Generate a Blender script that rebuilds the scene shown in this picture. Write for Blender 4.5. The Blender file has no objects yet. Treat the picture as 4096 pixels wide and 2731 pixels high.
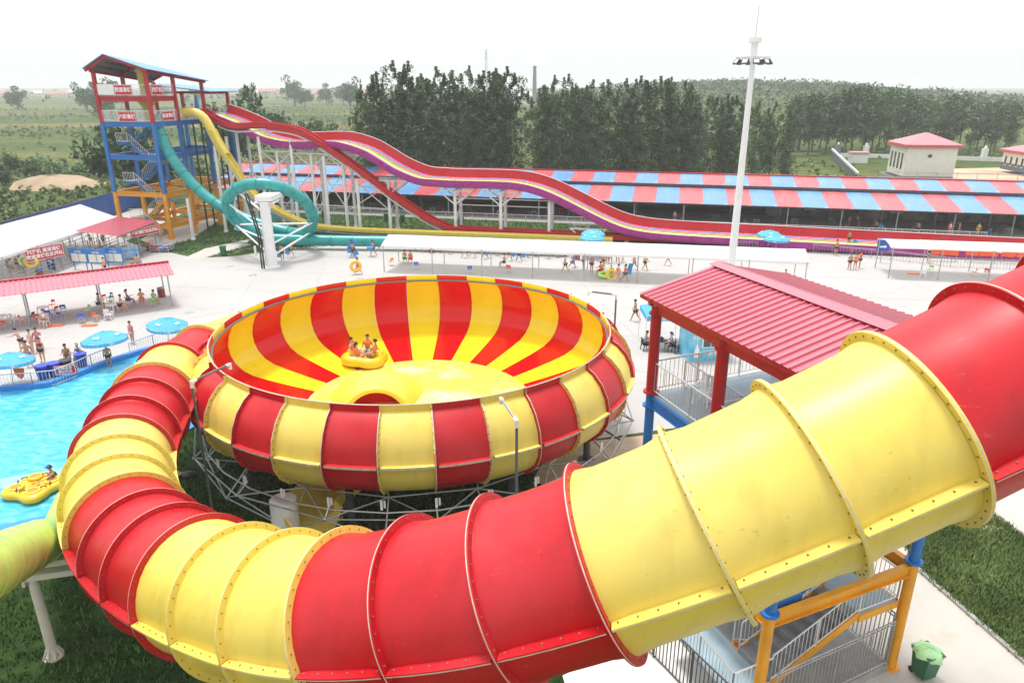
import bpy, bmesh, math, random
from mathutils import Vector, Matrix
random.seed(7)
S = bpy.context.scene
COL = S.collection
PI = math.pi
R = math.radians

# ------------------------------------------------------------------ camera, sky, sun, exposure
CAM_H = 17.5
PITCH = R(19.75)
cd = bpy.data.cameras.new('camera'); cd.lens = 25.1; cd.sensor_width = 36.0
cd.clip_start = 0.1; cd.clip_end = 6000
cam = bpy.data.objects.new('camera', cd); COL.objects.link(cam)
cam.location = (0, 0, CAM_H); cam.rotation_euler = (PI / 2 - PITCH, 0, 0)
S.camera = cam

SUN_EL, SUN_AZ = 75.0, -35.0          # degrees; azimuth from +Y (beyond the slides), positive to +X
W = bpy.data.worlds.new('World'); S.world = W; W.use_nodes = True
wn = W.node_tree.nodes; wl = W.node_tree.links; wn.clear()
wo = wn.new('ShaderNodeOutputWorld'); wb = wn.new('ShaderNodeBackground')
sky = wn.new('ShaderNodeTexSky'); sky.sky_type = 'NISHITA'; sky.sun_disc = False
sky.sun_elevation = R(SUN_EL); sky.sun_rotation = R(SUN_AZ); sky.altitude = 30
sky.air_density = 1.0; sky.dust_density = 6.0; sky.ozone_density = 1.0
hs = wn.new('ShaderNodeHueSaturation'); hs.inputs['Saturation'].default_value = 0.22
# thin even overcast: the veil of cloud whitens the whole sky alike
veil = wn.new('ShaderNodeMix'); veil.data_type = 'RGBA'; veil.inputs[0].default_value = 0.55
veil.inputs[7].default_value = (7.6, 7.75, 7.9, 1)
wl.new(sky.outputs[0], hs.inputs['Color']); wl.new(hs.outputs[0], veil.inputs[6])
wl.new(veil.outputs[2], wb.inputs['Color']); wb.inputs['Strength'].default_value = 0.135
wl.new(wb.outputs[0], wo.inputs['Surface'])

sd = bpy.data.lights.new('sun', 'SUN'); sd.energy = 1.8; sd.angle = R(11); sd.color = (1, 0.96, 0.9)
sun = bpy.data.objects.new('sun', sd); COL.objects.link(sun)
_d = Vector((math.sin(R(SUN_AZ)) * math.cos(R(SUN_EL)), math.cos(R(SUN_AZ)) * math.cos(R(SUN_EL)), math.sin(R(SUN_EL))))
sun.rotation_euler = _d.to_track_quat('Z', 'Y').to_euler(); sun.location = (0, 0, 60)

S.view_settings.view_transform = 'Standard'; S.view_settings.look = 'None'
S.view_settings.exposure = 0.66; S.view_settings.gamma = 1.0
S.view_settings.use_curve_mapping = False
S.cycles.max_bounces = 6; S.cycles.volume_bounces = 1
S.cycles.volume_step_rate = 4; S.cycles.use_denoising = True

# ------------------------------------------------------------------ helpers
SP, CP = math.sin(PITCH), math.cos(PITCH)
FPX = 2856.0
def ray(px, py):
    u = (px - 2048) / FPX; v = (1365.5 - py) / FPX
    return Vector((u, CP + v * SP, -SP + v * CP))
def G(px, py, z=0.0):                       # survey point: where a sight line meets the level z
    d = ray(px, py); t = (z - CAM_H) / d.z
    return Vector((d.x * t, d.y * t, z))
def GY(px, py, y):                          # survey point: where a sight line meets the vertical plane at y
    d = ray(px, py); t = y / d.y
    return Vector((d.x * t, y, CAM_H + d.z * t))
def GL(px, py, a, b):                       # survey point on the vertical plane through plan points a and b
    d = ray(px, py); nx, ny = -(b[1] - a[1]), (b[0] - a[0])
    t = (a[0] * nx + a[1] * ny) / (d.x * nx + d.y * ny)
    return Vector((d.x * t, d.y * t, CAM_H + d.z * t))
def V(*a): return Vector(a)

OFF = {}
def _link(o, parent):
    COL.objects.link(o)
    if parent is not None: o.parent = parent
    return o
def tag(o, label=None, cat=None, group=None, kind=None):
    if label: o['label'] = label
    if cat: o['category'] = cat
    if group: o['group'] = group
    if kind: o['kind'] = kind
    return o
def thing(name, label, cat, loc=(0, 0, 0), rz=0.0, group=None):
    o = bpy.data.objects.new(name, None); o.empty_display_size = 0.3
    COL.objects.link(o); o.location = loc; o.rotation_euler = (0, 0, rz)
    OFF[o] = Vector(loc)
    return tag(o, label, cat, group)

class MB:
    def __init__(s): s.v = []; s.f = []; s.m = []
    def add(s, vs, fs, mi=0):
        b = len(s.v); s.v += [tuple(p) for p in vs]
        s.f += [tuple(i + b for i in f) for f in fs]; s.m += [mi] * len(fs); return s
    def box(s, c, sz, rz=0.0, mi=0, M=None):
        hx, hy, hz = sz[0] / 2, sz[1] / 2, sz[2] / 2
        ps = [Vector((x, y, z)) for z in (-hz, hz) for y in (-hy, hy) for x in (-hx, hx)]
        Q = M if M is not None else Matrix.Rotation(rz, 3, 'Z')
        c = Vector(c)
        return s.add([Q @ p + c for p in ps], [(0, 2, 3, 1), (4, 5, 7, 6), (0, 1, 5, 4), (2, 6, 7, 3), (0, 4, 6, 2), (1, 3, 7, 5)], mi)
    def bar(s, p, q, w, h=None, mi=0):
        p, q = Vector(p), Vector(q); d = q - p; L = d.length
        if L < 1e-6: return s
        d /= L; up = Vector((0, 0, 1)) if abs(d.z) < 0.98 else Vector((1, 0, 0))
        x = d.cross(up).normalized(); z = x.cross(d)
        M = Matrix((x, d, z)).transposed()
        return s.box((p + q) / 2, (w, L, h or w), M=M, mi=mi)
    def tube(s, pts, r, n=8, cap=True, mi=0, closed=False):
        pts = [Vector(p) for p in pts]; k = len(pts)
        rr = r if isinstance(r, (list, tuple)) else [r] * k
        tan = []
        for i in range(k):
            a = pts[i - 1] if (i > 0 or closed) else pts[0]; b = pts[(i + 1) % k] if (i < k - 1 or closed) else pts[-1]
            tan.append((b - a).normalized())
        up = Vector((0, 0, 1)) if abs(tan[0].z) < 0.95 else Vector((1, 0, 0))
        x = tan[0].cross(up).normalized(); vs = []
        for i in range(k):
            t = tan[i]; x = (x - t * x.dot(t)).normalized(); y = x.cross(t)
            for j in range(n):
                a = 2 * PI * j / n
                vs.append(pts[i] + (x * math.cos(a) + y * math.sin(a)) * rr[i])
        fs = []
        for i in range(k if closed else k - 1):
            i2 = (i + 1) % k
            for j in range(n):
                j2 = (j + 1) % n
                fs.append((i * n + j, i * n + j2, i2 * n + j2, i2 * n + j))
        if cap and not closed:
            fs.append(tuple(range(n))); fs.append(tuple(range((k - 1) * n + n - 1, (k - 1) * n - 1, -1)))
        return s.add(vs, fs, mi)
    def rev(s, prof, n=24, c=(0, 0, 0), a0=0.0, a1=2 * PI, mi=0):
        full = abs(a1 - a0 - 2 * PI) < 1e-6; k = n if full else n + 1; m = len(prof); vs = []
        for j in range(k):
            a = a0 + (a1 - a0) * j / n
            for r, z in prof: vs.append((c[0] + r * math.cos(a), c[1] + r * math.sin(a), c[2] + z))
        fs = []
        for j in range(n):
            j2 = (j + 1) % k
            for i in range(m - 1): fs.append((j * m + i, j2 * m + i, j2 * m + i + 1, j * m + i + 1))
        return s.add(vs, fs, mi)
    def prism(s, poly, z0, z1, mi=0):
        n = len(poly); vs = [(p[0], p[1], z0) for p in poly] + [(p[0], p[1], z1) for p in poly]
        fs = [tuple(range(n - 1, -1, -1)), tuple(range(n, 2 * n))] + [(i, (i + 1) % n, n + (i + 1) % n, n + i) for i in range(n)]
        return s.add(vs, fs, mi)
    def poly(s, pts, mi=0): return s.add(pts, [tuple(range(len(pts)))], mi)
    def slab(s, pts, th, mi=0):                # a flat polygon given thickness downwards
        n = len(pts); a = [Vector(p) for p in pts]; b = [p - Vector((0, 0, th)) for p in a]
        return s.add(a + b, [tuple(range(n)), tuple(range(2 * n - 1, n - 1, -1))] + [(i, n + i, n + (i + 1) % n, (i + 1) % n) for i in range(n)], mi)
    def sph(s, c, r, n=8, m=6, sc=(1, 1, 1), mi=0):
        vs = [Vector((c[0], c[1], c[2] + r * sc[2]))]
        for i in range(1, m):
            a = PI * i / m
            for j in range(n):
                b = 2 * PI * j / n
                vs.append(Vector((c[0] + r * sc[0] * math.sin(a) * math.cos(b), c[1] + r * sc[1] * math.sin(a) * math.sin(b), c[2] + r * sc[2] * math.cos(a))))
        vs.append(Vector((c[0], c[1], c[2] - r * sc[2]))); fs = []
        for j in range(n): fs.append((0, 1 + j, 1 + (j + 1) % n))
        for i in range(m - 2):
            for j in range(n): fs.append((1 + i * n + j, 1 + (i + 1) * n + j, 1 + (i + 1) * n + (j + 1) % n, 1 + i * n + (j + 1) % n))
        e = len(vs) - 1
        for j in range(n): fs.append((e, 1 + (m - 2) * n + (j + 1) % n, 1 + (m - 2) * n + j))
        return s.add(vs, fs, mi)
    def sweep(s, frames, sec, closed=True, mi=0, cap=True):   # frames: (origin, lateral, up); sec: (u, v)
        k = len(sec); vs = []; fs = []
        for o, x, y in frames:
            for u, w in sec: vs.append(o + x * u + y * w)
        n = len(frames); kk = k if closed else k - 1
        for i in range(n - 1):
            for j in range(kk):
                j2 = (j + 1) % k
                fs.append((i * k + j, i * k + j2, (i + 1) * k + j2, (i + 1) * k + j))
        if closed and cap: fs.append(tuple(range(k - 1, -1, -1))); fs.append(tuple(range((n - 1) * k, n * k)))
        return s.add(vs, fs, mi)
    def mesh(s, name, mats, smooth=False):
        me = bpy.data.meshes.new(name); me.from_pydata(s.v, [], s.f)
        for m in (mats if isinstance(mats, (list, tuple)) else [mats]): me.materials.append(m)
        if any(s.m): me.polygons.foreach_set('material_index', s.m)
        me.validate()
        if smooth:
            me.polygons.foreach_set('use_smooth', [True] * len(me.polygons))
            if smooth != 'all':
                try: me.set_sharp_from_angle(angle=R(40))
                except Exception: pass
        me.update(); return me
    def build(s, name, mats, parent=None, smooth=False, label=None, cat=None, group=None, kind=None, at=None):
        off = OFF.get(parent) if parent is not None else None
        if at is not None: off = Vector(at)
        if off is not None and (off.x or off.y or off.z):
            ox, oy, oz = off; s.v = [(a - ox, b - oy, c - oz) for a, b, c in s.v]
        o = bpy.data.objects.new(name, s.mesh(name, mats, smooth)); _link(o, parent)
        if parent is not None: OFF[o] = OFF.get(parent, Vector())
        if at is not None: o.location = at; OFF[o] = Vector(at)
        return tag(o, label, cat, group, kind)

def put(name, mesh, parent=None, loc=(0, 0, 0), rz=0.0, sc=1.0, rot=None, color=None):
    o = bpy.data.objects.new(name, mesh); _link(o, parent)
    o.location = loc; o.rotation_euler = rot if rot else (0, 0, rz)
    o.scale = (sc, sc, sc) if isinstance(sc, (int, float)) else sc
    if color: o.color = color
    return o
def copy_tree(o, parent=None):
    c = o.copy(); _link(c, parent)
    for ch in o.children:
        copy_tree(ch, c)
    return c

# ------------------------------------------------------------------ materials
def mat(name, col, rough=0.6, var=0.0, scale=4.0, bump=0.0, bscale=20.0, metal=0.0, spec=0.5, coat=0.0, col2=None, detail=6, stretch=None, dirt_or_sheen=None, coords='Object'):
    m = bpy.data.materials.new(name); m.use_nodes = True
    nt = m.node_tree; b = nt.nodes['Principled BSDF']; L = nt.links
    b.inputs['Base Color'].default_value = (*col, 1); b.inputs['Roughness'].default_value = rough
    b.inputs['Metallic'].default_value = metal; b.inputs['Specular IOR Level'].default_value = spec
    if coat: b.inputs['Coat Weight'].default_value = coat; b.inputs['Coat Roughness'].default_value = 0.12
    if var or bump or col2 or dirt_or_sheen:
        tc = nt.nodes.new('ShaderNodeTexCoord'); src = tc.outputs[coords]
        if stretch:
            mp = nt.nodes.new('ShaderNodeMapping'); mp.inputs['Scale'].default_value = stretch
            L.new(src, mp.inputs['Vector']); src = mp.outputs[0]
    if var or col2:
        n = nt.nodes.new('ShaderNodeTexNoise'); n.inputs['Scale'].default_value = scale; n.inputs['Detail'].default_value = detail
        L.new(src, n.inputs['Vector'])
        r = nt.nodes.new('ShaderNodeValToRGB'); r.color_ramp.elements[0].position = 0.32; r.color_ramp.elements[1].position = 0.68
        c2 = col2 or tuple(min(1, c * (1 + var)) for c in col); c1 = col if col2 else tuple(c * (1 - var) for c in col)
        r.color_ramp.elements[0].color = (*c1, 1); r.color_ramp.elements[1].color = (*c2, 1)
        L.new(n.outputs['Fac'], r.inputs[0]); outc = r.outputs[0]
        if dirt_or_sheen:                                  # (colour, scale, threshold, amount)
            n2 = nt.nodes.new('ShaderNodeTexNoise'); n2.inputs['Scale'].default_value = dirt_or_sheen[1]; n2.inputs['Detail'].default_value = 8
            n2.inputs['Roughness'].default_value = 0.68
            L.new(src, n2.inputs['Vector'])
            r2 = nt.nodes.new('ShaderNodeValToRGB'); r2.color_ramp.elements[0].position = dirt_or_sheen[2]; r2.color_ramp.elements[1].position = min(1, dirt_or_sheen[2] + 0.12)
            r2.color_ramp.elements[1].color = (dirt_or_sheen[3],) * 3 + (1,)
            L.new(n2.outputs['Fac'], r2.inputs[0])
            mx = nt.nodes.new('ShaderNodeMix'); mx.data_type = 'RGBA'
            L.new(r2.outputs[0], mx.inputs[0]); L.new(outc, mx.inputs[6]); mx.inputs[7].default_value = (*dirt_or_sheen[0], 1); outc = mx.outputs[2]
        L.new(outc, b.inputs['Base Color'])
        rr = nt.nodes.new('ShaderNodeMapRange'); rr.inputs['To Min'].default_value = max(0.02, rough - 0.08); rr.inputs['To Max'].default_value = min(1, rough + 0.1)
        L.new(n.outputs['Fac'], rr.inputs[0]); L.new(rr.outputs[0], b.inputs['Roughness'])
    if bump:
        nb = nt.nodes.new('ShaderNodeTexNoise'); nb.inputs['Scale'].default_value = bscale; nb.inputs['Detail'].default_value = 5
        L.new(src, nb.inputs['Vector'])
        bp = nt.nodes.new('ShaderNodeBump'); bp.inputs['Strength'].default_value = bump; bp.inputs['Distance'].default_value = 0.05
        L.new(nb.outputs['Fac'], bp.inputs['Height']); L.new(bp.outputs[0], b.inputs['Normal'])
    return m

M = {}
CHALK = (0.86, 0.62, 0.58)
def fibreglass(name, col, chalk, grime, rough, spec):
    """weathered gelcoat: broad chalky fading, rain streaks, small scuffs and pale scratches"""
    m = bpy.data.materials.new(name); m.use_nodes = True; nt = m.node_tree; L = nt.links; b = nt.nodes['Principled BSDF']
    b.inputs['Specular IOR Level'].default_value = spec
    tc = nt.nodes.new('ShaderNodeTexCoord'); col_s = None
    def layer(scale, st, lo, hi, amt, c, detail=6, rgh=.55):
        nonlocal col_s
        mp = nt.nodes.new('ShaderNodeMapping'); mp.inputs['Scale'].default_value = st; L.new(tc.outputs['Object'], mp.inputs['Vector'])
        n = nt.nodes.new('ShaderNodeTexNoise'); n.inputs['Scale'].default_value = scale; n.inputs['Detail'].default_value = detail; n.inputs['Roughness'].default_value = rgh
        L.new(mp.outputs[0], n.inputs['Vector'])
        r = nt.nodes.new('ShaderNodeMapRange'); r.inputs['From Min'].default_value = lo; r.inputs['From Max'].default_value = hi; r.inputs['To Max'].default_value = amt
        L.new(n.outputs['Fac'], r.inputs[0])
        mx = nt.nodes.new('ShaderNodeMix'); mx.data_type = 'RGBA'; L.new(r.outputs[0], mx.inputs[0])
        if col_s is None: mx.inputs[6].default_value = (*col, 1)
        else: L.new(col_s, mx.inputs[6])
        mx.inputs[7].default_value = (*c, 1); col_s = mx.outputs[2]; return n
    n0 = layer(.30, (1, 1, 1), .42, .75, .26, chalk, 4)
    layer(1.0, (2.2, 2.2, .35), .50, .74, .36, grime, 7)
    layer(9.0, (1, 1, 1), .63, .68, .55, grime, 5, .7)
    layer(5.0, (.5, 3.5, 2.0), .64, .68, .6, chalk, 5, .75)
    L.new(col_s, b.inputs['Base Color'])
    rr = nt.nodes.new('ShaderNodeMapRange'); rr.inputs['To Min'].default_value = rough - .1; rr.inputs['To Max'].default_value = rough + .16; L.new(n0.outputs['Fac'], rr.inputs[0]); L.new(rr.outputs[0], b.inputs['Roughness'])
    return m
M['red'] = fibreglass('red fibreglass', (0.50, 0.003, 0.009), (0.62, 0.10, 0.12), (0.26, 0.008, 0.012), 0.38, 0.42)
M['yellow'] = fibreglass('yellow fibreglass', (0.76, 0.585, 0.10), (0.80, 0.71, 0.34), (0.50, 0.35, 0.07), 0.40, 0.5)
M['red_in'] = mat('red polished gelcoat', (0.68, 0.003, 0.006), 0.14, 0.05, 0.5, spec=0.3)
M['yellow_in'] = mat('yellow polished gelcoat', (0.86, 0.73, 0.022), 0.14, 0.05, 0.5, spec=0.3)
M['edge'] = mat('raw laminate edge', (0.58, 0.49, 0.40), 0.7, 0.15, 6)
M['bolt'] = mat('rusty bolt', (0.26, 0.15, 0.08), 0.6)
M['white'] = mat('white paint', (0.80, 0.80, 0.79), 0.4, 0.04, 1.5)
M['galv'] = mat('galvanised steel', (0.42, 0.43, 0.44), 0.38, 0.12, 3, metal=0.75)
M['rail'] = mat('stainless rail', (0.70, 0.70, 0.70), 0.3, metal=0.6)
M['blue'] = mat('blue paint', (0.02, 0.16, 0.46), 0.38, 0.10, 1.5)
M['redp'] = mat('red paint', (0.42, 0.012, 0.02), 0.36, 0.10, 1.5)
M['ochre'] = mat('ochre paint', (0.74, 0.32, 0.012), 0.40, 0.10, 1.5)
M['black'] = mat('black steel', (0.02, 0.02, 0.022), 0.5)
M['greyp'] = mat('grey plastic pipe', (0.13, 0.13, 0.14), 0.45, 0.1, 4)
M['teal'] = mat('teal fibreglass', (0.012, 0.30, 0.29), 0.28, 0.12, 1.0, spec=0.6)
M['tarp'] = mat('white tent cloth', (0.84, 0.84, 0.83), 0.55, 0.03, 0.8, bump=0.15, bscale=1.2)
M['roofred'] = mat('red roof sheet', (0.56, 0.115, 0.165), 0.30, 0.09, 0.5, spec=0.7, coat=0.6, dirt_or_sheen=((0.45, 0.20, 0.22), 0.9, 0.60, 0.4))
M['roofrib'] = mat('red roof rib', (0.50, 0.045, 0.09), 0.32, 0.05, 0.6, spec=0.7)
M['sred'] = mat('faded glare red roof sheet', (0.58, 0.11, 0.125), 0.34, 0.18, 0.12, spec=0.7, coat=0.3, dirt_or_sheen=((0.62, 0.40, 0.38), 0.5, 0.56, 0.5))  # pale from fading and from sky glare mixed into the red
M['sblue'] = mat('faded glare blue roof sheet', (0.14, 0.33, 0.60), 0.34, 0.18, 0.12, spec=0.7, coat=0.3, dirt_or_sheen=((0.44, 0.52, 0.60), 0.5, 0.56, 0.5))  # blue lightened too: fading plus sky glare held in the colour
M['deckgrey'] = mat('blue grey deck plate', (0.30, 0.41, 0.47), 0.45, 0.12, 1.2)
M['dark'] = mat('dark steel', (0.06, 0.06, 0.065), 0.5, 0.2, 3)
M['grey'] = mat('grey concrete', (0.33, 0.32, 0.30), 0.8, 0.12, 2)
M['step'] = mat('grey stair plate', (0.24, 0.25, 0.26), 0.6, 0.15, 3)
M['cream'] = mat('cream render', (0.74, 0.72, 0.62), 0.8, 0.05, 1)
M['blueplastic'] = mat('blue plastic', (0.02, 0.06, 0.36), 0.4)
M['green_bin'] = mat('green bin plastic', (0.02, 0.13, 0.06), 0.42, 0.1, 3)
M['lime'] = mat('lime fibreglass', (0.44, 0.64, 0.14), 0.4, 0.12, 1.2, spec=0.5)
M['beige'] = mat('beige painted steel', (0.60, 0.56, 0.46), 0.5, 0.08, 2)
M['umb'] = mat('sky blue canvas', (0.10, 0.48, 0.74), 0.65, 0.06, 2)
M['signred'] = mat('red sign board', (0.52, 0.015, 0.03), 0.5)
M['letter'] = mat('white lettering', (0.85, 0.84, 0.84), 0.5)
M['glass'] = mat('window glass', (0.05, 0.06, 0.07), 0.08, spec=0.8)
M['orange'] = mat('orange fabric', (0.85, 0.12, 0.02), 0.6, 0.08, 6)
M['sand'] = mat('sandy soil', (0.42, 0.32, 0.22), 0.95, col2=(0.52, 0.43, 0.32), scale=1.2, bump=0.6, bscale=6)
def translucent(m, amt, c):
    nt = m.node_tree; b = nt.nodes['Principled BSDF']; out = nt.nodes['Material Output']; t = nt.nodes.new('ShaderNodeBsdfTranslucent'); t.inputs['Color'].default_value = (*c, 1)
    mx = nt.nodes.new('ShaderNodeMixShader'); mx.inputs[0].default_value = amt; nt.links.new(b.outputs[0], mx.inputs[1]); nt.links.new(t.outputs[0], mx.inputs[2]); nt.links.new(mx.outputs[0], out.inputs['Surface'])
translucent(M['tarp'], 0.45, (0.85, 0.83, 0.80)); translucent(M['umb'], 0.3, (0.12, 0.5, 0.75))
# object-coloured paint: one material, each object brings its own colour
def objcol(name, rough):
    m = bpy.data.materials.new(name); m.use_nodes = True; b = m.node_tree.nodes['Principled BSDF']
    oi = m.node_tree.nodes.new('ShaderNodeObjectInfo'); m.node_tree.links.new(oi.outputs['Color'], b.inputs['Base Color'])
    b.inputs['Roughness'].default_value = rough; return m
M['cloth'] = objcol('coloured cloth', 0.7)
M['plast'] = objcol('coloured plastic', 0.38)
M['skin'] = objcol('skin', 0.55)

def text_mesh(txt, size, m, depth=0.01):
    cu = bpy.data.curves.new('lettering', 'FONT'); cu.body = txt; cu.size = size; cu.align_x = 'CENTER'; cu.align_y = 'CENTER'
    cu.extrude = depth; cu.offset = size * 0.022; cu.resolution_u = 2
    o = bpy.data.objects.new('lettering', cu); COL.objects.link(o)
    dg = bpy.context.evaluated_depsgraph_get()
    me = bpy.data.meshes.new_from_object(o.evaluated_get(dg)); bpy.data.objects.remove(o)
    me.materials.clear(); me.materials.append(m); return me
def ordn(i):
    return ['first', 'second', 'third', 'fourth', 'fifth', 'sixth', 'seventh', 'eighth', 'ninth', 'tenth', 'eleventh', 'twelfth', 'thirteenth', 'fourteenth', 'fifteenth', 'sixteenth', 'seventeenth', 'eighteenth', 'nineteenth', 'twentieth', 'twenty-first', 'twenty-second', 'twenty-third', 'twenty-fourth', 'twenty-fifth', 'twenty-sixth', 'twenty-seventh', 'twenty-eighth', 'twenty-ninth', 'thirtieth', 'thirty-first', 'thirty-second', 'thirty-third', 'thirty-fourth', 'thirty-fifth', 'thirty-sixth', 'thirty-seventh', 'thirty-eighth', 'thirty-ninth', 'fortieth'][i]
def spline(pts, n):                         # Catmull-Rom, resampled to even arc length; n points
    P = [Vector(p) for p in pts]; P = [P[0] * 2 - P[1]] + P + [P[-1] * 2 - P[-2]]; o = []
    for i in range(1, len(P) - 2):
        for k in range(24):
            t = k / 24; a, b, c, d = P[i - 1], P[i], P[i + 1], P[i + 2]
            o.append(0.5 * ((2 * b) + (c - a) * t + (2 * a - 5 * b + 4 * c - d) * t * t + (3 * b - a - 3 * c + d) * t ** 3))
    o.append(P[-2]); cum = [0.0]
    for i in range(1, len(o)): cum.append(cum[-1] + (o[i] - o[i - 1]).length)
    out = []; j = 0
    for i in range(n):
        s = cum[-1] * i / (n - 1)
        while j < len(cum) - 2 and cum[j + 1] < s: j += 1
        u = (s - cum[j]) / max(1e-9, cum[j + 1] - cum[j]); out.append(o[j].lerp(o[j + 1], min(1, max(0, u))))
    return out, cum[-1]
def frames_of(pts):                         # level lateral frames along a path
    out = []
    for i, p in enumerate(pts):
        t = (pts[min(i + 1, len(pts) - 1)] - pts[max(i - 1, 0)]).normalized()
        x = t.cross(Vector((0, 0, 1))).normalized(); out.append((p, x, x.cross(t)))
    return out
# ------------------------------------------------------------------ ground, lawns, paving, pool
def ground_mat():
    m = bpy.data.materials.new('field ground'); m.use_nodes = True; nt = m.node_tree; L = nt.links; b = nt.nodes['Principled BSDF']
    b.inputs['Roughness'].default_value = 0.95; b.inputs['Specular IOR Level'].default_value = 0.1
    tc = nt.nodes.new('ShaderNodeTexCoord'); mp = nt.nodes.new('ShaderNodeMapping'); mp.inputs['Scale'].default_value = (0.0035, 0.02, 1)
    L.new(tc.outputs['Object'], mp.inputs['Vector'])
    n1 = nt.nodes.new('ShaderNodeTexNoise'); n1.inputs['Scale'].default_value = 1; n1.inputs['Detail'].default_value = 3; L.new(mp.outputs[0], n1.inputs['Vector'])
    r1 = nt.nodes.new('ShaderNodeValToRGB'); e = r1.color_ramp.elements
    e[0].position = 0.36; e[0].color = (0.055, 0.095, 0.028, 1); e[1].position = 0.64; e[1].color = (0.20, 0.18, 0.07, 1)
    x = e.new(0.48); x.color = (0.075, 0.115, 0.035, 1); x = e.new(0.55); x.color = (0.12, 0.14, 0.05, 1)
    L.new(n1.outputs['Fac'], r1.inputs[0])
    n2 = nt.nodes.new('ShaderNodeTexNoise'); n2.inputs['Scale'].default_value = 0.35; n2.inputs['Detail'].default_value = 9; L.new(tc.outputs['Object'], n2.inputs['Vector'])
    mx = nt.nodes.new('ShaderNodeMix'); mx.data_type = 'RGBA'; mx.blend_type = 'MULTIPLY'; mx.inputs[0].default_value = 0.85
    r2 = nt.nodes.new('ShaderNodeValToRGB'); r2.color_ramp.elements[0].color = (0.35, 0.38, 0.3, 1); r2.color_ramp.elements[1].color = (1.3, 1.25, 1.1, 1)
    r2.color_ramp.elements[0].position = 0.3; r2.color_ramp.elements[1].position = 0.7
    L.new(n2.outputs['Fac'], r2.inputs[0]); L.new(r1.outputs[0], mx.inputs[6]); L.new(r2.outputs[0], mx.inputs[7]); L.new(mx.outputs[2], b.inputs['Base Color'])
    return m
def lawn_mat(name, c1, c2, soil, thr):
    return mat(name, c1, 0.95, col2=c2, scale=1.6, bump=0.9, bscale=14, spec=0.1, dirt_or_sheen=(soil, 0.22, thr, 0.9), detail=10)
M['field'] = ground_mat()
M['lawn'] = lawn_mat('shade-tinted lawn', (0.014, 0.032, 0.009), (0.036, 0.068, 0.018), (0.13, 0.085, 0.06), 0.55)  # heavy shade over this lawn is put into its dark greens
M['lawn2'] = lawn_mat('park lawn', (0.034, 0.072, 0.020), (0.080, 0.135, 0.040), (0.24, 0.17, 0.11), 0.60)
M['plaza'] = mat('pale concrete paving', (0.415, 0.403, 0.392), 0.75, 0.05, 0.12, bump=0.08, bscale=9, spec=0.3, dirt_or_sheen=((0.30, 0.285, 0.27), 0.30, 0.58, 0.55), stretch=(1, 1.6, 1))
M['path'] = mat('concrete path', (0.47, 0.44, 0.40), 0.8, 0.08, 0.5, bump=0.15, bscale=10, spec=0.25, dirt_or_sheen=((0.40, 0.33, 0.26), 0.5, 0.58, 0.6))
def water_mat():
    m = bpy.data.materials.new('pool water'); m.use_nodes = True; nt = m.node_tree; L = nt.links; b = nt.nodes['Principled BSDF']
    b.inputs['Roughness'].default_value = 0.06; b.inputs['IOR'].default_value = 1.33
    tc = nt.nodes.new('ShaderNodeTexCoord'); mp = nt.nodes.new('ShaderNodeMapping'); mp.inputs['Scale'].default_value = (1, 1.8, 1); L.new(tc.outputs['Object'], mp.inputs['Vector'])
    n = nt.nodes.new('ShaderNodeTexNoise'); n.inputs['Scale'].default_value = 1.5; n.inputs['Detail'].default_value = 10; n.inputs['Distortion'].default_value = 0.5; L.new(mp.outputs[0], n.inputs['Vector'])
    r = nt.nodes.new('ShaderNodeValToRGB'); e = r.color_ramp.elements; e[0].position = 0.35; e[0].color = (0.04, 0.36, 0.58, 1); e[1].position = 0.76; e[1].color = (0.24, 0.58, 0.70, 1)
    x = e.new(0.53); x.color = (0.07, 0.44, 0.62, 1)
    L.new(n.outputs['Fac'], r.inputs[0]); L.new(r.outputs[0], b.inputs['Base Color'])
    bp = nt.nodes.new('ShaderNodeBump'); bp.inputs['Strength'].default_value = 0.3; bp.inputs['Distance'].default_value = 0.10
    n2 = nt.nodes.new('ShaderNodeTexNoise'); n2.inputs['Scale'].default_value = 2.2; n2.inputs['Detail'].default_value = 4; n2.inputs['Distortion'].default_value = 1.2; L.new(mp.outputs[0], n2.inputs['Vector'])
    L.new(n2.outputs['Fac'], bp.inputs['Height']); L.new(bp.outputs[0], b.inputs['Normal']); return m
M['water'] = water_mat()
M['poolblue'] = mat('blue pool paint', (0.03, 0.22, 0.60), 0.45, 0.12, 1)

def sheet(name, pts, z, m, **k):
    b = MB(); b.poly([(p[0], p[1], z) for p in pts]); return b.build(name, m, kind='structure', **k)
# terrain: a grid that reaches the horizon, with a low wooded ridge far behind on the +X side
def terrain():
    b = MB(); xs = [-3000, -1500, -900, -600, -400, -300, -200, -120, -60, 0, 60, 120, 200, 300, 400, 600, 900, 1500, 3000]
    ys = [-60, 0, 60, 120, 180, 240, 300, 360, 430, 500, 600, 700, 850, 1000, 1300, 1800, 2600, 4200]
    def h(x, y):
        z = 0.0
        if y > 330: z += 15.5 * math.exp(-((x - 190) / 150) ** 2) * (1 - math.exp(-((y - 330) / 130) ** 2)) * math.exp(-max(0, y - 700) / 400)
        return z - 0.02
    for y in ys:
        for x in xs: b.v.append((x, y, h(x, y)))
    n = len(xs)
    for j in range(len(ys) - 1):
        for i in range(n - 1): b.f.append((j * n + i, j * n + i + 1, (j + 1) * n + i + 1, (j + 1) * n + i)); b.m.append(0)
    b.build('ground', M['field'], kind='structure', smooth='all')
    return h
TH = terrain()

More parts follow.
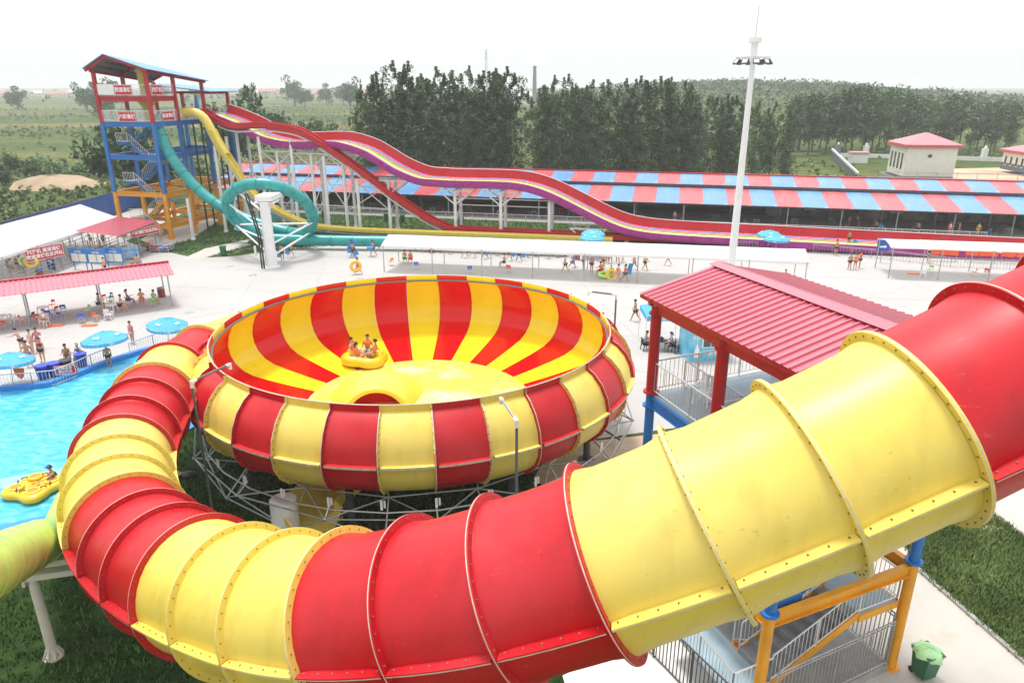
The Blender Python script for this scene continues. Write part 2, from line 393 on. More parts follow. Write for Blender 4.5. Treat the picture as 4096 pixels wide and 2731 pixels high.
# park paving: everything between the front lawn and the lawn under the slides
PAVE = [(-70, 34), (-30, 34), (-21, 38), (-18.5, 37.0), (-16.5, 35.4), (4.5, 33.6), (30, 41), (80, 55), (80, 74), (40, 77.5), (20, 79), (0, 81.4), (-15, 82.2), (-24, 81), (-27, 78.5), (-30.5, 75.9), (-34, 75.2), (-37.5, 77.6), (-41, 79.5), (-46, 84), (-48, 108), (-56.5, 108), (-56.5, 60)]
sheet('plaza', PAVE, 0.012, M['plaza'])
jb = MB()
for k in range(-8, 14):
    x = k * 6.2; jb.box((x + 1.5, 58.2, 0.0145), (0.035, 33 if x > -20 else 20, 0.003), rz=0.17)
for k in range(5): jb.box((5, 43.5 + k * 7.0, 0.0150), (82 if k > 1 else 50, 0.035, 0.003), rz=-0.17)
jb.build('paving_joints', mat('dark joint', (.30, .29, .28), .9), kind='structure')
# lawns
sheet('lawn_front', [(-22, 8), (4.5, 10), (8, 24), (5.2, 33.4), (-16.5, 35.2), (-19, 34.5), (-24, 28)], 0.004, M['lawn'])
sheet('soil_patch', [(1.0, 29.5), (5.0, 24.5), (9.5, 27), (9.8, 34.6), (4.4, 33.4), (2.2, 33.2)], 0.008, M['sand'])
sheet('lawn_back', [(-47, 109), (-47.8, 84), (-45.7, 83.8), (-41, 79.3), (-37.5, 77.4), (-34, 75), (-30.5, 75.7), (-27, 78.3), (-24, 80.8), (-15, 82), (0, 81.2), (20, 78.8), (40, 77.3), (80, 73.5), (80, 84), (36.9, 89.3), (-11.8, 100), (-46, 107.6)], 0.004, M['lawn2'])
sheet('footpath', [G(720, 1040), G(820, 995), G(960, 965), G(1000, 958), G(985, 985), G(840, 1025), G(790, 1045)], 0.02, M['path'])
sheet('sand_pad', [G(560, 960), G(650, 905), G(830, 870), G(880, 880), G(760, 960), G(640, 990)], 0.01, M['path'])
# path and lawn by the stair tower
sheet('path_front', [(5.0, 8.0), (28, 8.0), (38, 47), (9.4, 34.8), (9.6, 27), (5.6, 24)], 0.006, M['path'])
ed = [G(3650, 2260), G(4096, 2650), G(4600, 3090), V(30, 16, 0), V(27.5, 25, 0), G(4096, 2150), G(3930, 2025), G(3560, 1990)]
M['lawn3'] = lawn_mat('thin dry lawn', (0.065, 0.11, 0.034), (0.14, 0.19, 0.066), (0.34, 0.26, 0.18), 0.54)
sheet('lawn_side', ed, 0.010, M['lawn3'])
b = MB()
for p, q in ((ed[0], ed[1]), (ed[1], ed[2])): b.bar(V(p.x, p.y, 0.03), V(q.x, q.y, 0.03), 0.16, 0.14)
b.build('kerb', M['grey'], kind='structure')
b = MB(); b.bar(G(3560, 1990, 0.02), G(3930, 2025, 0.02), 0.14, 0.1); b.bar(G(3930, 2025, 0.02), G(4096, 2150, 0.02), 0.14, 0.1)
b.build('kerb', M['grey'], kind='structure')
sheet('soil_strip', [G(3560, 1995), G(3930, 2030), G(4096, 2155), G(4096, 2260), G(3900, 2110), G(3560, 2050)], 0.014, M['sand'])
sheet('shed_floor', [(-49, 108.6), (-11.8, 100.3), (36.9, 89.6), (64, 83.7), (66, 95), (38, 102), (-10, 112.5), (-47, 120)], 0.008, M['grey'])
# pool
PW = [G(-500, 1640), G(0, 1568), G(110, 1562), G(200, 1549), G(330, 1503), G(430, 1462), G(560, 1420), G(700, 1385), G(770, 1400), G(800, 1500), G(797, 1690), G(700, 1742), G(560, 1850), G(330, 2020), G(240, 2065), G(0, 2115), G(-400, 2180)]
b = MB(); b.poly([(p.x, p.y, 0.03) for p in PW]); b.build('pool_water', M['water'], kind='structure')
b = MB()
for i in range(1, 9):
    a, c = PW[i], PW[i + 1]; n = V(-(c - a).y, (c - a).x, 0).normalized() * 0.18
    b.bar(V(a.x, a.y, 0.16) + n, V(c.x, c.y, 0.16) + n, 0.4, 0.34)
for i in range(10, 15):
    a, c = PW[i], PW[i + 1]; n = V(-(c - a).y, (c - a).x, 0).normalized() * 0.18
    b.bar(V(a.x, a.y, 0.06) + n, V(c.x, c.y, 0.06) + n, 0.4, 0.22)
b.build('pool_edge', M['poolblue'], kind='structure')
b = MB(); b.poly([G(-60, 1925, 0.036), G(250, 1870, 0.036), G(330, 1835, 0.036), G(330, 1868, 0.036), G(255, 1905, 0.036), G(-60, 1965, 0.036)])
b.build('pool_ledge', mat('submerged ledge', (0.25, 0.42, 0.48), 0.15, 0.1, 2), kind='structure')

# ------------------------------------------------------------------ the bowl
BC = V(-4.72, 33.2, 0); NP = 32; PH0 = -PI / 2 + R(10.6)
bowl = thing('bowl_slide', 'giant open bowl of alternating red and yellow panels on a steel truss', 'water slide', (BC.x, BC.y, 0))
PROF = [(9.66, 6.5), (9.68, 6.2), (10.02, 5.98), (10.38, 5.6), (10.64, 5.1), (10.76, 4.55), (10.70, 4.05), (10.48, 3.6), (10.05, 3.2), (9.45, 2.95), (8.6, 2.78), (7.2, 2.56), (5.7, 2.38)]
PROF = [(r * 0.974 if r > 6 else r, z) for r, z in PROF]
def off_prof(pr, d):
    o = []
    for i, (r, z) in enumerate(pr):
        a = pr[max(0, i - 1)]; c = pr[min(len(pr) - 1, i + 1)]
        tx, tz = c[0] - a[0], c[1] - a[1]; l = math.hypot(tx, tz); o.append((r - tz / l * d, z + tx / l * d))
    return o
OUTP = off_prof(PROF, 0.07); OUTP = [(max(r, pr[0] + 0.0), z) for (r, z), pr in zip(OUTP, PROF)]
RIBP = off_prof(PROF, 0.22)
def bowl_panel(i0, i1, mi_in, mi_out):
    b = MB(); dA = 2 * PI / NP; k = 6
    pin = PROF[i0:i1 + 1]; pout = OUTP[i0:i1 + 1]
    g = 0.0012
    loop = pin + pout[::-1]
    n = len(loop); h = len(pin)
    for j in range(k + 1):
        a = g + (dA - 2 * g) * j / k
        for r, z in loop: b.v.append((r * math.cos(a), r * math.sin(a), z))
    for j in range(k):
        for i in range(n):
            i2 = (i + 1) % n
            b.f.append((j * n + i, (j + 1) * n + i, (j + 1) * n + i2, j * n + i2)); b.m.append(mi_in if i < h - 1 else mi_out)
    b.f.append(tuple(range(n))); b.m.append(mi_out); b.f.append(tuple(range((k + 1) * n - 1, k * n - 1, -1))); b.m.append(mi_out)
    return b
CUTS = [(0, 5), (5, 9), (9, 12)]
pm = {}
for c in (0, 1):
    mi, mo = (M['red_in'], M['red']) if c == 0 else (M['yellow_in'], M['yellow'])
    for q, (i0, i1) in enumerate(CUTS): pm[c, q] = bowl_panel(i0, i1, 0, 1).mesh('bowl_panel', [mi, mo], smooth=True)
    # radial flange at the side of a panel: coloured faces, raw edge outwards
    b = MB(); w = 0.035
    A = OUTP[0:11]; B = RIBP[0:11]; B = [(A[0][0] + 0.13, A[0][1] + 0.02)] + B[1:]
    for sgn in (0, 1):
        for (r, z) in A: b.v.append((r - 0.02, w * sgn, z))
        for (r, z) in B: b.v.append((r, w * sgn, z))
    n = len(A)
    for i in range(n - 1):
        b.f.append((i, i + 1, n + i + 1, n + i)); b.m.append(0); b.f.append((2 * n + i, 3 * n + i, 3 * n + i + 1, 2 * n + i + 1)); b.m.append(0)
        b.f.append((n + i, n + i + 1, 3 * n + i + 1, 3 * n + i)); b.m.append(1)
    pm[c, 'rib'] = b.mesh('panel_flange', [mo, M['edge']])
    # level flange at the widest part, with its pale raw top
    b = MB(); dA = 2 * PI / NP; r0, z0 = OUTP[5]
    b.rev([(r0 - 0.03, z0 + 0.045), (r0 + 0.17, z0 + 0.045), (r0 + 0.17, z0 - 0.045), (r0 - 0.03, z0 - 0.045)], 4, a0=0.012, a1=dA - 0.003)
    b.m = [1 if i % 3 == 1 else 0 for i in range(len(b.m))]
    pm[c, 'lev'] = b.mesh('level_flange', [mo, M['edge']])
    b = MB()
    for side in (0.16, 0.20):
        for i in range(2, 10):
            for u in (0.0, 0.5):
                r = RIBP[i][0] * (1 - u) + RIBP[i + 1][0] * u; z = RIBP[i][1] * (1 - u) + RIBP[i + 1][1] * u
                rr = OUTP[i][0] * (1 - u) + OUTP[i + 1][0] * u; zz = OUTP[i][1] * (1 - u) + OUTP[i + 1][1] * u
                x, zq = (r + rr) / 2, (z + zz) / 2
                b.box((x, -0.012 if side < 0.18 else 0.06, zq), (0.035, 0.03, 0.035))
        
    pm['bolt'] = b.mesh('bolts', M['bolt'])
LIPB = None
for i in range(NP):
    a = PH0 + i * 2 * PI / NP; c = i % 2
    for q in range(3): put('bowl_panel', pm[c, q], bowl, rz=a)
    put('panel_flange', pm[c, 'rib'], bowl, rz=a)
    put('level_flange', pm[c, 'lev'], bowl, rz=a)
    tag(put('bolts', pm['bolt'], bowl, rz=a), kind='stuff')
b = MB(); b.tube([(9.34 * math.cos(a), 9.34 * math.sin(a), 6.2) for a in [2 * PI * i / 96 for i in range(96)]], 0.055, 6, closed=True)
put('water_pipe', b.mesh('water_pipe', M['greyp'], True), bowl)
b = MB(); b.tube([(9.46 * math.cos(a), 9.46 * math.sin(a), 6.51) for a in [2 * PI * i / 128 for i in range(128)]], 0.03, 4, closed=True)
put('rim_edge', b.mesh('rim_edge', M['edge']), bowl)
# centre: raised yellow mound, arched outlet hood and red outlet tunnel
wet = mat('wet yellow gelcoat', (0.86, 0.74, 0.13), 0.07, 0.08, 0.8, spec=0.8, coat=0.6, bump=0.10, bscale=2.2, dirt_or_sheen=((0.86, 0.84, 0.66), 0.45, 0.50, 0.6))  # pale patches paint sky reflection and white water on the floor
b = MB(); b.rev([(5.72, 2.30), (5.72, 2.385), (5.35, 2.39), (5.0, 2.44), (4.5, 2.52), (3.6, 2.60), (2.4, 2.66), (1.2, 2.7), (0.02, 2.72)], 64)
put('centre_mound', b.mesh('centre_mound', wet, True), bowl)
HB = V(-1.80, -2.1, 2.34); ha = R(8)
def hood_pt(s, th, rad, zoff=0.0):
    # s runs from the mouth (-Y) back into the mound; th from 0 (right) to pi (left)
    x = rad * math.cos(th); z = rad * math.sin(th); p = Vector((x, s, z + zoff))
    return Matrix.Rotation(ha, 3, 'Z') @ p + HB
b = MB(); K = 20
secs = []
for i in range(9):                            # rolled lip
    t = PI * i / 8 - PI / 2; secs.append((0.16 - 0.16 * math.cos(t), 1.50 + 0.15 * math.sin(t), 0.0))
secs += [(0.45, 1.74, -0.02), (0.8, 1.9, -0.1), (1.3, 2.15, -0.32), (1.9, 2.5, -0.75), (2.6, 2.9, -1.35), (3.3, 3.3, -2.2), (4.0, 3.6, -3.2)]
for s, rad, zo in secs:
    for j in range(K + 1): b.v.append(hood_pt(s, PI * j / K * 1.1 - 0.05 * PI, rad, zo))
for i in range(len(secs) - 1):
    for j in range(K): b.f.append((i * (K + 1) + j, i * (K + 1) + j + 1, (i + 1) * (K + 1) + j + 1, (i + 1) * (K + 1) + j)); b.m.append(0)
put('outlet_hood', b.mesh('outlet_hood', mat('pale yellow gelcoat', (0.86, 0.72, 0.09), 0.32, 0.06, 0.8, spec=0.3), True), bowl)
b = MB()
for s in (0.16, 1.25):
    for j in range(K + 1): b.v.append(hood_pt(s, PI * j / K * 1.2 - 0.1 * PI, 1.36, -0.0 if s < 1 else -0.35))
for j in range(K): b.f.append((j, j + 1, K + 2 + j, K + 1 + j)); b.m.append(0)
b.f.append(tuple(range(K + 1, 2 * K + 2))); b.m.append(0)
put('outlet_tunnel', b.mesh('outlet_tunnel', M['red_in'], True), bowl)
# shell under the floor so that the bowl is closed from below
b = MB(); b.rev([(8.4, 2.66), (5.7, 2.26), (3.0, 1.9), (0.02, 1.8)], 48); put('underside', b.mesh('underside', M['yellow'], True), bowl)
# space truss ring
truss = put('truss_frame', MB().tube([(10.2 * math.cos(a), 10.2 * math.sin(a), 2.42) for a in [2 * PI * i / NP for i in range(NP)]], 0.035, 5, closed=True).mesh('truss_frame', M['galv']), bowl)
def barmesh(p, q, r=0.032): return MB().tube([p, q], r, 6).mesh('truss_bar', M['galv'], True)
dA = 2 * PI / NP
def pol(r, a, z): return V(r * math.cos(a), r * math.sin(a), z)
bars = []
RT, ZT, RB, ZB, RI = 10.75, 2.35, 10.2, 1.15, 9.0
for i in range(NP // 2):
    a = PH0 + i * 2 * dA; a1 = a + 2 * dA; am = a + dA
    T0, T1, B0, B1 = pol(RT, a, ZT), pol(RT, a1, ZT), pol(RB, am, ZB), pol(RB, am + 2 * dA, ZB); I0, I1 = pol(RI, am, ZT), pol(RI, am + 2 * dA, ZT)
    bars += [(T0, T1), (B0, B1), (T0, B0), (B0, T1), (I0, I1), (T0, I0), (I0, T1), (B0, I0), (T0, pol(10.2, a, 2.75)), (I0, pol(9.0, am, 2.8))]
for p, q in bars: put('truss_bar', barmesh(p, q), truss)
nm = MB().sph((0, 0, 0), 0.08, 8, 6).mesh('truss_node', M['galv'], True)
br = MB(); br.box((0, 0, 0), (0.04, 0.09, 0.4)); br.box((0, 0.12, 0.04), (0.04, 0.07, 0.3)); br = br.mesh('bracket', M['white'])
for i in range(NP // 2):
    a = PH0 + i * 2 * dA
    for p in (pol(RT, a, ZT), pol(RB, a + dA, ZB), pol(RI, a + dA, ZT)): put('truss_node', nm, truss, loc=p)
    put('bracket', br, bowl, loc=pol(10.35, a, 2.85), rz=a); put('bracket', br, bowl, loc=pol(10.35, a + dA, 2.85), rz=a + dA)
for i in range(8):
    a = PH0 + R(22.5) + i * PI / 4
    b = MB(); b.tube([pol(8.6, a, 0), pol(8.6, a, 2.3)], 0.17, 10); b.tube([pol(8.6, a, 0.004), pol(8.6, a, 0.05)], 0.4, 10)
    b.bar(pol(8.6, a, 2.2), pol(RB, a, ZB + .1), 0.08)
    put('column', b.mesh('column', M['dark'], True), bowl)
# outlet chute seen under the truss, and the fluted white drum
ch = thing('outlet_chute', 'short yellow raft chute curving out below the bowl', 'water slide', (-8.6, 25.6, 0))
b = MB(); pts, _ = spline([(-6.4, 28.0, 1.3), (-7.6, 26.3, 1.1), (-8.2, 24.9, 1.0), (-7.6, 23.9, 0.95)], 14)
sec = [(-1.0, 0.75), (-0.95, 0.25), (-0.6, 0.0), (0.6, 0.0), (0.95, 0.25), (1.0, 0.75), (1.08, 0.75), (1.02, 0.2), (0.62, -0.07), (-0.62, -0.07), (-1.02, 0.2), (-1.08, 0.75)]
b.sweep(frames_of(pts), sec); b.build('trough', M['yellow'], ch, True)
b = MB(); b.tube([(-7.6, 26.3, 0), (-7.6, 26.3, 1.05)], 0.12, 8); b.build('leg', M['dark'], ch)
dr = thing('drain_drum', 'white round drum with a pleated cloth skirt under the bowl', 'drum', (-9.0, 24.3, 0))
b = MB(); b.rev([(0.55, 0.5), (0.52, 2.2), (0.0, 2.2)], 20, c=(-9.0, 24.3, 0)); b.build('drum', M['white'], dr, True)
b = MB(); pr = []
for j in range(48):
    a = 2 * PI * j / 48; k = 1.0 + 0.10 * (j % 2)
    for r, z in ((0.56, 0.95), (0.72 * k, 0.5), (0.90 * k, 0.02)): b.v.append((-9.0 + r * math.cos(a), 24.3 + r * math.sin(a), z))
for j in range(48):
    for i in range(2): b.f.append((j * 3 + i, ((j + 1) % 48) * 3 + i, ((j + 1) % 48) * 3 + i + 1, j * 3 + i + 1)); b.m.append(0)
b.build('skirt', M['tarp'], dr)
# spray pipes over the rim
def spray(label, base, top, tip):
    t = thing('spray_pipe', label, 'pipe', (base.x, base.y, 0), group='spray pipes around the bowl')
    b = MB(); b.tube([V(base.x, base.y, 0), V(top.x, top.y, top.z - 0.1)], 0.05, 8); b.build('riser', M['greyp'], t, True)
    b = MB(); b.tube([top, tip], 0.05, 8); b.build('arm', M['galv' if 'front' in label else 'greyp'], t, True)
    d = (tip - top).normalized()
    b = MB(); b.tube([V(top.x, top.y, top.z - 0.25), top, top + d * 0.22], 0.075, 8); b.build('elbow', M['white'], t, True)
    b = MB(); b.tube([tip - d * 0.2, tip, tip - V(0, 0, 0.22)], 0.07, 8); b.build('nozzle', M['white'], t, True)
spray('grey spray pipe with a long arm beside the tube where it meets the bowl', V(-12.35, 25.35, 0), V(-12.35, 25.35, 6.75), V(-11.45, 26.95, 6.85))
spray('spray pipe with a white arm at the front of the bowl', V(0.16, 21.95, 0), V(0.16, 21.95, 6.75), V(-0.4, 23.6, 6.85))
spray('spray pipe rising over the far rim of the bowl', V(5.55, 36.6, 0), V(5.55, 36.6, 7.0), V(4.1, 36.9, 7.1))

# ------------------------------------------------------------------ the raft tube
TR = 1.49
def circ(r, deg, z): return V(BC.x + r * math.cos(R(deg)), BC.y + r * math.sin(R(deg)), z)
PATH = [(17.0, 14.6, 16.2), (12.0, 11.6, 14.7), (7.5, 10.35, 13.0), (4.3, 9.9, 11.5), (1.6, 9.95, 10.1), (-1.5, 10.5, 8.65), (-4.6, 11.9, 7.35), (-8.6, 15.0, 6.05), (-11.5, 18.2, 5.5), (-13.5, 22.0, 5.3), circ(12.0, 214, 5.25), circ(11.5, 203, 5.05), circ(11.05, 189, 4.8), circ(10.75, 175, 4.6), circ(10.5, 163, 4.45), circ(10.3, 150, 4.35)]
SEG = 1.745
TP, TLEN = spline(PATH, 400)
NSEG = int(TLEN / SEG)
tube = thing('raft_tube', 'large closed tube slide in bands of red and yellow curving down to the bowl', 'water slide', (TP[120].x, TP[120].y, 0))
def tube_at(s):
    f = max(0, min(0.99999, s / TLEN)) * 399; i = int(f); u = f - i
    p = TP[i].lerp(TP[min(i + 1, 399)], u); t = (TP[min(i + 2, 399)] - TP[max(i - 1, 0)]).normalized()
    x = t.cross(V(0, 0, 1)).normalized(); return p, x, x.cross(t), t
def inside_bowl(p):
    d = math.hypot(p[0] - BC.x, p[1] - BC.y)
    z = p[2]
    if z > 6.5 or z < 2.6: return False
    for (r0, z0), (r1, z1) in zip(OUTP[:-1], OUTP[1:]):
        if z1 <= z <= z0: return d < r0 + (r1 - r0) * (z0 - z) / max(1e-6, z0 - z1) - 0.04
    return False
def cut(b):
    keep = [(f, m) for f, m in zip(b.f, b.m) if not all(inside_bowl(b.v[i]) for i in f)]
    b.f = [k[0] for k in keep]; b.m = [k[1] for k in keep]
N = 40
S0 = 0.2
allbolts = MB()
seam_bolts = MB()
# colour of each band, counted from the upper end: groups of three
BND = [S0 + i * SEG for i in range(26)]
while BND[-1] + SEG * 1.9 < TLEN: BND.append(BND[-1] + SEG * 1.9)
for i in range(len(BND) - 1):
    s0, s1 = BND[i], BND[i + 1]; SEG = s1 - s0; N = 96 if i >= 22 else 40
    g = (i + 5) // 3 if i < 25 else i - 15
    m = M['red'] if g % 2 == 1 else M['yellow']
    # shell: body swells slightly into the flanges
    b = MB(); ks = 5 if N == 40 else 14; ring = []
    for k in range(ks + 1):
        u = k / ks; s = s0 + 0.03 + (SEG - 0.06) * u; p, x, y, t = tube_at(s)
        rad = TR + (0.05 if k in (0, ks) else 0.0)
        for j in range(N):
            a = 2 * PI * j / N; b.v.append(p + (x * math.cos(a) + y * math.sin(a)) * rad)
    for k in range(ks):
        for j in range(N): b.f.append((k * N + j, k * N + (j + 1) % N, (k + 1) * N + (j + 1) % N, (k + 1) * N + j)); b.m.append(0)
    cut(b)
    seg = b.build('tube_section', m, tube, smooth='all')
    # flange pair at the upper end
    b = MB(); p, x, y, t = tube_at(s0)
    for rad, dz, in ((TR - 0.03, -0.035), (TR + 0.19, -0.035), (TR + 0.194, -0.010), (TR + 0.194, 0.010), (TR + 0.19, 0.035), (TR - 0.03, 0.035)):
        for j in range(N * 2):
            a = PI * j / N; b.v.append(p + (x * math.cos(a) + y * math.sin(a)) * rad + t * dz)
    n2 = N * 2
    for k in range(5):
        for j in range(n2): b.f.append((k * n2 + j, k * n2 + (j + 1) % n2, (k + 1) * n2 + (j + 1) % n2, (k + 1) * n2 + j)); b.m.append(1 if k == 2 else 0)
    cut(b)
    b.build('flange', [m, M['edge']], seg)
    for j in range(38):
        a = 2 * PI * (j + 0.5) / 38; q = p + (x * math.cos(a) + y * math.sin(a)) * (TR + 0.12)
        if inside_bowl(q): continue
        Mx = Matrix((x, t, y)).transposed()
        allbolts.box(q, (0.024, 0.10, 0.024), M=Mx)
    # level seam flanges along both sides
    for sg in (-1, 1):
        b = MB(); fr = []
        for k in range(5):
            p, x, y, t = tube_at(s0 + 0.05 + (SEG - 0.1) * k / 4); fr.append((p, x * sg, y))
        b.sweep(fr, [(TR - 0.03, 0.025), (TR + 0.21, 0.025), (TR + 0.214, 0.0), (TR + 0.21, -0.025), (TR - 0.03, -0.025)])
        b.m = [1 if (k % 5) == 2 else 0 for k in range(len(b.m))]
        cut(b)
        if b.f: b.build('seam_flange', [m, M['edge']], seg)
        for k in range(6):
            p, x, y, t = tube_at(s0 + 0.15 + (SEG - 0.3) * k / 5); q = p + x * sg * (TR + 0.10) + y * 0.035
            if not inside_bowl(q): seam_bolts.box(q, (0.026, 0.026, 0.02))
allbolts.build('bolts', M['bolt'], tube, kind='stuff'); seam_bolts.build('bolts', M['bolt'], tube, kind='stuff')
# steel saddles under the tube
def saddle(s, label, rad=0.16, foot=0.0, dxy=(0, 0)):
    p, x, y, t = tube_at(s)
    st = thing('tube_support', label, 'support', (p.x + dxy[0], p.y + dxy[1], 0), group='steel posts carrying the raft tube')
    q = V(p.x + dxy[0], p.y + dxy[1], 0)
    b = MB(); b.tube([q, V(q.x, q.y, p.z - TR - 0.5)], rad, 12); b.tube([q, q + V(0, 0, .05)], rad * 2.2, 12)
    for k in range(8): a = k * PI / 4; b.bar(q + V(math.cos(a) * rad * 2, math.sin(a) * rad * 2, 0.05), q + V(math.cos(a) * rad, math.sin(a) * rad, 0.55), 0.03, 0.1)
    b.build('post', M['beige'], st, True)
    b = MB(); h = p.z - TR - 0.45
    for sg in (-1, 1):
        b.bar(V(q.x, q.y, h - 0.3), V(p.x, p.y, 0) + V(x.x, x.y, 0) * sg * 1.3 + V(0, 0, h + 0.35), 0.2, 0.3)
    b.build('saddle', M['beige'], st)
saddle(TLEN * 0.43, 'beige steel post below the yellow bands of the raft tube', 0.2)
# ------------------------------------------------------------------ shared builders: railings, signs
_bal = {}
def railing(parent, a, b, h=1.05, step=0.16, m='rail', r=0.012, mid=False, post=2.0, bars=True, name='railing', join=False, tr=0.028):
    a, b = Vector(a), Vector(b); d = b - a; L = math.hypot(d.x, d.y); up = V(0, 0, 1)
    mb = MB(); mb.tube([a + up * h, b + up * h], tr, 6); mb.tube([a + up * 0.12, b + up * 0.12], tr * 0.8, 6)
    if mid: mb.tube([a + up * (h - 0.12), b + up * (h - 0.12)], tr * 0.8, 6)
    n = max(1, round(L / post))
    for i in range(n + 1):
        p = a.lerp(b, i / n); mb.tube([p, p + up * h], tr, 6)
    k = int(L / step)
    if join and bars:
        for i in range(1, k):
            p = a.lerp(b, i / k); mb.bar(p + up * 0.12, p + up * h, r * 1.8)
    o = mb.build(name, M[m], parent)
    if bars and not join:
        key = (round(h, 2), m, r)
        if key not in _bal: _bal[key] = MB().tube([(0, 0, 0.12), (0, 0, h)], r, 5, cap=False).mesh('baluster', M[m])
        off = OFF.get(parent, Vector()) if parent is not None else Vector()
        for i in range(1, k): put('baluster', _bal[key], o, loc=a.lerp(b, i / k) - off)
    return o
def sign(parent, c, w, h, face, lines, size, board='signred', frame='letter', tilt=0.0, lname='lettering'):
    # board centred at c, facing the direction 'face' (an angle about z of its outward normal)
    rz = face + PI / 2; o = None
    q = Matrix.Rotation(rz, 3, 'Z')
    b = MB(); b.box((0, 0, 0), (w, 0.05, h)); 
    off = OFF.get(parent, Vector()) if parent is not None else Vector()
    o = put('sign_board', b.mesh('sign_board', M[board]), parent, loc=Vector(c) - off, rz=rz)
    if tilt: o.rotation_euler = (0, tilt, rz)
    if frame:
        b = MB(); e = 0.04
        for z in (-h / 2 + e, h / 2 - e): b.box((0, -0.03, z), (w - e, 0.01, e * 0.8))
        for x in (-w / 2 + e, w / 2 - e): b.box((x, -0.031, 0), (e * 0.8, 0.01, h - e))
        put('sign_frame', b.mesh('sign_frame', M[frame]), o)
    for i, t in enumerate(lines):
        me = text_mesh(t, size, M['letter'], 0.006)
        put(lname, me, o, loc=(0, -0.036, ((len(lines) - 1) / 2 - i) * size * 1.12), rot=(PI / 2, 0, 0))
    return o

# ------------------------------------------------------------------ red roofed platform tower with stairs (front)
C1, A_, B_, D_ = V(4.67, 22.0, 0), V(7.0, 15.75, 0), V(12.1, 18.0, 0), V(9.77, 24.25, 0)
U = (A_ - C1).normalized(); VV = (B_ - A_).normalized()
gz = thing('slide_tower', 'platform tower with ribbed red roof, red posts and ochre stairs below', 'tower', (8.4, 20.0, 0))
def up(p, z): return V(p.x, p.y, z)
MIDL = C1.lerp(A_, 0.53); MIDR = D_.lerp(B_, 0.53)
for p in (C1, A_, B_, D_, MIDL, MIDR):
    lowz = 0.0 if p not in (MIDL, MIDR) else 7.6
    if lowz == 0:
        b = MB(); b.tube([up(p, 0), up(p, 4.0)], 0.165, 16); b.tube([up(p, 0), up(p, 0.06)], 0.28, 12); b.build('post', M['ochre'], gz, True)
        b = MB(); b.tube([up(p, 4.0), up(p, 7.8)], 0.16, 16); b.tube([up(p, 4.0), up(p, 4.07)], 0.26, 16); b.tube([up(p, 7.3), up(p, 7.36)], 0.26, 16); b.build('post', M['blue'], gz, True)
    b = MB(); b.tube([up(p, 7.8), up(p, 10.85)], 0.18, 16); b.tube([up(p, 7.8), up(p, 7.86)], 0.27, 16); b.tube([up(p, 10.55), up(p, 10.61)], 0.25, 16); b.build('post', M['redp'], gz, True)
for p, q in ((C1, A_), (A_, B_), (B_, D_), (D_, C1)):
    def ibeam(z, m):
        b = MB(); b.bar(up(p, z), up(q, z), 0.03, 0.36); b.bar(up(p, z + 0.18), up(q, z + 0.18), 0.2, 0.03); b.bar(up(p, z - 0.18), up(q, z - 0.18), 0.2, 0.03)
        b.build('beam', M[m], gz)
    ibeam(3.75, 'ochre'); ibeam(7.5, 'blue')
    b = MB(); b.bar(up(p, 10.72), up(q, 10.72), 0.16, 0.26); b.build('beam', M['redp'], gz)
b = MB(); b.slab([up(C1, 7.78) , up(A_, 7.78), up(B_, 7.78), up(D_, 7.78)], 0.08); b.build('deck', M['deckgrey'], gz)
railing(gz, up(C1, 7.8), up(A_, 7.8), 1.1, 0.17)
railing(gz, up(C1, 7.8), up(D_, 7.8), 1.1, 0.17)
railing(gz, up(MIDL, 7.8), up(MIDL.lerp(MIDR, 0.75), 7.8), 1.1, 0.17)
# roof: separate ribbed sheets on both slopes, ridge cap, gable beam
OV = 0.32
def rp(s, side, z):                        # s metres along U from C1; side -1 left eave, 0 ridge, 1 right eave
    base = C1 + U * s; half = 2.785 + OV
    return up(base + VV * (2.785 + side * half), z)
ZR, ZE = 11.78, 11.12
LEN = 6.67; SH = 0.286; ns = int((LEN + 1.3) / SH)
for side in (-1, 1):
    e0, r0 = rp(0, side, ZE), rp(0, 0, ZR); dn = (e0 - r0); dl = dn.length; dn = dn / dl
    nrm = U.cross(dn).normalized()
    if nrm.z < 0: nrm = -nrm
    b = MB(); sec = [(0, 0), (0.20, 0), (0.222, 0.055), (0.262, 0.055), (SH - 0.003, 0), (SH - 0.003, -0.012), (0, -0.012)]
    fr = [(V(0, 0, 0), U, nrm), (dn * dl, U, nrm)]
    b.sweep(fr, sec); me = b.mesh('roof_sheet', M['roofred'])
    for i in range(ns): put('roof_sheet', me, gz, loc=rp(-0.65 + i * SH, 0, ZR) - OFF[gz])
b = MB(); a0, a1 = rp(-0.7, 0, ZR + 0.1), rp(LEN + 0.7, 0, ZR + 0.1)
for sg in (-1, 1):
    w = VV * sg * 0.34 + V(0, 0, -0.075); b.add([a0, a1, a1 + w, a0 + w, a0 - V(0, 0, .012), a1 - V(0, 0, .012), a1 + w - V(0, 0, .012), a0 + w - V(0, 0, .012)], [(0, 1, 2, 3), (7, 6, 5, 4), (3, 2, 6, 7), (0, 4, 5, 1), (0, 3, 7, 4), (1, 5, 6, 2)])
b.build('ridge_cap', M['roofred'], gz)
for s in (0.0, LEN):
    b = MB(); b.bar(rp(s, -1, ZE - 0.16), rp(s, 0, ZR - 0.16), 0.14, 0.2); b.bar(rp(s, 1, ZE - 0.16), rp(s, 0, ZR - 0.16), 0.14, 0.2); b.build('rafter', M['redp'], gz)
for side in (-1, 1):
    b = MB(); b.bar(rp(-0.6, side * 0.985, ZE - 0.09), rp(LEN + 0.6, side * 0.985, ZE - 0.09), 0.06, 0.12); b.build('eave_trim', M['redp'], gz)
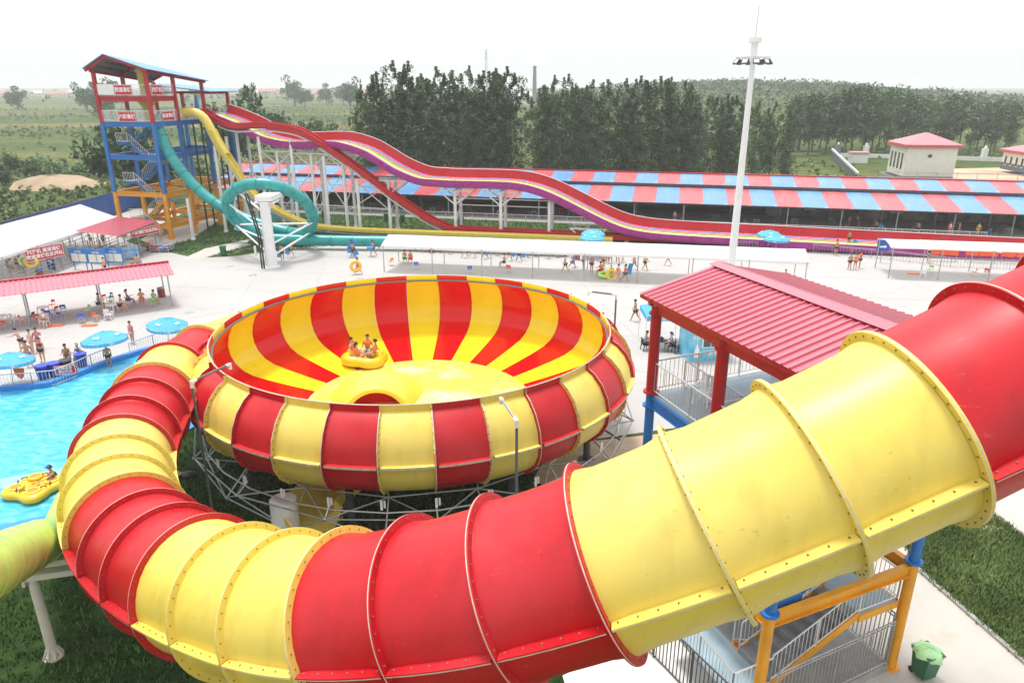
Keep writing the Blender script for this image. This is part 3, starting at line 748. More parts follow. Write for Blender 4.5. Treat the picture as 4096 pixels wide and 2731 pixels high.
# stairs: coordinates p along VV from A, q towards C1
def tq(p, q, z): return up(A_ + VV * p - U * q, z)
def flight(p0, z0, p1, z1, q0, q1, m='ochre', rails=(True, True)):
    n = max(2, round(abs(z1 - z0) / 0.17)); 
    tm = MB(); w = abs(p1 - p0) / n
    for k in range(n):
        u = (k + 0.5) / n; pc = p0 + (p1 - p0) * u; zz = z0 + (z1 - z0) * (k + 1) / n
        b = MB(); c = tq(pc, (q0 + q1) / 2, zz); ang = math.atan2(VV.y, VV.x)
        b.box(c, (w * 1.05, abs(q1 - q0), 0.04), rz=ang); b.box(c + VV * (-w / 2 * (1 if p1 > p0 else -1)) - V(0, 0, 0.08), (0.02, abs(q1 - q0) - 0.02, 0.14), rz=ang); b.build('tread', M['step'], gz)
    for q, rr in ((q0, rails[0]), (q1, rails[1])):
        b = MB(); b.bar(tq(p0, q, z0), tq(p1, q, z1), 0.06, 0.26); b.build('stringer', M[m], gz)
        if rr: railing(gz, tq(p0, q, z0 + 0.1), tq(p1, q, z1 + 0.1), 1.0, 0.15)
def landing(p0, p1, q0, q1, z, m='ochre'):
    b = MB(); b.slab([tq(p0, q0, z), tq(p1, q0, z), tq(p1, q1, z), tq(p0, q1, z)], 0.06); b.build('landing', M['deckgrey'], gz)
    b = MB(); b.bar(tq(p0, q0 - 0.03, z - 0.12), tq(p1, q0 - 0.03, z - 0.12), 0.06, 0.24); b.bar(tq(p1 + 0.03, q0, z - 0.12), tq(p1 + 0.03, q1, z - 0.12), 0.06, 0.24); b.build('edge_beam', M[m], gz)
landing(3.7, 5.35, 0.1, 3.2, 2.6); flight(0.5, 1.2, 3.7, 2.6, 0.1, 1.5)
landing(-0.9, 0.5, 0.1, 3.2, 1.2); flight(3.4, 0.0, 0.5, 1.2, 1.8, 3.1)
landing(0.2, 1.4, 0.3, 3.4, 4.0, 'blue'); flight(3.7, 2.6, 1.4, 4.0, 1.8, 3.1)
flight(1.4, 4.0, 4.4, 5.4, 0.35, 1.6, 'blue'); landing(4.4, 5.4, 0.3, 6.4, 5.4, 'blue'); flight(4.6, 5.4, 1.2, 7.7, 5.2, 6.5, 'blue')
railing(gz, tq(3.7, 0.12, 2.6), tq(5.35, 0.12, 2.6), 1.0, 0.15); railing(gz, tq(5.35, 0.12, 2.6), tq(5.35, 3.2, 2.6), 1.0, 0.15)
railing(gz, tq(-0.9, 0.1, 1.2), tq(0.5, 0.1, 1.2), 1.0, 0.15); railing(gz, tq(-0.9, 0.1, 1.2), tq(-0.9, 3.2, 1.2), 1.0, 0.15)
b = MB(); b.slab([tq(1.0, -0.35, 0.3), tq(5.3, -0.1, 0.3), tq(5.3, 3.4, 0.3), tq(1.0, 3.4, 0.3)], 0.3); b.build('plinth', M['grey'], gz)
railing(gz, tq(0.4, -0.25, 0.3), tq(5.2, -0.1, 0.3), 1.7, 0.15, m='galv', r=0.016, mid=True); railing(gz, tq(5.25, 0.0, 0.3), tq(5.25, 3.3, 0.3), 1.9, 0.15, m='galv', r=0.016, mid=True)
railing(gz, tq(-0.9, 0.0, 0.02), tq(-1.6, 5.0, 0.02), 1.7, 0.16, m='dark', r=0.02)
tag(put('ground_sheet', MB().add([G(2250, 2700, 0.02), G(2380, 2640, 0.02), G(2700, 2560, 0.03), G(2830, 2540, 0.02), G(2960, 2690, 0.03), G(3050, 2800, 0.02), G(2500, 2860, 0.02), G(2280, 2800, 0.02), G(2600, 2690, 0.09), G(2780, 2660, 0.10)], [(0, 1, 8), (1, 2, 8), (2, 9, 8), (2, 3, 9), (3, 4, 9), (4, 5, 9), (5, 6, 9), (6, 8, 9), (6, 7, 8), (7, 0, 8)]).mesh('ground_sheet', mat('dusty tarpaulin', (0.72, 0.70, 0.67), 0.7, 0.08, 1.5, bump=0.4, bscale=2.0, dirt_or_sheen=((0.42, 0.30, 0.20), 1.1, 0.60, 0.8)))), 'crumpled white tarpaulin with brown stains lying by the stair tower', 'tarpaulin')
# plastic chair on the deck comes later with the other chairs

# ------------------------------------------------------------------ lime slide and its post at the left edge
lm = thing('lime_tube', 'pale lime green tube slide passing under the raft tube', 'water slide', (-13, 17, 0))
pts, _ = spline([(-9.3, 9.0, 9.9), (-10.7, 11.6, 8.4), (-12.0, 14.0, 7.0), (-14.1, 17.9, 4.7), (-16.2, 21.8, 2.4), (-18.6, 26.2, 0.9)], 40)
for i in range(0, 39, 3):
    seg = pts[i:i + 4]
    if len(seg) > 1:
        b = MB(); b.tube(seg, 0.70, 24, cap=False); b.build('tube_section', M['lime'], lm, True)
        b = MB(); d = (seg[1] - seg[0]).normalized(); b.tube([seg[0] - d * 0.02, seg[0] + d * 0.02], 0.708, 24); b.build('joint_ring', M['lime'], lm, True)
for i in (33,):
    p = pts[i]; b = MB(); b.tube([up(p, 0), up(p, p.z - 0.6)], 0.14, 10); b.build('leg', M['beige'], lm, True)
sp_ = thing('support_pillar', 'beige steel pillar with a louvred box arm on the dark lawn', 'pillar', (-14.9, 18.4, 0))
b = MB(); b.tube([(-14.9, 18.4, 0), (-14.9, 18.4, 3.9)], 0.15, 14); b.tube([(-14.9, 18.4, 0), (-14.9, 18.4, .06)], 0.3, 14)
for k in range(8): a = k * PI / 4; b.bar((-14.9 + .28 * math.cos(a), 18.4 + .28 * math.sin(a), .05), (-14.9 + .15 * math.cos(a), 18.4 + .15 * math.sin(a), .35), .03, .08)
b.build('post', M['beige'], sp_, True)
for k in range(3):
    b = MB(); b.box((-14.35, 18.6, 3.2 + 0.42 * k), (1.5, 0.5, 0.2), rz=0.25); b.build('louvre', M['beige'], sp_)
b = MB(); b.box((-13.6, 18.8, 3.6), (0.08, 0.6, 1.3), rz=0.25); b.box((-15.1, 18.42, 3.6), (0.08, 0.6, 1.3), rz=0.25); b.build('end_plate', M['beige'], sp_)

# wheeled bin with a green bag
def wheelie(label, loc, rz, bag=False, sc=1.0):
    t = thing('wheeled_bin', label, 'bin', loc, rz)
    b = MB(); b.add([(-.24, -.24, .08), (.24, -.24, .08), (.24, .24, .08), (-.24, .24, .08), (-.29, -.32, .95), (.29, -.32, .95), (.29, .32, .95), (-.29, .32, .95)], [(3, 2, 1, 0), (0, 1, 5, 4), (1, 2, 6, 5), (2, 3, 7, 6), (3, 0, 4, 7), (4, 5, 6, 7)])
    b.box((0, 0, .96), (.64, .70, .05)); put('body', b.mesh('body', M['green_bin']), t, sc=sc)
    for x in (-.22, .22): put('wheel', MB().tube([(x - .03, .25, .1), (x + .03, .25, .1)], .1, 12).mesh('wheel', M['black']), t, sc=sc)
    if bag:
        b = MB(); prof = [(.02, 1.10), (.2, 1.09), (.34, 1.02), (.40, .93), (.42, .86)]
        for j in range(20):
            a = 2 * PI * j / 20
            for i, (r, z) in enumerate(prof): k = 1 + .12 * math.sin(5 * a + i) + .06 * math.sin(11 * a); b.v.append((r * k * math.cos(a), r * k * 1.1 * math.sin(a), z + .03 * math.sin(7 * a + 2 * i)))
        for j in range(20):
            for i in range(4): b.f.append((j * 5 + i, ((j + 1) % 20) * 5 + i, ((j + 1) % 20) * 5 + i + 1, j * 5 + i + 1)); b.m.append(0)
        put('bag', b.mesh('bag', mat('pale green bag', (0.42, 0.72, 0.36), 0.4, 0.1, 4), True), t, sc=sc)
    else:
        b = MB(); b.box((0, .02, 1.01), (.64, .7, .05)); b.box((0, .36, .95), (.5, .06, .06)); put('lid', b.mesh('lid', M['green_bin']), t, sc=sc)
p = G(3690, 2700); wheelie('dark green wheeled bin covered by a pale green bag near the stair tower', (p.x, p.y, 0.01), 0.3, True)
p = G(895, 1022); wheelie('dark green wheeled bin at the lawn corner below the teal loop', (p.x, p.y, 0.01), 0.2)
for i, (x, y) in enumerate(((1250, 905), (1297, 872), (1545, 885), (1610, 890), (1845, 898))):
    p = G(x, y); wheelie('dark green wheeled bin on the lawn before the striped shed, %s from the white pier' % ordn(i), (p.x, p.y, 0), 0.1 * i)
# ------------------------------------------------------------------ tall launch tower at the left
TN = V(-41.0, 85.2, 0); E1 = (V(-48.4, 87.0, 0) - TN).normalized(); E2 = V(-E1.y, E1.x, 0) * -1
if E2.y < 0: E2 = -E2
AW = 6.9
def T(a, b_, z): return up(TN + E1 * a + E2 * b_, z)
tw = thing('launch_tower', 'tall launch tower with blue roof, red top and blue and ochre frame', 'tower', (TN.x - 2, TN.y + 6, 0))
BB = [0, 4.4, 9.6, 14.7]
cols = [(a, q) for q in BB for a in (0, AW)] + [(3.8, 4.4), (3.8, 9.6)]
for a, q in cols:
    b = MB(); b.bar(T(a, q, 0), T(a, q, 5.4), 0.42); b.bar(T(a, q, 0), T(a, q, 0.5), 0.6); b.build('column', M['ochre'], tw)
    b = MB(); b.bar(T(a, q, 5.4), T(a, q, 13.3), 0.40); b.build('column', M['blue'], tw)
    if a != 3.8 or q > 5: pass
    zt = (19.0 if q < 1 else 18.45 if q < 5 else 17.85 if q < 10 else 16.6)
    if a != 3.8:
        b = MB(); b.bar(T(a, q, 13.3), T(a, q, zt), 0.36); b.build('column', M['redp'], tw)
def ring(z, m, q1, h=0.5, q0=0.0, cross=True):
    for p_, r_ in ((T(0, q0, z), T(AW, q0, z)), (T(0, q1, z), T(AW, q1, z)), (T(0, q0, z), T(0, q1, z)), (T(AW, q0, z), T(AW, q1, z))):
        b = MB(); b.bar(p_, r_, 0.06, h); b.bar(p_ + V(0, 0, h / 2), r_ + V(0, 0, h / 2), 0.28, 0.05); b.bar(p_ - V(0, 0, h / 2), r_ - V(0, 0, h / 2), 0.28, 0.05); b.build('beam', M[m], tw)
    if cross:
        for q in BB[1:-1]:
            if q0 < q < q1: b = MB(); b.bar(T(0, q, z), T(AW, q, z), 0.18, h); b.build('beam', M[m], tw)
ring(1.5, 'ochre', 14.7); ring(5.25, 'ochre', 14.7); ring(9.5, 'blue', 14.7); ring(13.2, 'blue', 14.7); ring(16.0, 'redp', 4.4)
b = MB(); b.slab([T(0, 0, 13.5), T(AW, 0, 13.5), T(AW, 14.7, 13.5), T(0, 14.7, 13.5)], 0.12); b.build('deck', M['deckgrey'], tw)
b = MB(); b.slab([T(0, 0, 16.3), T(AW, 0, 16.3), T(AW, 4.4, 16.3), T(0, 4.4, 16.3)], 0.1); b.build('deck', M['deckgrey'], tw)
for z, q1 in ((13.5, 14.7), (16.3, 4.4)):
    railing(tw, T(0, 0, z), T(AW, 0, z), 1.2, 0.2, m='white', r=0.02, join=False, tr=0.035)
    railing(tw, T(0, 0, z), T(0, 4.4, z), 1.2, 0.2, m='white', r=0.02, join=False, tr=0.035)
    railing(tw, T(AW, 0, z), T(AW, q1, z), 1.2, 0.2, m='white', r=0.02, join=True, tr=0.035)
    if q1 > 5: railing(tw, T(0, 12.6, z), T(0, 14.7, z), 1.2, 0.2, m='white', r=0.02, join=True, tr=0.035); railing(tw, T(0, 14.7, z), T(AW, 14.7, z), 1.2, 0.2, m='white', r=0.02, join=True, tr=0.035)
# falling main roof: ridge along E2, gable at the front; each slope is a slab of blue sheets
ROOFB = mat('blue roof sheet', (0.10, 0.30, 0.56), 0.36, 0.08, 0.5, spec=0.6)
UND = mat('dark roof underside', (0.16, 0.17, 0.18), 0.7)
def slope(q0, q1, ea, ra, ze0, zr0, ze1, zr1, n):
    for i in range(n):
        u0, u1 = i / n, (i + 1) / n; q0_, q1_ = q0 + (q1 - q0) * u0, q0 + (q1 - q0) * u1 - 0.02
        f = lambda z0, z1, u: z0 + (z1 - z0) * u
        b = MB(); b.slab([T(ea, q0_, f(ze0, ze1, u0)), T(ea, q1_, f(ze0, ze1, u1)), T(ra, q1_, f(zr0, zr1, u1)), T(ra, q0_, f(zr0, zr1, u0))], 0.06)
        b.build('roof_sheet', ROOFB, tw)
    b = MB(); b.slab([T(ea, q0, ze0 - .075), T(ea, q1, ze1 - .075), T(ra, q1, zr1 - .075), T(ra, q0, zr0 - .075)], 0.02); b.build('roof_lining', UND, tw)
slope(-0.9, 9.9, -0.9, 4.4, 19.2, 20.75, 18.0, 19.3, 10); slope(-0.9, 9.9, AW + 0.5, 4.4, 19.3, 20.75, 18.0, 19.3, 10)
slope(9.2, 15.3, -1.3, AW + 0.8, 16.75, 17.6, 16.75, 17.6, 6)
for q, z0, z1 in ((-0.5, 19.05, 20.5), (4.4, 18.5, 19.85), (9.6, 17.85, 19.1)):
    b = MB(); b.bar(T(-0.6, q, z0), T(4.4, q, z1), 0.2, 0.34); b.bar(T(AW + 0.6, q, z0), T(4.4, q, z1), 0.2, 0.34); b.build('rafter', M['redp'], tw)
for a in (0, AW):
    b = MB(); b.bar(T(a, -0.5, 19.0), T(a, 9.6, 17.9), 0.2, 0.3); b.build('eave_beam', M['redp'], tw)
    b = MB(); b.bar(T(a, 9.6, 16.55), T(a, 14.7, 16.55), 0.2, 0.3); b.build('eave_beam', M['redp'], tw)
b = MB(); b.bar(T(0, 14.7, 16.55), T(AW, 14.7, 16.55), 0.2, 0.3); b.build('eave_beam', M['redp'], tw)
for k in range(6):
    b = MB(); a = 0.3 + k * 1.4; b.bar(T(a, -0.5, 19.0 + 0.25 * (4 - abs(a - 4))), T(a, 9.6, 17.9 + 0.2 * (4 - abs(a - 4))), 0.08, 0.12); b.build('purlin', M['dark'], tw)
# zig-zag stairs in the core
def tflight(a0, z0, a1, z1, q, m):
    n = 9
    for s in (-0.6, 0.6):
        b = MB(); b.bar(T(a0, q + s, z0), T(a1, q + s, z1), 0.07, 0.34); b.build('stringer', M[m], tw)
    for k in range(n):
        u = (k + .5) / n; b = MB(); c = T(a0 + (a1 - a0) * u, q, z0 + (z1 - z0) * u); b.box(c, (0.3, 1.2, 0.05), rz=math.atan2(E1.y, E1.x)); b.build('tread', M['step'], tw)
    railing(tw, T(a0, q - .6, z0 + .1), T(a1, q - .6, z1 + .1), 1.0, 0.25, m='white', r=0.016, join=True)
lev = [0.0, 2.1, 4.2, 6.5, 8.8, 11.1, 13.4]
for k in range(6):
    a0, a1 = (2.6, 5.2) if k % 2 == 0 else (5.2, 2.6)
    m = 'ochre' if k < 2 else 'blue'
    tflight(a0, lev[k], a1, lev[k + 1], 2.2 if k % 2 == 0 else 3.6, m)
    if k < 5:
        aa = (5.2, 6.7) if k % 2 == 0 else (0.9, 2.6)
        b = MB(); b.slab([T(aa[0], 1.5, lev[k + 1]), T(aa[1], 1.5, lev[k + 1]), T(aa[1], 4.3, lev[k + 1]), T(aa[0], 4.3, lev[k + 1])], 0.1); b.build('landing', M['step'], tw)
        b = MB(); b.bar(T(aa[0], 1.5, lev[k + 1] - .15), T(aa[1], 1.5, lev[k + 1] - .15), 0.1, 0.3); b.build('edge_beam', M[m], tw)
        railing(tw, T(aa[0], 1.5, lev[k + 1]), T(aa[1], 1.5, lev[k + 1]), 1.05, 0.2, m='white', r=0.016, join=True)
for k, (a, q) in enumerate(((-0.7, 6.0), (-0.5, 7.8), (-0.6, 10.8), (-0.4, 12.2), (-0.5, 13.4), (2.6, 12.0))):
    b = MB(); b.tube([T(a, q, 0), T(a, q, 13.2)], 0.11, 8); b.build('drop_pipe', M['black'], tw)
# name boards on the railings
fN = math.atan2(-E2.y, -E2.x); fS = math.atan2(-E1.y, -E1.x)
sign(tw, T(3.2, -0.08, 16.95), 2.3, 1.1, fN, ['竞速滑梯'], 0.56); sign(tw, T(-0.08, 1.35, 16.95), 1.9, 1.1, fS, ['跳楼机'], 0.56)
sign(tw, T(3.3, -0.08, 14.05), 2.3, 1.1, fN, ['六彩滑梯'], 0.56); sign(tw, T(-0.08, 2.6, 14.1), 2.1, 1.05, fS, ['高速滑梯'], 0.5)
b = MB(); b.box((T(5.55, -0.07, 17.0)), (2.2, 0.05, 1.15), rz=fN + PI / 2); b.build('blank_panel', M['white'], tw)
# launch capsule of the teal slide
b = MB(); c = T(3.2, 3.4, 0); b.rev([(0.0, 19.3), (0.75, 19.25), (0.78, 18.9), (0.62, 18.8), (0.55, 17.2), (0.55, 16.3)], 18, c=(c.x, c.y, 0)); b.rev([(0.55, 16.2), (1.2, 15.9), (0.5, 14.9), (0.5, 13.5)], 18, c=(c.x, c.y, 0)); b.build('launch_capsule', M['yellow'], tw, True)

# ------------------------------------------------------------------ teal loop slide
ts = thing('loop_slide', 'teal tube slide dropping from the tower into a tilted loop', 'water slide', (-26, 79, 0))
lc = V(-26.1, 77.4, 4.55); LR = 4.45; th = R(50)
e_x = V(1, 0, 0); e_u = V(0, -math.cos(th), math.sin(th))
def loop(a): return lc + e_x * (LR * math.cos(a)) + e_u * (LR * math.sin(a))
loops = [loop(R(d)) for d in range(-70, 251, 20)]
tp = [GY(631, 462, 87.0), GY(634, 500, 86.8), GY(642, 540, 86.5), GY(700, 650, 85.6), GY(800, 765, 84.8), GY(900, 835, 84.0), GY(1010, 884, 83.4), GY(1090, 912, 82.8), GY(1170, 930, 82.2)]
tp += [loop(R(-58)) + V(0.1, 0.6, 0.0)] + [loop(R(d)) for d in range(-35, 226, 20)] + [loop(R(243)) + V(-.2, -.2, 0), lc + V(-1.2, 2.3, -3.35), lc + V(2.5, 2.3, -3.5), lc + V(8, 2.0, -3.55), V(-8, 78.6, 1.0), V(6, 76.2, 1.0)]
pts, L_ = spline(tp, 170)
step_ = 5
for i in range(0, 168, step_):
    seg = pts[i:i + step_ + 1]
    if len(seg) < 2: continue
    b = MB(); b.tube(seg, 0.60, 18, cap=False); b.build('tube_section', M['teal'], ts, True)
    d = (seg[1] - seg[0]).normalized(); b = MB(); b.tube([seg[0] - d * .04, seg[0] + d * .04], 0.67, 18); b.build('joint_ring', M['teal'], ts, True)
b = MB(); fr = frames_of(pts[4:58]); b.tube([o + x * -0.40 + y * 0.36 for o, x, y in fr], 0.05, 5); b.build('water_line', M['white'], ts)
pier = thing('loop_pier', 'thick white steel pier holding the teal loop, with a braced top', 'support', (-24.6, 71.4, 0))
P0 = V(-24.6, 71.4, 0)
b = MB(); b.tube([P0, up(P0, 6.6)], [0.60, 0.48], 24); b.tube([P0, up(P0, .05)], 0.9, 20); b.build('column', M['white'], pier, True)
b = MB(); b.box(up(P0, 6.9) + V(0, 1.3, 0), (1.7, 3.0, 0.5)); b.box(up(P0, 6.5) + V(0, 0.8, 0), (2.0, 2.2, 0.08)); b.build('head_box', M['white'], pier)
for a_, zc in ((R(150), 4.6), (R(195), 2.4), (R(-10), 3.4), (R(205), 3.9), (R(-35), 2.2), (R(120), 6.6), (R(60), 6.6)):
    q = loop(a_); b = MB(); b.tube([up(P0, zc - 1.2), q + V(0, 0, -.55)], 0.1, 8); b.build('strut', M['white'], pier, True)
b = MB(); b.tube([loop(R(195)) + V(0, 0, -.6), loop(R(-12)) + V(0, 0, -.6)], 0.1, 8); b.build('strut', M['white'], pier, True)
for dx in (-0.85, -0.62):
    b = MB(); b.tube([V(P0.x + dx + .1, P0.y - .7, 0), V(P0.x + dx + .05, P0.y - .6, 3.4), V(P0.x + dx - .9, P0.y - .2, 7.4)], 0.09, 8); b.build('cable_pipe', M['black'], pier, True)
b = MB()
for p_, q_ in (((-28, 76.6, 0), (-28, 76.6, 1.0)), ((-22.2, 79.6, 0), (-22.2, 79.6, 0.9)), ((-15, 79.2, 0), (-15, 79.2, 0.7))):
    b = MB(); b.tube([p_, q_], 0.13, 8); b.build('leg', M['white'], ts, True)

# ------------------------------------------------------------------ wave slides
def on_line(pp, a, c, fix=None): return [GL(x, y, a, c) for x, y in pp]
def white_support(label, p, top, spread=0.0, axis=None, lat=None, brace=True):
    t = thing('slide_support', label, 'support', (p.x, p.y, 0), group='white steel posts under the wave slides')
    feet = [p] if not spread else [p - lat * spread, p + lat * spread]
    for f in feet:
        b = MB(); b.tube([up(f, 0), up(f, top)], 0.2, 12); b.tube([up(f, 0), up(f, .35)], [0.34, 0.2], 12); b.build('post', M['white'], t, True)
    if spread:
        b = MB(); b.bar(up(feet[0], top), up(feet[1], top), 0.2, 0.25); b.build('cross_beam', M['white'], t)
        if brace:
            for f in feet:
                b = MB()
                for s in (-1, 1): b.tube([up(f, top - 1.7), up(f + axis * 2.1 * s, top - 0.05)], 0.09, 6)
                b.bar(up(f - axis * 2.2, top), up(f + axis * 2.2, top), 0.14, 0.16); b.build('brace', M['white'], t)
        if top > 4: b = MB(); b.tube([up(feet[0], top * .35), up(feet[1], top * .6)], 0.06, 6); b.build('tie', M['white'], t)
    return t
RA, RB_ = V(-38.3, 92.9, 0), V(-6.2, 87.0, 0)
YA, YB = V(-39.0, 90.2, 0), V(-9.8, 85.6, 0)
# single yellow slide
ys_ = thing('speed_slide', 'yellow single speed slide dropping steeply from the tower', 'water slide', (-33, 89, 0))
yp = on_line([(736, 452), (775, 450), (812, 470), (838, 510), (872, 575), (928, 663), (982, 748), (1035, 800), (1090, 836), (1157, 872), (1222, 898), (1288, 914), (1440, 926), (1723, 938), (2100, 952), (2450, 966)], YA, YB)
pts, _ = spline(yp, 110)
secU = [(-.52, .42), (-.48, .1), (-.3, 0), (.3, 0), (.48, .1), (.52, .42), (.62, .42), (.58, .02), (.34, -.1), (-.34, -.1), (-.58, .02), (-.62, .42)]
fr = frames_of(pts)
for i in range(8, 109, 6):
    b = MB(); b.sweep(fr[i:i + 7], secU); b.build('chute_section', M['yellow'], ys_, True)
b = MB(); b.tube(pts[0:15], 0.55, 16, cap=False); b.build('covered_section', M['yellow'], ys_, True)
b = MB(); b.tube([o - y * 0.35 for o, x, y in fr[4:60]], 0.09, 6); b.build('spine', M['white'], ys_)
# single red wave slide
rs_ = thing('wave_slide', 'red single wave slide with two humps running down from the tower', 'water slide', (-25, 90, 0))
rpx = [(809, 452), (870, 490), (935, 512), (1030, 510), (1087, 511), (1170, 524), (1225, 545), (1270, 572), (1340, 620), (1409, 668), (1562, 781), (1662, 850), (1710, 880), (1770, 908), (1844, 924), (2309, 948), (2925, 978)]
pts, _ = spline(on_line(rpx, RA, RB_), 120); fr = frames_of(pts)
secR = [(-.6, .62), (-.56, .1), (-.36, 0), (.36, 0), (.56, .1), (.6, .62), (.72, .62), (.68, .04), (.4, -.12), (-.4, -.12), (-.68, .04), (-.72, .62)]
for i in range(0, 119, 6):
    b = MB(); b.sweep(fr[i:i + 7], secR); b.build('chute_section', M['red'], rs_, True)
b = MB(); b.tube([o - y * 0.42 for o, x, y in fr[4:70]], 0.1, 6); b.build('spine', M['white'], rs_)
dR = (RB_ - RA).normalized()
for k, (x, y) in enumerate(((902, 535), (1031, 535), (1159, 545), (1292, 612), (1427, 707), (1557, 800))):
    q = GL(x, y, RA, RB_); white_support('white post under the red wave slide, %s from the tower' % ordn(k), q, q.z - 0.35)
for k, (x, y) in enumerate(((857, 575), (985, 770), (1150, 885))):
    q = GL(x, y, YA, YB); white_support('white post under the yellow speed slide, %s from the tower' % ordn(k), q, q.z - 0.25)
white_support('white post carrying the steep teal drop beside the launch tower', GY(742, 745, 84.9), 4.9)
# six-lane rainbow slide
QA, QB = V(-36.0, 95.0, 0), V(28.7, 81.2, 0)
qs = thing('rainbow_slide', 'wide six-lane rainbow slide with a red far wall and purple near wall', 'water slide', (-4, 88, 0))
qpx = [(868, 452), (913, 466), (1009, 506), (1070, 541), (1161, 563), (1235, 567), (1320, 565), (1388, 569), (1475, 596), (1540, 633), (1605, 672), (1692, 707), (1770, 715), (1823, 718), (1961, 721), (2040, 724), (2100, 731), (2160, 746), (2222, 770), (2309, 813), (2397, 858), (2484, 896), (2571, 917), (2724, 932), (3072, 951), (3507, 975), (4096, 1006), (4700, 1035)]
pts, _ = spline(on_line(qpx, QA, QB), 210); fr = frames_of(pts)
LW = 0.74; lanes = [((0.34, 0.016, 0.22), 'purple'), ((0.80, 0.62, 0.16), 'yellow'), ((0.05, 0.42, 0.06), 'green'), ((0.75, 0.10, 0.02), 'orange'), ((0.03, 0.20, 0.62), 'blue'), ((0.60, 0.01, 0.03), 'red')]
LM = [mat(n + ' lane gelcoat', c, 0.25, 0.06, 1.0) for c, n in lanes]
x0 = 3 * LW                                # lateral +x is towards the camera
def strip(sec, name, m, n=12, **k):
    for i in range(0, 209, n):
        b = MB(); b.sweep(fr[i:i + n + 1], sec); b.build(name, m, qs, True)
for k in range(6):
    a = x0 - k * LW; strip([(a - .05, .03), (a - LW / 2, 0), (a - LW + .05, .03), (a - LW + .05, -.06), (a - .05, -.06)], 'lane', LM[k], 30)
for k in range(7):
    a = x0 - k * LW
    if 0 < k < 6: strip([(a + .03, .0), (a + .02, .035), (a - .02, .035), (a - .03, .0), (a, -.05)], 'lane_divider', M['white'], 60)
PURP = mat('purple fibreglass', (0.34, 0.016, 0.22), 0.28, 0.1, 0.8)
strip([(x0 - .05, .02), (x0 + .06, .16), (x0 + .16, .16), (x0 + .2, -.1), (x0 + .1, -.6), (x0 - .5, -.8), (x0 - .5, -.1)], 'side_wall', PURP)
strip([(-x0 + .05, .05), (-x0 - .08, 1.0), (-x0 - .18, 1.02), (-x0 - .25, .1), (-x0 - .1, -.4), (-x0 + .4, -.5), (-x0 + .4, -.1)], 'side_wall', M['red'])
strip([(x0 - .45, -.75), (x0 - .5, -.6), (-x0 + .4, -.4), (-x0 + .35, -.5)], 'underside', PURP, 60)
b = MB(); b.tube([o + x * (-x0 - .13) + y * 1.04 for o, x, y in fr], 0.04, 5); b.build('wall_cap', M['white'], qs)
dQ = (QB - QA).normalized(); latQ = V(-dQ.y, dQ.x, 0)
for k, (x, y, br_) in enumerate(((965, 515, 0), (1125, 590, 1), (1260, 600, 1), (1385, 605, 1), (1565, 690, 1), (1830, 745, 1), (2012, 750, 1), (2205, 790, 0), (2358, 880, 1), (2510, 930, 0))):
    q = GL(x, y, QA, QB); white_support('pair of white posts under the rainbow slide, %s pair from the tower' % ordn(k), q, max(0.4, q.z - 0.35 - (0.5 if k in (4, 8) else 0)), 1.25, dQ, latQ, bool(br_))
sf = thing('brace_frame', 'light white cross braces tying the slide posts near the tower', 'bracing', (-22, 89, 0))
for zz in (3.2, 6.2):
    b = MB(); b.tube([GL(930, 600, QA, QB).xy.to_3d() + V(0, 0, zz), GL(1560, 690, QA, QB).xy.to_3d() + V(0, 0, zz * .85)], 0.07, 6); b.build('tie_rod', M['white'], sf)
b = MB(); b.tube([up(GL(1830, 745, QA, QB), 4.4), up(GL(2205, 790, QA, QB), 4.4)], .06, 6); b.tube([up(GL(1830, 745, QA, QB), 3.6), up(GL(2205, 790, QA, QB), 3.6)], .06, 6); b.build('tie_rod', M['white'], sf)
pq = [up(GL(x, 700, QA, QB), 0) for x in (965, 1125, 1260, 1385, 1565)]
for k in range(4):
    b = MB(); h = (9.0, 8.6, 8.6, 7.0)[k]; b.tube([up(pq[k], h), up(pq[k + 1], 2.2)], .07, 6); b.tube([up(pq[k], 2.4), up(pq[k + 1], h - 1)], .07, 6); b.build('diagonal', M['white'], sf)
# blue sheet hoarding along the field edge
hd = thing('hoarding', 'long blue sheet metal hoarding along the field edge', 'fence', (-57, 90, 0))
for k in range(24):
    b = MB(); y0 = 62 + k * 2.0; x = -57.2 + 0.006 * (k - 12); b.box((x, y0 + 1, 1.5), (0.06, 1.97, 3.0)); b.build('sheet', mat('blue hoarding sheet', (0.018, 0.085, 0.33), 0.5, 0.1, .6) if k == 0 else hd.children[0].data.materials[0], hd)
b = MB(); b.bar((-57.2, 62, 3.03), (-57.2, 110, 3.03), .12, .08); b.build('cap_rail', M['dark'], hd)
# ------------------------------------------------------------------ long striped shed
EA = V(0.977, -0.215, 0); NB = V(0.215, 0.977, 0); S0_ = V(-47.2, 109.8, 0)
def SHD(s, d, z): return up(S0_ + EA * s + NB * d, z)
sh = thing('market_shed', 'long open shed with two tiers of red and blue striped roof', 'shed', (10, 100, 0))
NPN = 38; PW_ = 3.08
def corr(w, ln_vec, name, m):
    k = 10; st = w / k; sec = []
    for i in range(k): sec += [(i * st + 0.004, 0), (i * st + st * .55, 0), (i * st + st * .68, .05), (i * st + st * .86, .05)]
    sec += [(w - .006, 0), (w - .006, -.03), (0.004, -.03)]
    n = EA.cross(ln_vec).normalized(); n = n if n.z > 0 else -n
    b = MB(); b.sweep([(V(0, 0, 0), EA, n), (ln_vec, EA, n)], sec); return b.mesh(name, m)
lowv = NB * 7.2 + V(0, 0, 1.25); upv = NB * 4.6 + V(0, 0, 0.95); bkv = NB * 6.5 + V(0, 0, -1.5)
meshes = {(t, c): corr(PW_, v, 'roof_panel', M['sred' if c else 'sblue']) for t, v in (('l', lowv), ('u', upv), ('b', bkv)) for c in (0, 1)}
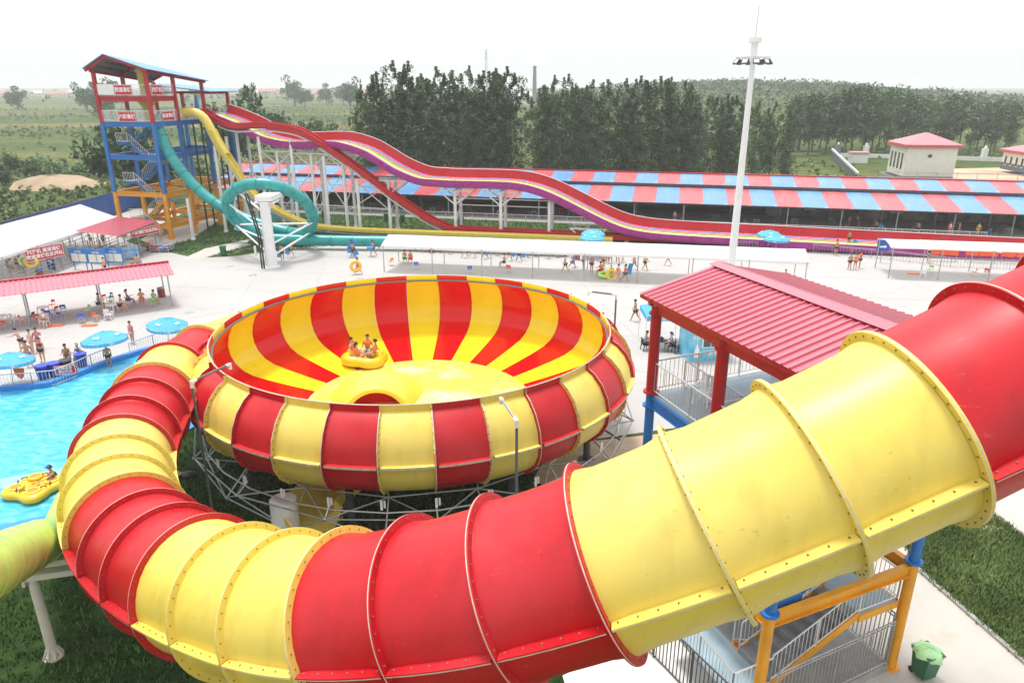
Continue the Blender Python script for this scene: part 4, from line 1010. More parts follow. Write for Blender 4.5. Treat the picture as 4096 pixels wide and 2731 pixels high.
for i in range(NPN):
    s = i * PW_; c = i % 2
    put('roof_panel', meshes['l', c], sh, loc=SHD(s, 0, 2.85) - OFF[sh]); put('roof_panel', meshes['u', 1 - c], sh, loc=SHD(s, 6.7, 4.5) - OFF[sh]); put('roof_panel', meshes['b', c], sh, loc=SHD(s, 11.3, 5.45) - OFF[sh])
TL = NPN * PW_
b = MB(); b.bar(SHD(0, 11.3, 5.52), SHD(TL, 11.3, 5.52), .5, .1); b.build('ridge_cap', M['redp'], sh)
b = MB(); b.bar(SHD(0, 6.75, 4.3), SHD(TL, 6.75, 4.3), .12, .3); b.build('clerestory_beam', M['dark'], sh)
b = MB(); b.bar(SHD(0, .1, 2.72), SHD(TL, .1, 2.72), .1, .14); b.build('eave_beam', M['dark'], sh)
for i in range(0, 19):
    s = i * TL / 18
    b = MB(); b.tube([SHD(s, .35, 0), SHD(s, .35, 2.75)], .09, 8); b.build('post', M['galv'], sh)
    b = MB(); b.tube([SHD(s, 7, 0), SHD(s, 7, 4.3)], .09, 6); b.bar(SHD(s, .3, 2.7), SHD(s, 7, 3.9), .1, .2); b.build('post', M['galv'], sh)
dkw = mat('dark grey shed back wall', (0.10, 0.10, 0.105), 0.9, 0.25, .4)  # plain dark grey wall colour
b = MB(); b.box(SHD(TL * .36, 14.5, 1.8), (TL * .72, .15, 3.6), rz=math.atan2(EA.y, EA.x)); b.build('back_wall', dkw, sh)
mur = mat('painted mural wall', (0.05, 0.14, 0.07), 0.8, col2=(0.42, 0.40, 0.36), scale=.45)
b = MB(); b.box(SHD(TL * .85, 10.5, 1.8), (TL * .28, .15, 3.6), rz=math.atan2(EA.y, EA.x)); b.build('back_wall', mur, sh)
b = MB(); b.box(SHD(TL + .1, 6, 1.8), (.15, 11, 3.2), rz=math.atan2(EA.y, EA.x)); b.build('end_wall', M['cream'], sh)
for k in range(4):
    b = MB(); b.box(SHD(TL * .76 + 5.6 * k, 10.38, 1.5), (1.6, .1, 1.2), rz=math.atan2(EA.y, EA.x)); b.build('serving_hatch', M['glass' if k % 2 else 'cream'], sh)
fe = thing('shed_fence', 'low white picket railing along the front of the striped shed', 'fence', (0, 97, 0))
for i in range(18): railing(fe, SHD(6 + i * 5.6, -2.6, 0), SHD(6 + (i + 1) * 5.6 - .05, -2.6, 0), 1.0, 0.28, m='white', r=0.014, join=True, name='fence_panel')
f2 = thing('lane_fence', 'grey steel railing between the plaza and the rainbow slide run-out', 'fence', (30, 77, 0))
fp = [G(2950, 1000), G(3180, 1005), G(3560, 1040), G(3800, 1070), G(4200, 1085)]
for a, c in zip(fp[:-1], fp[1:]): railing(f2, a, c, 1.0, 0.3, m='galv', r=.014, join=True, mid=True, name='fence_panel')

# ------------------------------------------------------------------ foliage
def leaf_mat(name, c1, c2):
    m = mat(name, c1, 0.6, col2=c2, scale=.5, detail=3, spec=0.3); b = m.node_tree.nodes['Principled BSDF']
    nt = m.node_tree; oi = nt.nodes.new('ShaderNodeObjectInfo'); hsv = nt.nodes.new('ShaderNodeHueSaturation')
    lk = [l for l in nt.links if l.to_socket == b.inputs['Base Color']][0]; src = lk.from_socket; nt.links.remove(lk)
    mr = nt.nodes.new('ShaderNodeMapRange'); mr.inputs['To Min'].default_value = 0.75; mr.inputs['To Max'].default_value = 1.3
    nt.links.new(oi.outputs['Random'], mr.inputs[0]); nt.links.new(mr.outputs[0], hsv.inputs['Value'])
    nt.links.new(src, hsv.inputs['Color']); nt.links.new(hsv.outputs[0], b.inputs['Base Color']); return m
M['poplar'] = leaf_mat('poplar leaves', (0.044, 0.086, 0.036), (0.135, 0.200, 0.092))  # the brighter second green paints highlights on the crown clumps
M['tree'] = leaf_mat('tree leaves', (0.035, 0.075, 0.025), (0.085, 0.14, 0.045))
M['bush'] = leaf_mat('bush leaves', (0.045, 0.09, 0.028), (0.10, 0.17, 0.05))
M['bark'] = mat('grey bark', (0.16, 0.13, 0.10), 0.9, .2, 2)
def leaves(rng, centres, size, per, spread, mi=0):
    b = MB()
    for c, rad in centres:
        for _ in range(per):
            while True:
                o = V(rng.uniform(-1, 1), rng.uniform(-1, 1), rng.uniform(-1, 1))
                if o.length < 1: break
            p = c + V(o.x * rad * spread[0], o.y * rad * spread[1], o.z * rad * spread[2])
            n = V(rng.gauss(0, 1), rng.gauss(0, 1), rng.gauss(0, .8) + .75).normalized()
            x = n.orthogonal().normalized(); x = Matrix.Rotation(rng.uniform(0, 6.28), 3, n) @ x; y = n.cross(x)
            s = size * rng.uniform(.6, 1.35); h = s * .62
            b.add([p - x * s * .5, p - y * h * .5 + x * s * .08, p + x * s * .55, p + y * h * .5 + x * s * .08], [(0, 1, 2, 3)])
    return b
def poplar_mesh(seed, H, Wd, base):
    rng = random.Random(seed); cs = []
    # several upright leaders side by side, each a column of clumps ending in a pointed tip
    lead = [(0, 0, 1.0)] + [(rng.uniform(-1, 1) * Wd * .30, rng.uniform(-1, 1) * Wd * .30, rng.uniform(.72, .97)) for _ in range(6)]
    for lx, ly, lh in lead:
        top = H * lh; z = base + rng.uniform(0, 1.5)
        while z < top:
            u = (z - base) / (top - base)
            w = Wd * .30 * (.50 + .50 * math.sin(min(1, u * 1.5) * PI * .5)) * math.sqrt(max(.03, 1 - max(0, (u - .62) / .40) ** 2))
            a = rng.uniform(0, 6.28); rr = rng.uniform(.25, 1) * w
            cs.append((V(lx * (1 + .15 * u) + rr * math.cos(a), ly * (1 + .15 * u) + rr * math.sin(a), z), rng.uniform(.45, .95) * (1.05 - .4 * u)))
            z += rng.uniform(.24, .44)
        for _ in range(2):                        # upright plumes at the top
            a = rng.uniform(0, 6.28); rr = Wd * .2 * rng.random(); zz = top - rng.uniform(.3, 1.8)
            for q in range(4): cs.append((V(lx + rr * math.cos(a), ly + rr * math.sin(a), zz + q * .42), .34 - .05 * q))
    b = leaves(rng, cs, .33, 26, (.95, .95, 1.2)); return b.mesh('crown', M['poplar'])
def poplar_trunk(seed, H):
    rng = random.Random(seed); b = MB(); b.tube([V(0, 0, 0), V(.1, 0, H * .4), V(0, .1, H * .92)], [.24, .16, .03], 7)
    for i in range(9):
        z = H * rng.uniform(.12, .6); a = rng.uniform(0, 6.28); l = rng.uniform(2, 4.5)
        b.tube([V(0, 0, z), V(math.cos(a) * l * .35, math.sin(a) * l * .35, z + l * .7), V(math.cos(a) * l * .45, math.sin(a) * l * .45, z + l * 1.4)], [.08, .05, .02], 4)
    return b.mesh('trunk', M['bark'], True)
PV = [(poplar_mesh(s, h, w, bs), poplar_trunk(s, h), h) for s, h, w, bs in ((1, 21, 6.4, 1.6), (2, 21, 7.0, 1.2), (3, 20, 6.0, 2.0), (4, 21, 7.4, 1.0), (5, 19, 6.6, 1.4))]
def tree(name, label, group, vi, loc, H, rz, wsc=1.0):
    cr, tk, h = PV[vi]; t = thing(name, label, 'tree', loc, rz, group)
    k = H / h; put('crown', cr, t, sc=(k * wsc, k * wsc, k)); put('trunk', tk, t, sc=(k, k, k))
    return t
rng = random.Random(11)
# row behind the shed: photo column of the top and height of the top, read off the photograph
tops = [(1440, 335, 117), (1500, 275, 118), (1560, 240, 119), (1625, 245, 118), (1690, 290, 120), (1755, 262, 119), (1815, 270, 121), (1880, 262, 120), (1930, 285, 121), (1985, 268, 121), (2040, 262, 122), 
        (2175, 330, 122), (2215, 300, 124), (2270, 298, 124), (2310, 345, 123), (2365, 315, 125), (2430, 308, 126), (2500, 312, 127), (2560, 305, 127), (2625, 300, 128), (2690, 305, 129), (2750, 312, 131), (2780, 345, 128), (2840, 385, 133), (2900, 372, 136), (2960, 392, 134), (3040, 392, 141), (3110, 405, 142), (3165, 432, 143)]
for i, (x, y, d) in enumerate(tops):
    q = GY(x, y, d); tree('poplar_tree', 'tall dark poplar behind the striped shed, %s from the near tower end' % ordn(i), 'poplars behind the striped shed', i % 5, (q.x, d, 0), q.z * .96, rng.uniform(0, 6.28), rng.uniform(1.08, 1.32))
# farther grove at the right with bare trunks showing
PV.append((None, None, 1))
def grove_mesh(seed):
    r2 = random.Random(seed); cs = []
    for _ in range(46):
        z = r2.uniform(3.8, 15.2); u = (z - 3.8) / 11.4; w = 2.6 * (math.sin(min(1, u * 1.2 + .2) * PI * .55)) * (1 - .55 * u); a = r2.uniform(0, 6.28); cs.append((V(math.cos(a) * w * r2.uniform(.2, 1), math.sin(a) * w * r2.uniform(.2, 1), z), r2.uniform(.8, 1.5)))
    return leaves(r2, cs, .5, 34, (1, 1, 1)).mesh('crown', M['poplar']), poplar_trunk(seed, 15)
GV = [grove_mesh(s) for s in (21, 22, 23)]
k = 0
for i in range(34):
    x = 3180 + i * 27 + rng.uniform(-14, 14); d = 196 + (i % 3) * 9 + rng.uniform(-4, 4); yy = 395 - 40 * math.exp(-((x - 3480) / 160) ** 2) + 20 * (x > 3900) + rng.uniform(-12, 14)
    q = GY(x, yy, d); cr, tk = GV[i % 3]; t = thing('grove_tree', 'slender tree with a bare trunk in the grove beyond the pump house, %s along' % ordn(i), 'tree', (q.x, d, 0), rng.uniform(0, 6), 'grove beyond the pump house')
    s = q.z / 15.2; put('crown', cr, t, sc=(s * 1.35, s * 1.35, s)); put('trunk', tk, t, sc=(s, s, s))
# rounded trees: one mesh per kind
def round_mesh(seed, rad, n, per, size, m):
    r2 = random.Random(seed); cs = []
    for _ in range(n):
        o = V(r2.gauss(0, .36), r2.gauss(0, .36), r2.gauss(0, .36)); cs.append((V(o.x * rad, o.y * rad, rad * 1.25 + o.z * rad * 1.0), rad * r2.uniform(.22, .42)))
    return leaves(r2, cs, size, per, (1, 1, .85)).mesh('crown', m)
RM = [round_mesh(s, 3.0, 44, 52, .55, M['tree']) for s in (31, 32, 33)]
RT_ = MB().tube([V(0, 0, 0), V(.1, 0, 2.2), V(0, 0, 4.2)], [.25, .18, .06], 7).mesh('trunk', M['bark'], True)
def rtree(name, label, group, loc, H, vi=0, rz=0, cat='tree'):
    t = thing(name, label, cat, loc, rz, group); s = H / 6.6; put('crown', RM[vi], t, sc=s); put('trunk', RT_, t, sc=s); return t
for i, (x, y, d, by) in enumerate(((1170, 318, 640, 0), (1215, 360, 600, 0), (1300, 335, 700, 0), (1395, 325, 560, 0), (1370, 345, 680, 0), (380, 330, 420, 0), (330, 345, 520, 0), (420, 322, 460, 0), (52, 345, 560, 0), (900, 395, 150, 0), (480, 495, 113, 0), (545, 520, 116, 0), (1085, 430, 185, 0), (1250, 480, 200, 0), (1330, 495, 190, 0), (985, 345, 620, 0), (640, 340, 900, 0), (780, 345, 800, 0))):
    q = GY(x, y, d); rtree('field_tree', 'lone round tree standing in the fields beyond the park, number %s counted outwards' % ordn(i) if 0 else ['tall round tree before the far village', 'small dark tree beside the tall village tree', 'round tree far off among village roofs', 'upright tree near the first poplar, far off', 'pale tree in haze before the village', 'large hazy tree behind the tower roof', 'smaller hazy tree left of the tower roof', 'hazy tree crown seen through the tower top', 'narrow hazy tree among houses at the field end', 'dark tree behind the tower roof beam', 'dark tree directly behind the tower stairs', 'second dark tree behind the tower stairs', 'round orchard tree above the red slide', 'low round tree above the purple slide wall', 'low round tree next to the first poplars', 'hazy round tree over the orange roofs', 'faint far tree left of the village', 'faint far tree beside the tower edge'][i], None, (q.x, d, TH(q.x, d)), q.z - TH(q.x, d), i % 3, i)
# bushes on the field edge left of the hoarding
for i, (x, y, H) in enumerate(((60, 690, 4.2), (130, 700, 3.8), (165, 720, 3.0), (20, 740, 3.4), (320, 690, 2.0), (-20, 700, 4.0))):
    q = G(x, y); rtree('field_bush', 'dark leafy bush beside the soil mound, %s of the clump' % ordn(i), 'bushes by the soil mound', (q.x, q.y, -.6), H, i % 3, i, 'bush')

# stuff: orchard rows, wild growth, hedge of far woods, grass tufts
def scatter(name, label, cat, pts, m, size, per, hgt, seed, jitter=.5):
    r2 = random.Random(seed); cs = [(V(p[0], p[1], p[2] + hgt * .5 * p[3]), hgt * .55 * p[3]) for p in pts]
    b = leaves(r2, cs, size, per, (1.1, 1.1, .9)); return b.build(name, m, label=label, cat=cat, kind='stuff')
r2 = random.Random(5); orch = []
for row in range(26):
    y = 128 + row * 9.0 + row * row * .45
    x = -8 - y * .52
    while x < -12 + max(0, (y - 140) * .05):
        orch.append((x + r2.uniform(-.8, .8), y + r2.uniform(-1.5, 1.5), 0, r2.uniform(.6, 1.25))); x += 3.4 + y * .008
orch = [p for p in orch if p[0] > -0.44 * p[1]]
scatter('orchard', 'rows of low green orchard shrubs beyond the park', 'orchard', orch, M['bush'], .75, 16, 2.6, 6)
fld = []
for _ in range(1500):
    y = 150 + r2.random() ** 1.6 * 420; x = r2.uniform(-.86, -.42) * y
    band = math.sin(y * .045 + 1.1)
    if band > -.1 or r2.random() < .08: fld.append((x, y, 0, r2.uniform(.4, 1.1)))
scatter('field_crops', 'bands of low green crops across the open field', 'crops', fld, M['bush'], .8, 12, 1.7, 8)
wild = []
for _ in range(1300):
    y = r2.uniform(72, 150); x = -58.5 - r2.random() ** 1.3 * 62
    wild.append((x, y, -.1, r2.uniform(.25, .9)))
scatter('wild_growth', 'tall weeds and grass outside the blue hoarding', 'weeds', wild, leaf_mat('weed leaves', (0.07, 0.12, 0.035), (0.17, 0.22, 0.07)), .55, 18, 1.3, 9)
wd = []
for _ in range(2200):
    y = r2.uniform(420, 760); x = r2.uniform(20, 420)
    if TH(x, y) > 2.2 and r2.random() < .9: wd.append((x, y, TH(x, y) - .5, r2.uniform(.7, 1.2)))
scatter('hill_wood', 'dense hazy wood covering the low hill far behind', 'wood', wd, M['poplar'], 2.1, 16, 7.5, 10)
hz_ = []
for _ in range(420):
    y = r2.uniform(700, 2000); x = r2.uniform(-.9, .5) * y; hz_.append((x, y, 0, r2.uniform(.4, 1.1)))
scatter('far_trees', 'faint mass of trees around the far village', 'trees', hz_, M['tree'], 3.2, 14, 10.0, 12)
sc_ = []
for _ in range(260):
    x = r2.uniform(55, 98); y = r2.uniform(118, 178)
    if x < 62 + (y - 130) * .35 + 3: sc_.append((x, y, 0, r2.uniform(.3, .8)))
for _ in range(160): sc_.append((r2.uniform(84, 150), r2.uniform(185, 230), 0, r2.uniform(.3, .8)))
scatter('meadow', 'bright rough meadow behind the shed', 'meadow', sc_, leaf_mat('meadow grass', (0.10, 0.15, 0.045), (0.20, 0.25, 0.09)), .6, 22, 1.0, 13)
def inpoly(poly, x, y):
    r = False; j = len(poly) - 1
    for i in range(len(poly)):
        xi, yi, xj, yj = poly[i][0], poly[i][1], poly[j][0], poly[j][1]
        if (yi > y) != (yj > y) and x < (xj - xi) * (y - yi) / (yj - yi) + xi: r = not r
        j = i
    return r
NOGO = [[G(720, 1040), G(820, 995), G(960, 965), G(1000, 958), G(985, 985), G(840, 1025), G(790, 1045)], [G(560, 960), G(650, 905), G(830, 870), G(880, 880), G(760, 960), G(640, 990)], [G(2230, 2700), G(2380, 2620), G(2830, 2520), G(3080, 2800), G(2500, 2900), G(2230, 2830)], [(1.0, 29.5), (5.0, 24.5), (9.5, 27), (9.8, 34.6), (4.4, 33.4), (2.2, 33.2)]] + [PW]
def tufts(name, label, poly, n, h, m, seed, test=None):
    r3 = random.Random(seed); b = MB(); xs = [p[0] for p in poly]; ys = [p[1] for p in poly]; c = 0; tries = 0
    def inside(x, y):
        r = False; j = len(poly) - 1
        for i in range(len(poly)):
            xi, yi, xj, yj = poly[i][0], poly[i][1], poly[j][0], poly[j][1]
            if (yi > y) != (yj > y) and x < (xj - xi) * (y - yi) / (yj - yi) + xi: r = not r
            j = i
        return r
    while c < n and tries < n * 6:
        tries += 1; x = r3.uniform(min(xs), max(xs)); y = r3.uniform(min(ys), max(ys))
        if not inside(x, y) or any(inpoly(g, x, y) for g in NOGO) or (test and test(x, y) + r3.uniform(-2.2, 2.2) < 0): continue
        c += 1
        for _ in range(4):
            a = r3.uniform(0, 6.28); l = h * r3.uniform(.4, 1.3); w = .035; dx, dy = math.cos(a), math.sin(a); ln = r3.uniform(.1, .6) * l
            bx, by = x + r3.uniform(-.1, .1), y + r3.uniform(-.1, .1)
            b.add([(bx - dy * w, by + dx * w, 0), (bx + dy * w, by - dx * w, 0), (bx + dx * ln, by + dy * ln, l)], [(0, 1, 2)])
    return b.build(name, m, label=label, cat='grass', kind='stuff')
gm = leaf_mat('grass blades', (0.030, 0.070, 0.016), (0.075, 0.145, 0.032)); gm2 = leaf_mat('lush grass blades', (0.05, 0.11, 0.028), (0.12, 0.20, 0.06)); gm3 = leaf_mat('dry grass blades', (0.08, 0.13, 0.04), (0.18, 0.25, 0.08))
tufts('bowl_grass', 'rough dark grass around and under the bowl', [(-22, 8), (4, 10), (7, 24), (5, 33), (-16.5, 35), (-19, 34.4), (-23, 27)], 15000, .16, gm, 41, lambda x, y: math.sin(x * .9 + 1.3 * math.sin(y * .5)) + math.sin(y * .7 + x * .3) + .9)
tufts('side_grass', 'lush tufted grass beside the concrete path', [(p.x, p.y) for p in (G(3650, 2260), G(4096, 2650), G(4250, 2780), G(4250, 2260), G(4096, 2150), G(3930, 2025), G(3560, 1990))], 9000, .20, gm3, 42, lambda x, y: math.sin(x * 1.6 + 1.7 * math.sin(y * .9)) + math.sin(y * 1.3 + x * .4) + .3)
tufts('slide_grass', 'uneven grass under the wave slides', [(-46, 100), (-44, 86), (-38, 78.5), (-33, 76), (-27, 79), (-15, 83), (0, 82), (20, 80), (36, 79), (36, 88), (-11, 99), (-46, 106)], 9000, .3, gm2, 43)

# ------------------------------------------------------------------ buildings behind the shed
def hip_house(t, c, w, d, h, rh, rz, wins=(), ov=.6, base=.7):
    q = Matrix.Rotation(rz, 3, 'Z')
    def L(x, y, z): return q @ V(x, y, z) + Vector(c)
    b = MB(); b.box(L(0, 0, h / 2), (w, d, h), rz=rz); b.build('wall', M['cream'], t)
    b = MB(); b.box(L(0, 0, base / 2), (w + .08, d + .08, base), rz=rz); b.build('plinth', mat('slate plinth', (.12, .14, .16), .8), t)
    b = MB(); b.box(L(0, 0, h + .2), (w + 2 * ov, d + 2 * ov, .55), rz=rz); b.build('fascia', mat('red fascia', (.52, .10, .10), .6), t)
    rl = max(.1, (w - d) / 2) if w > d else .1
    e = [L(-w / 2 - ov, -d / 2 - ov, h + .48), L(w / 2 + ov, -d / 2 - ov, h + .48), L(w / 2 + ov, d / 2 + ov, h + .48), L(-w / 2 - ov, d / 2 + ov, h + .48)]; r0, r1 = L(-rl, 0, h + rh), L(rl, 0, h + rh)
    b = MB(); b.add(e + [r0, r1], [(0, 1, 5, 4), (2, 3, 4, 5), (1, 2, 5), (3, 0, 4), (3, 2, 1, 0)]); rf = b.build('roof', mat('dusty red tiles', (.46, .22, .24), .7, .1, 2), t)
    for sd, x, z, ww, hh in wins:
        b = MB(); cx, cy, sx, sy = (x, -d / 2, ww, .1) if sd == 'f' else (-w / 2, x, .1, ww)
        b.box(L(cx, cy, z), (sx, sy, hh), rz=rz); wd_ = b.build('window', M['white'], t)
        b = MB(); o = .04; b.box(L(cx - (o if sd == 'l' else 0), cy - (o if sd == 'f' else 0), z), (sx * (.8 if sd == 'f' else 1), sy * (.8 if sd == 'l' else 1), hh * .85), rz=rz); b.build('pane', M['glass'], wd_)
ph = thing('pump_house', 'cream cube house with a red hipped roof behind the shed', 'house', (81.5, 146, 0))
hip_house(ph, (81.5, 146, 0), 9.2, 8.6, 6.2, 2.5, R(-7), [('l', y, 3.4, .9, 3.6) for y in (-2.6, -.8, 1.0, 2.8)])
b = MB(); b.tube([(80.6, 141.4, 4.6), (80.6, 141.9, 4.6)], .3, 10); b.build('vent', M['dark'], ph)
bh = thing('service_house', 'cream house with slate plinth and red roof at the right edge', 'house', (111, 152, 0))
hip_house(bh, (111, 152, .6), 13, 9, 3.6, 2.2, R(-5), [('l', y, 1.9, .8, 2.0) for y in (-3, -1, 1, 3)] + [('f', x, 1.9, 1.2, 1.6) for x in (-3, 0)], base=1.4)
hu = thing('gate_hut', 'small white hut with a flat pink roof edge beside the grove', 'hut', (82.5, 175, 0))
b = MB(); b.box((82.5, 175, 1.1), (3.6, 3, 2.2), rz=-.1); b.build('wall', M['white'], hu); b = MB(); b.box((82.5, 175, 2.35), (4.1, 3.5, .4), rz=-.1); b.build('roof', mat('pink roof edge', (.55, .28, .26), .7), hu)
# dark fence with white globes
gf = thing('globe_fence', 'dark grey wall topped by a line of white globes', 'fence', (72, 160, 0))
a, c = V(64.4, 136, 0), V(81, 186, 0)
b = MB(); b.bar(up(a, .9), up(c, .9), .25, 1.8); b.build('wall', mat('dark grey wall', (.09, .10, .11), .8), gf)
gm_ = MB().sph((0, 0, 0), .34, 10, 8).mesh('globe', M['white'], True)
for i in range(16): put('globe', gm_, gf, loc=up(a.lerp(c, i / 15), 2.1) - OFF[gf])
bw = thing('boundary_wall', 'low grey boundary wall with square pillars before the grove', 'wall', (105, 180, 0))
for i in range(9):
    p = V(84 + i * 6.2, 190 - i * 2.2, 0); b = MB(); b.box(up(p, 1.5), (1.1, 1.1, 3.0)); pl = b.build('pillar', mat('grey pillar', (.22, .24, .27), .8) if i == 0 else bw.children[0].data.materials[0], bw)
    put('globe', gm_, bw, loc=up(p, 3.25) - OFF[bw])
    if i < 8: b = MB(); b.bar(up(p, .5), up(p + V(6.2, -2.2, 0), .5), .3, 1.0); b.build('panel', bw.children[0].data.materials[0], bw)
bs = thing('concrete_basin', 'empty concrete basin with steel rails behind the shed', 'basin', (92, 132, 0))
cr4 = [V(70.5, 140, 0), V(104, 133, 0), V(100, 116, 0), V(67, 123, 0)]
for i in range(4):
    p, q = cr4[i], cr4[(i + 1) % 4]; b = MB(); b.bar(up(p, .4), up(q, .4), .5, .8); b.build('wall', M['path'], bs)
    railing(bs, up(p, .8), up(q, .8), 1.1, .4, m='galv', bars=False, tr=.05, mid=True, post=3.5)
b = MB(); b.slab([up(p, .06) for p in cr4[::-1]], .05); b.build('floor', M['grey'], bs)
sheet('dirt_yard', [(88, 134), (140, 120), (150, 172), (86, 160)], 0.004, mat('bare orange soil', (.42, .28, .17), .95, col2=(.55, .44, .32), scale=.12, bump=.4, bscale=1))
mo = MB(); mo.rev([(8.5, 0), (6.5, .8), (4.5, 1.5), (2.4, 1.9), (.02, 2.0)], 20); r3 = random.Random(3); mo.v = [(x * (1 + .12 * math.sin(z * 3 + x)), y * .8 + .3 * math.sin(x), max(-.1, z + r3.uniform(-.25, .25))) for x, y, z in mo.v]
smm = mat('dry soil', (.27, .19, .12), .95, col2=(.40, .30, .20), scale=.3, bump=.7, bscale=2)
for nm_, px, py in (('soil_mound', 225, 745), ('soil_mound', 430, 690)):
    q = G(px, py); o = put(nm_, mo.mesh('soil_mound', smm, True), None, loc=(q.x, q.y, -.1), sc=1.0 if px < 300 else .6); tag(o, kind='structure')
# village
def house(label, x, y, w, h, rc, d, gi, flat=False):
    t = thing('village_house', label, 'house', (x, y, 0), r2.uniform(-.3, .3), 'far village houses')
    wc = (r2.uniform(.5, .75),) * 3
    b = MB(); b.box((0, 0, h / 2), (w, d, h)); put('wall', b.mesh('wall', VW[gi % 3]), t)
    if flat: b = MB(); b.box((0, 0, h + .2), (w + .6, d + .6, .4)); put('roof', b.mesh('roof', VR[rc]), t)
    else:
        b = MB(); b.add([V(-w / 2 - .6, -d / 2 - .6, h), V(w / 2 + .6, -d / 2 - .6, h), V(w / 2 + .6, d / 2 + .6, h), V(-w / 2 - .6, d / 2 + .6, h), V(-w / 2, 0, h + d * .28), V(w / 2, 0, h + d * .28)], [(0, 1, 5, 4), (2, 3, 4, 5), (1, 2, 5), (3, 0, 4), (3, 2, 1, 0)]); put('roof', b.mesh('roof', VR[rc]), t)
    n = int(w / 4)
    for i in range(n):
        for k in range(1 if h < 5 else 2): put('window', WINM, t, loc=(-w / 2 + (i + .5) * w / n, -d / 2 - .03, 1.8 + 3 * k))
VW = [mat('village render', c, .8, .06, .3) for c in ((.66, .63, .58), (.55, .50, .46), (.72, .66, .54))]
VR = [mat('village roof', c, .8, .1, .3) for c in ((.50, .17, .11), (.36, .33, .33), (.58, .60, .62))]
WINM = MB().box((0, 0, 0), (1.5, .1, 1.5)).mesh('window', M['glass'])
vh = [(20, 380, 720), (70, 372, 700), (150, 392, 640), (225, 388, 660), (300, 385, 700), (330, 400, 610), (930, 372, 760), (985, 368, 800), (1040, 372, 760), (1075, 375, 720), (1110, 368, 820), (1250, 380, 620), (1275, 372, 700), (1330, 376, 680), (1395, 372, 660), (1430, 380, 600), (2080, 385, 420), (2140, 390, 420), (2260, 385, 440), (860, 380, 700), (470, 385, 760), (540, 382, 760)]
for i, (x, y, d) in enumerate(vh):
    d = d * 1.7; q = GY(x, y, d); house('far %s-roofed village house, %s from the field end' % (('red', 'grey', 'pale')[i % 3], ordn(i)), q.x, d, (20, 30, 16, 40)[i % 4], (5, 8, 6, 5)[i % 4], i % 3, 13, i, i % 5 == 1)
ch_ = thing('chimney_stack', 'tall brick factory chimney far behind the poplars', 'chimney', (GY(2139, 400, 520).x, 520, 0)); q = GY(2139, 268, 520)
b = MB(); b.tube([V(q.x, 520, 0), V(q.x, 520, q.z)], [1.9, 1.1], 14); b.tube([V(q.x, 520, q.z), V(q.x, 520, q.z + .5)], 1.35, 14); b.build('stack', mat('sooty brick', (.28, .24, .23), .9), ch_, True)
b = MB(); b.box(V(q.x - 6, 520, 3), (16, 10, 6)); b.build('boiler_house', VW[1], ch_)
lt = thing('lattice_mast', 'thin lattice radio mast rising behind the poplars', 'mast', (GY(1944, 400, 600).x, 600, 0)); q = GY(1944, 198, 600)
b = MB()
for sx, sy in ((-1, -1), (1, -1), (1, 1), (-1, 1)): b.bar(V(q.x + sx * 1.6, 600 + sy * 1.6, 0), V(q.x + sx * .4, 600 + sy * .4, q.z), .25)
for k in range(14):
    u = k / 14; w = 1.6 - 1.2 * u; z = q.z * u; z2 = q.z * (k + 1) / 14; b.bar(V(q.x - w, 600 - w, z), V(q.x + w, 600 - w, z2), .16); b.bar(V(q.x + w, 600 - w, z), V(q.x - w, 600 - w, z2), .16)
b.build('lattice', M['galv'], lt); b = MB(); b.box(V(q.x, 600, q.z * .93), (3.2, 3.2, .5)); b.box(V(q.x, 600, q.z * .86), (3.2, 3.2, .5)); b.build('aerial', M['white'], lt)
for i, (x, y, d) in enumerate(((265, 470, 330), (95, 470, 320), (175, 470, 330), (620, 430, 300), (1030, 430, 300))):
    q = G(x, y - 10, 0) if 0 else GY(x, 400, d); t = thing('utility_pole', 'thin pale utility pole in the field, %s from the field end' % ordn(i), 'pole', (q.x, d, 0), group='field poles')
    b = MB(); b.tube([V(q.x, d, 0), V(q.x, d, 8.5)], [.17, .11], 6); b.build('pole', M['grey'], t); b = MB(); b.bar((q.x - .9, d, 8), (q.x + .9, d, 8), .12); b.build('cross_arm', M['grey'], t)
# high mast light
hm = thing('high_mast', 'tall white floodlight mast with a ring of lamps', 'light mast', (18.95, 60.3, 0))
mx_, my_ = 18.95, 60.3
b = MB(); b.tube([(mx_, my_, 0), (mx_, my_, 10), (mx_, my_, 19.2)], [.36, .28, .2], 18); b.build('pole', M['white'], hm, True)
b = MB(); b.tube([(mx_, my_, 19.2), (mx_, my_, 20.6)], .26, 14); b.tube([(mx_, my_, 20.6), (mx_, my_, 20.95)], .5, 18); b.build('head', M['white'], hm, True)
b = MB(); b.rev([(1.28, 19.45), (1.32, 19.55), (1.22, 19.55), (1.18, 19.45), (1.28, 19.45)], 28, c=(mx_, my_, 0))
for i in range(6): a = i * PI / 3; b.bar((mx_, my_, 19.5), (mx_ + 1.2 * math.cos(a), my_ + 1.2 * math.sin(a), 19.5), .07)
b.build('ring', M['white'], hm)
b = MB(); b.tube([(mx_, my_, 20.9), (mx_ + .05, my_, 23.2)], .025, 5); b.build('lightning_rod', M['galv'], hm)
lb = MB(); lb.box((0, 0, 0), (.5, .12, .42)); lb = lb.mesh('lamp', M['dark']); lg = MB().box((0, 0, 0), (.4, .02, .3)).mesh('lens', mat('lamp glass', (.75, .75, .75), .15))
for i in range(10):
    a = i * PI / 5 + .2; o = put('lamp', lb, hm, loc=(1.35 * math.cos(a), 1.35 * math.sin(a), 19.2), rot=(R(-35), 0, a + PI / 2)); put('lens', lg, o, loc=(0, -.075, 0))
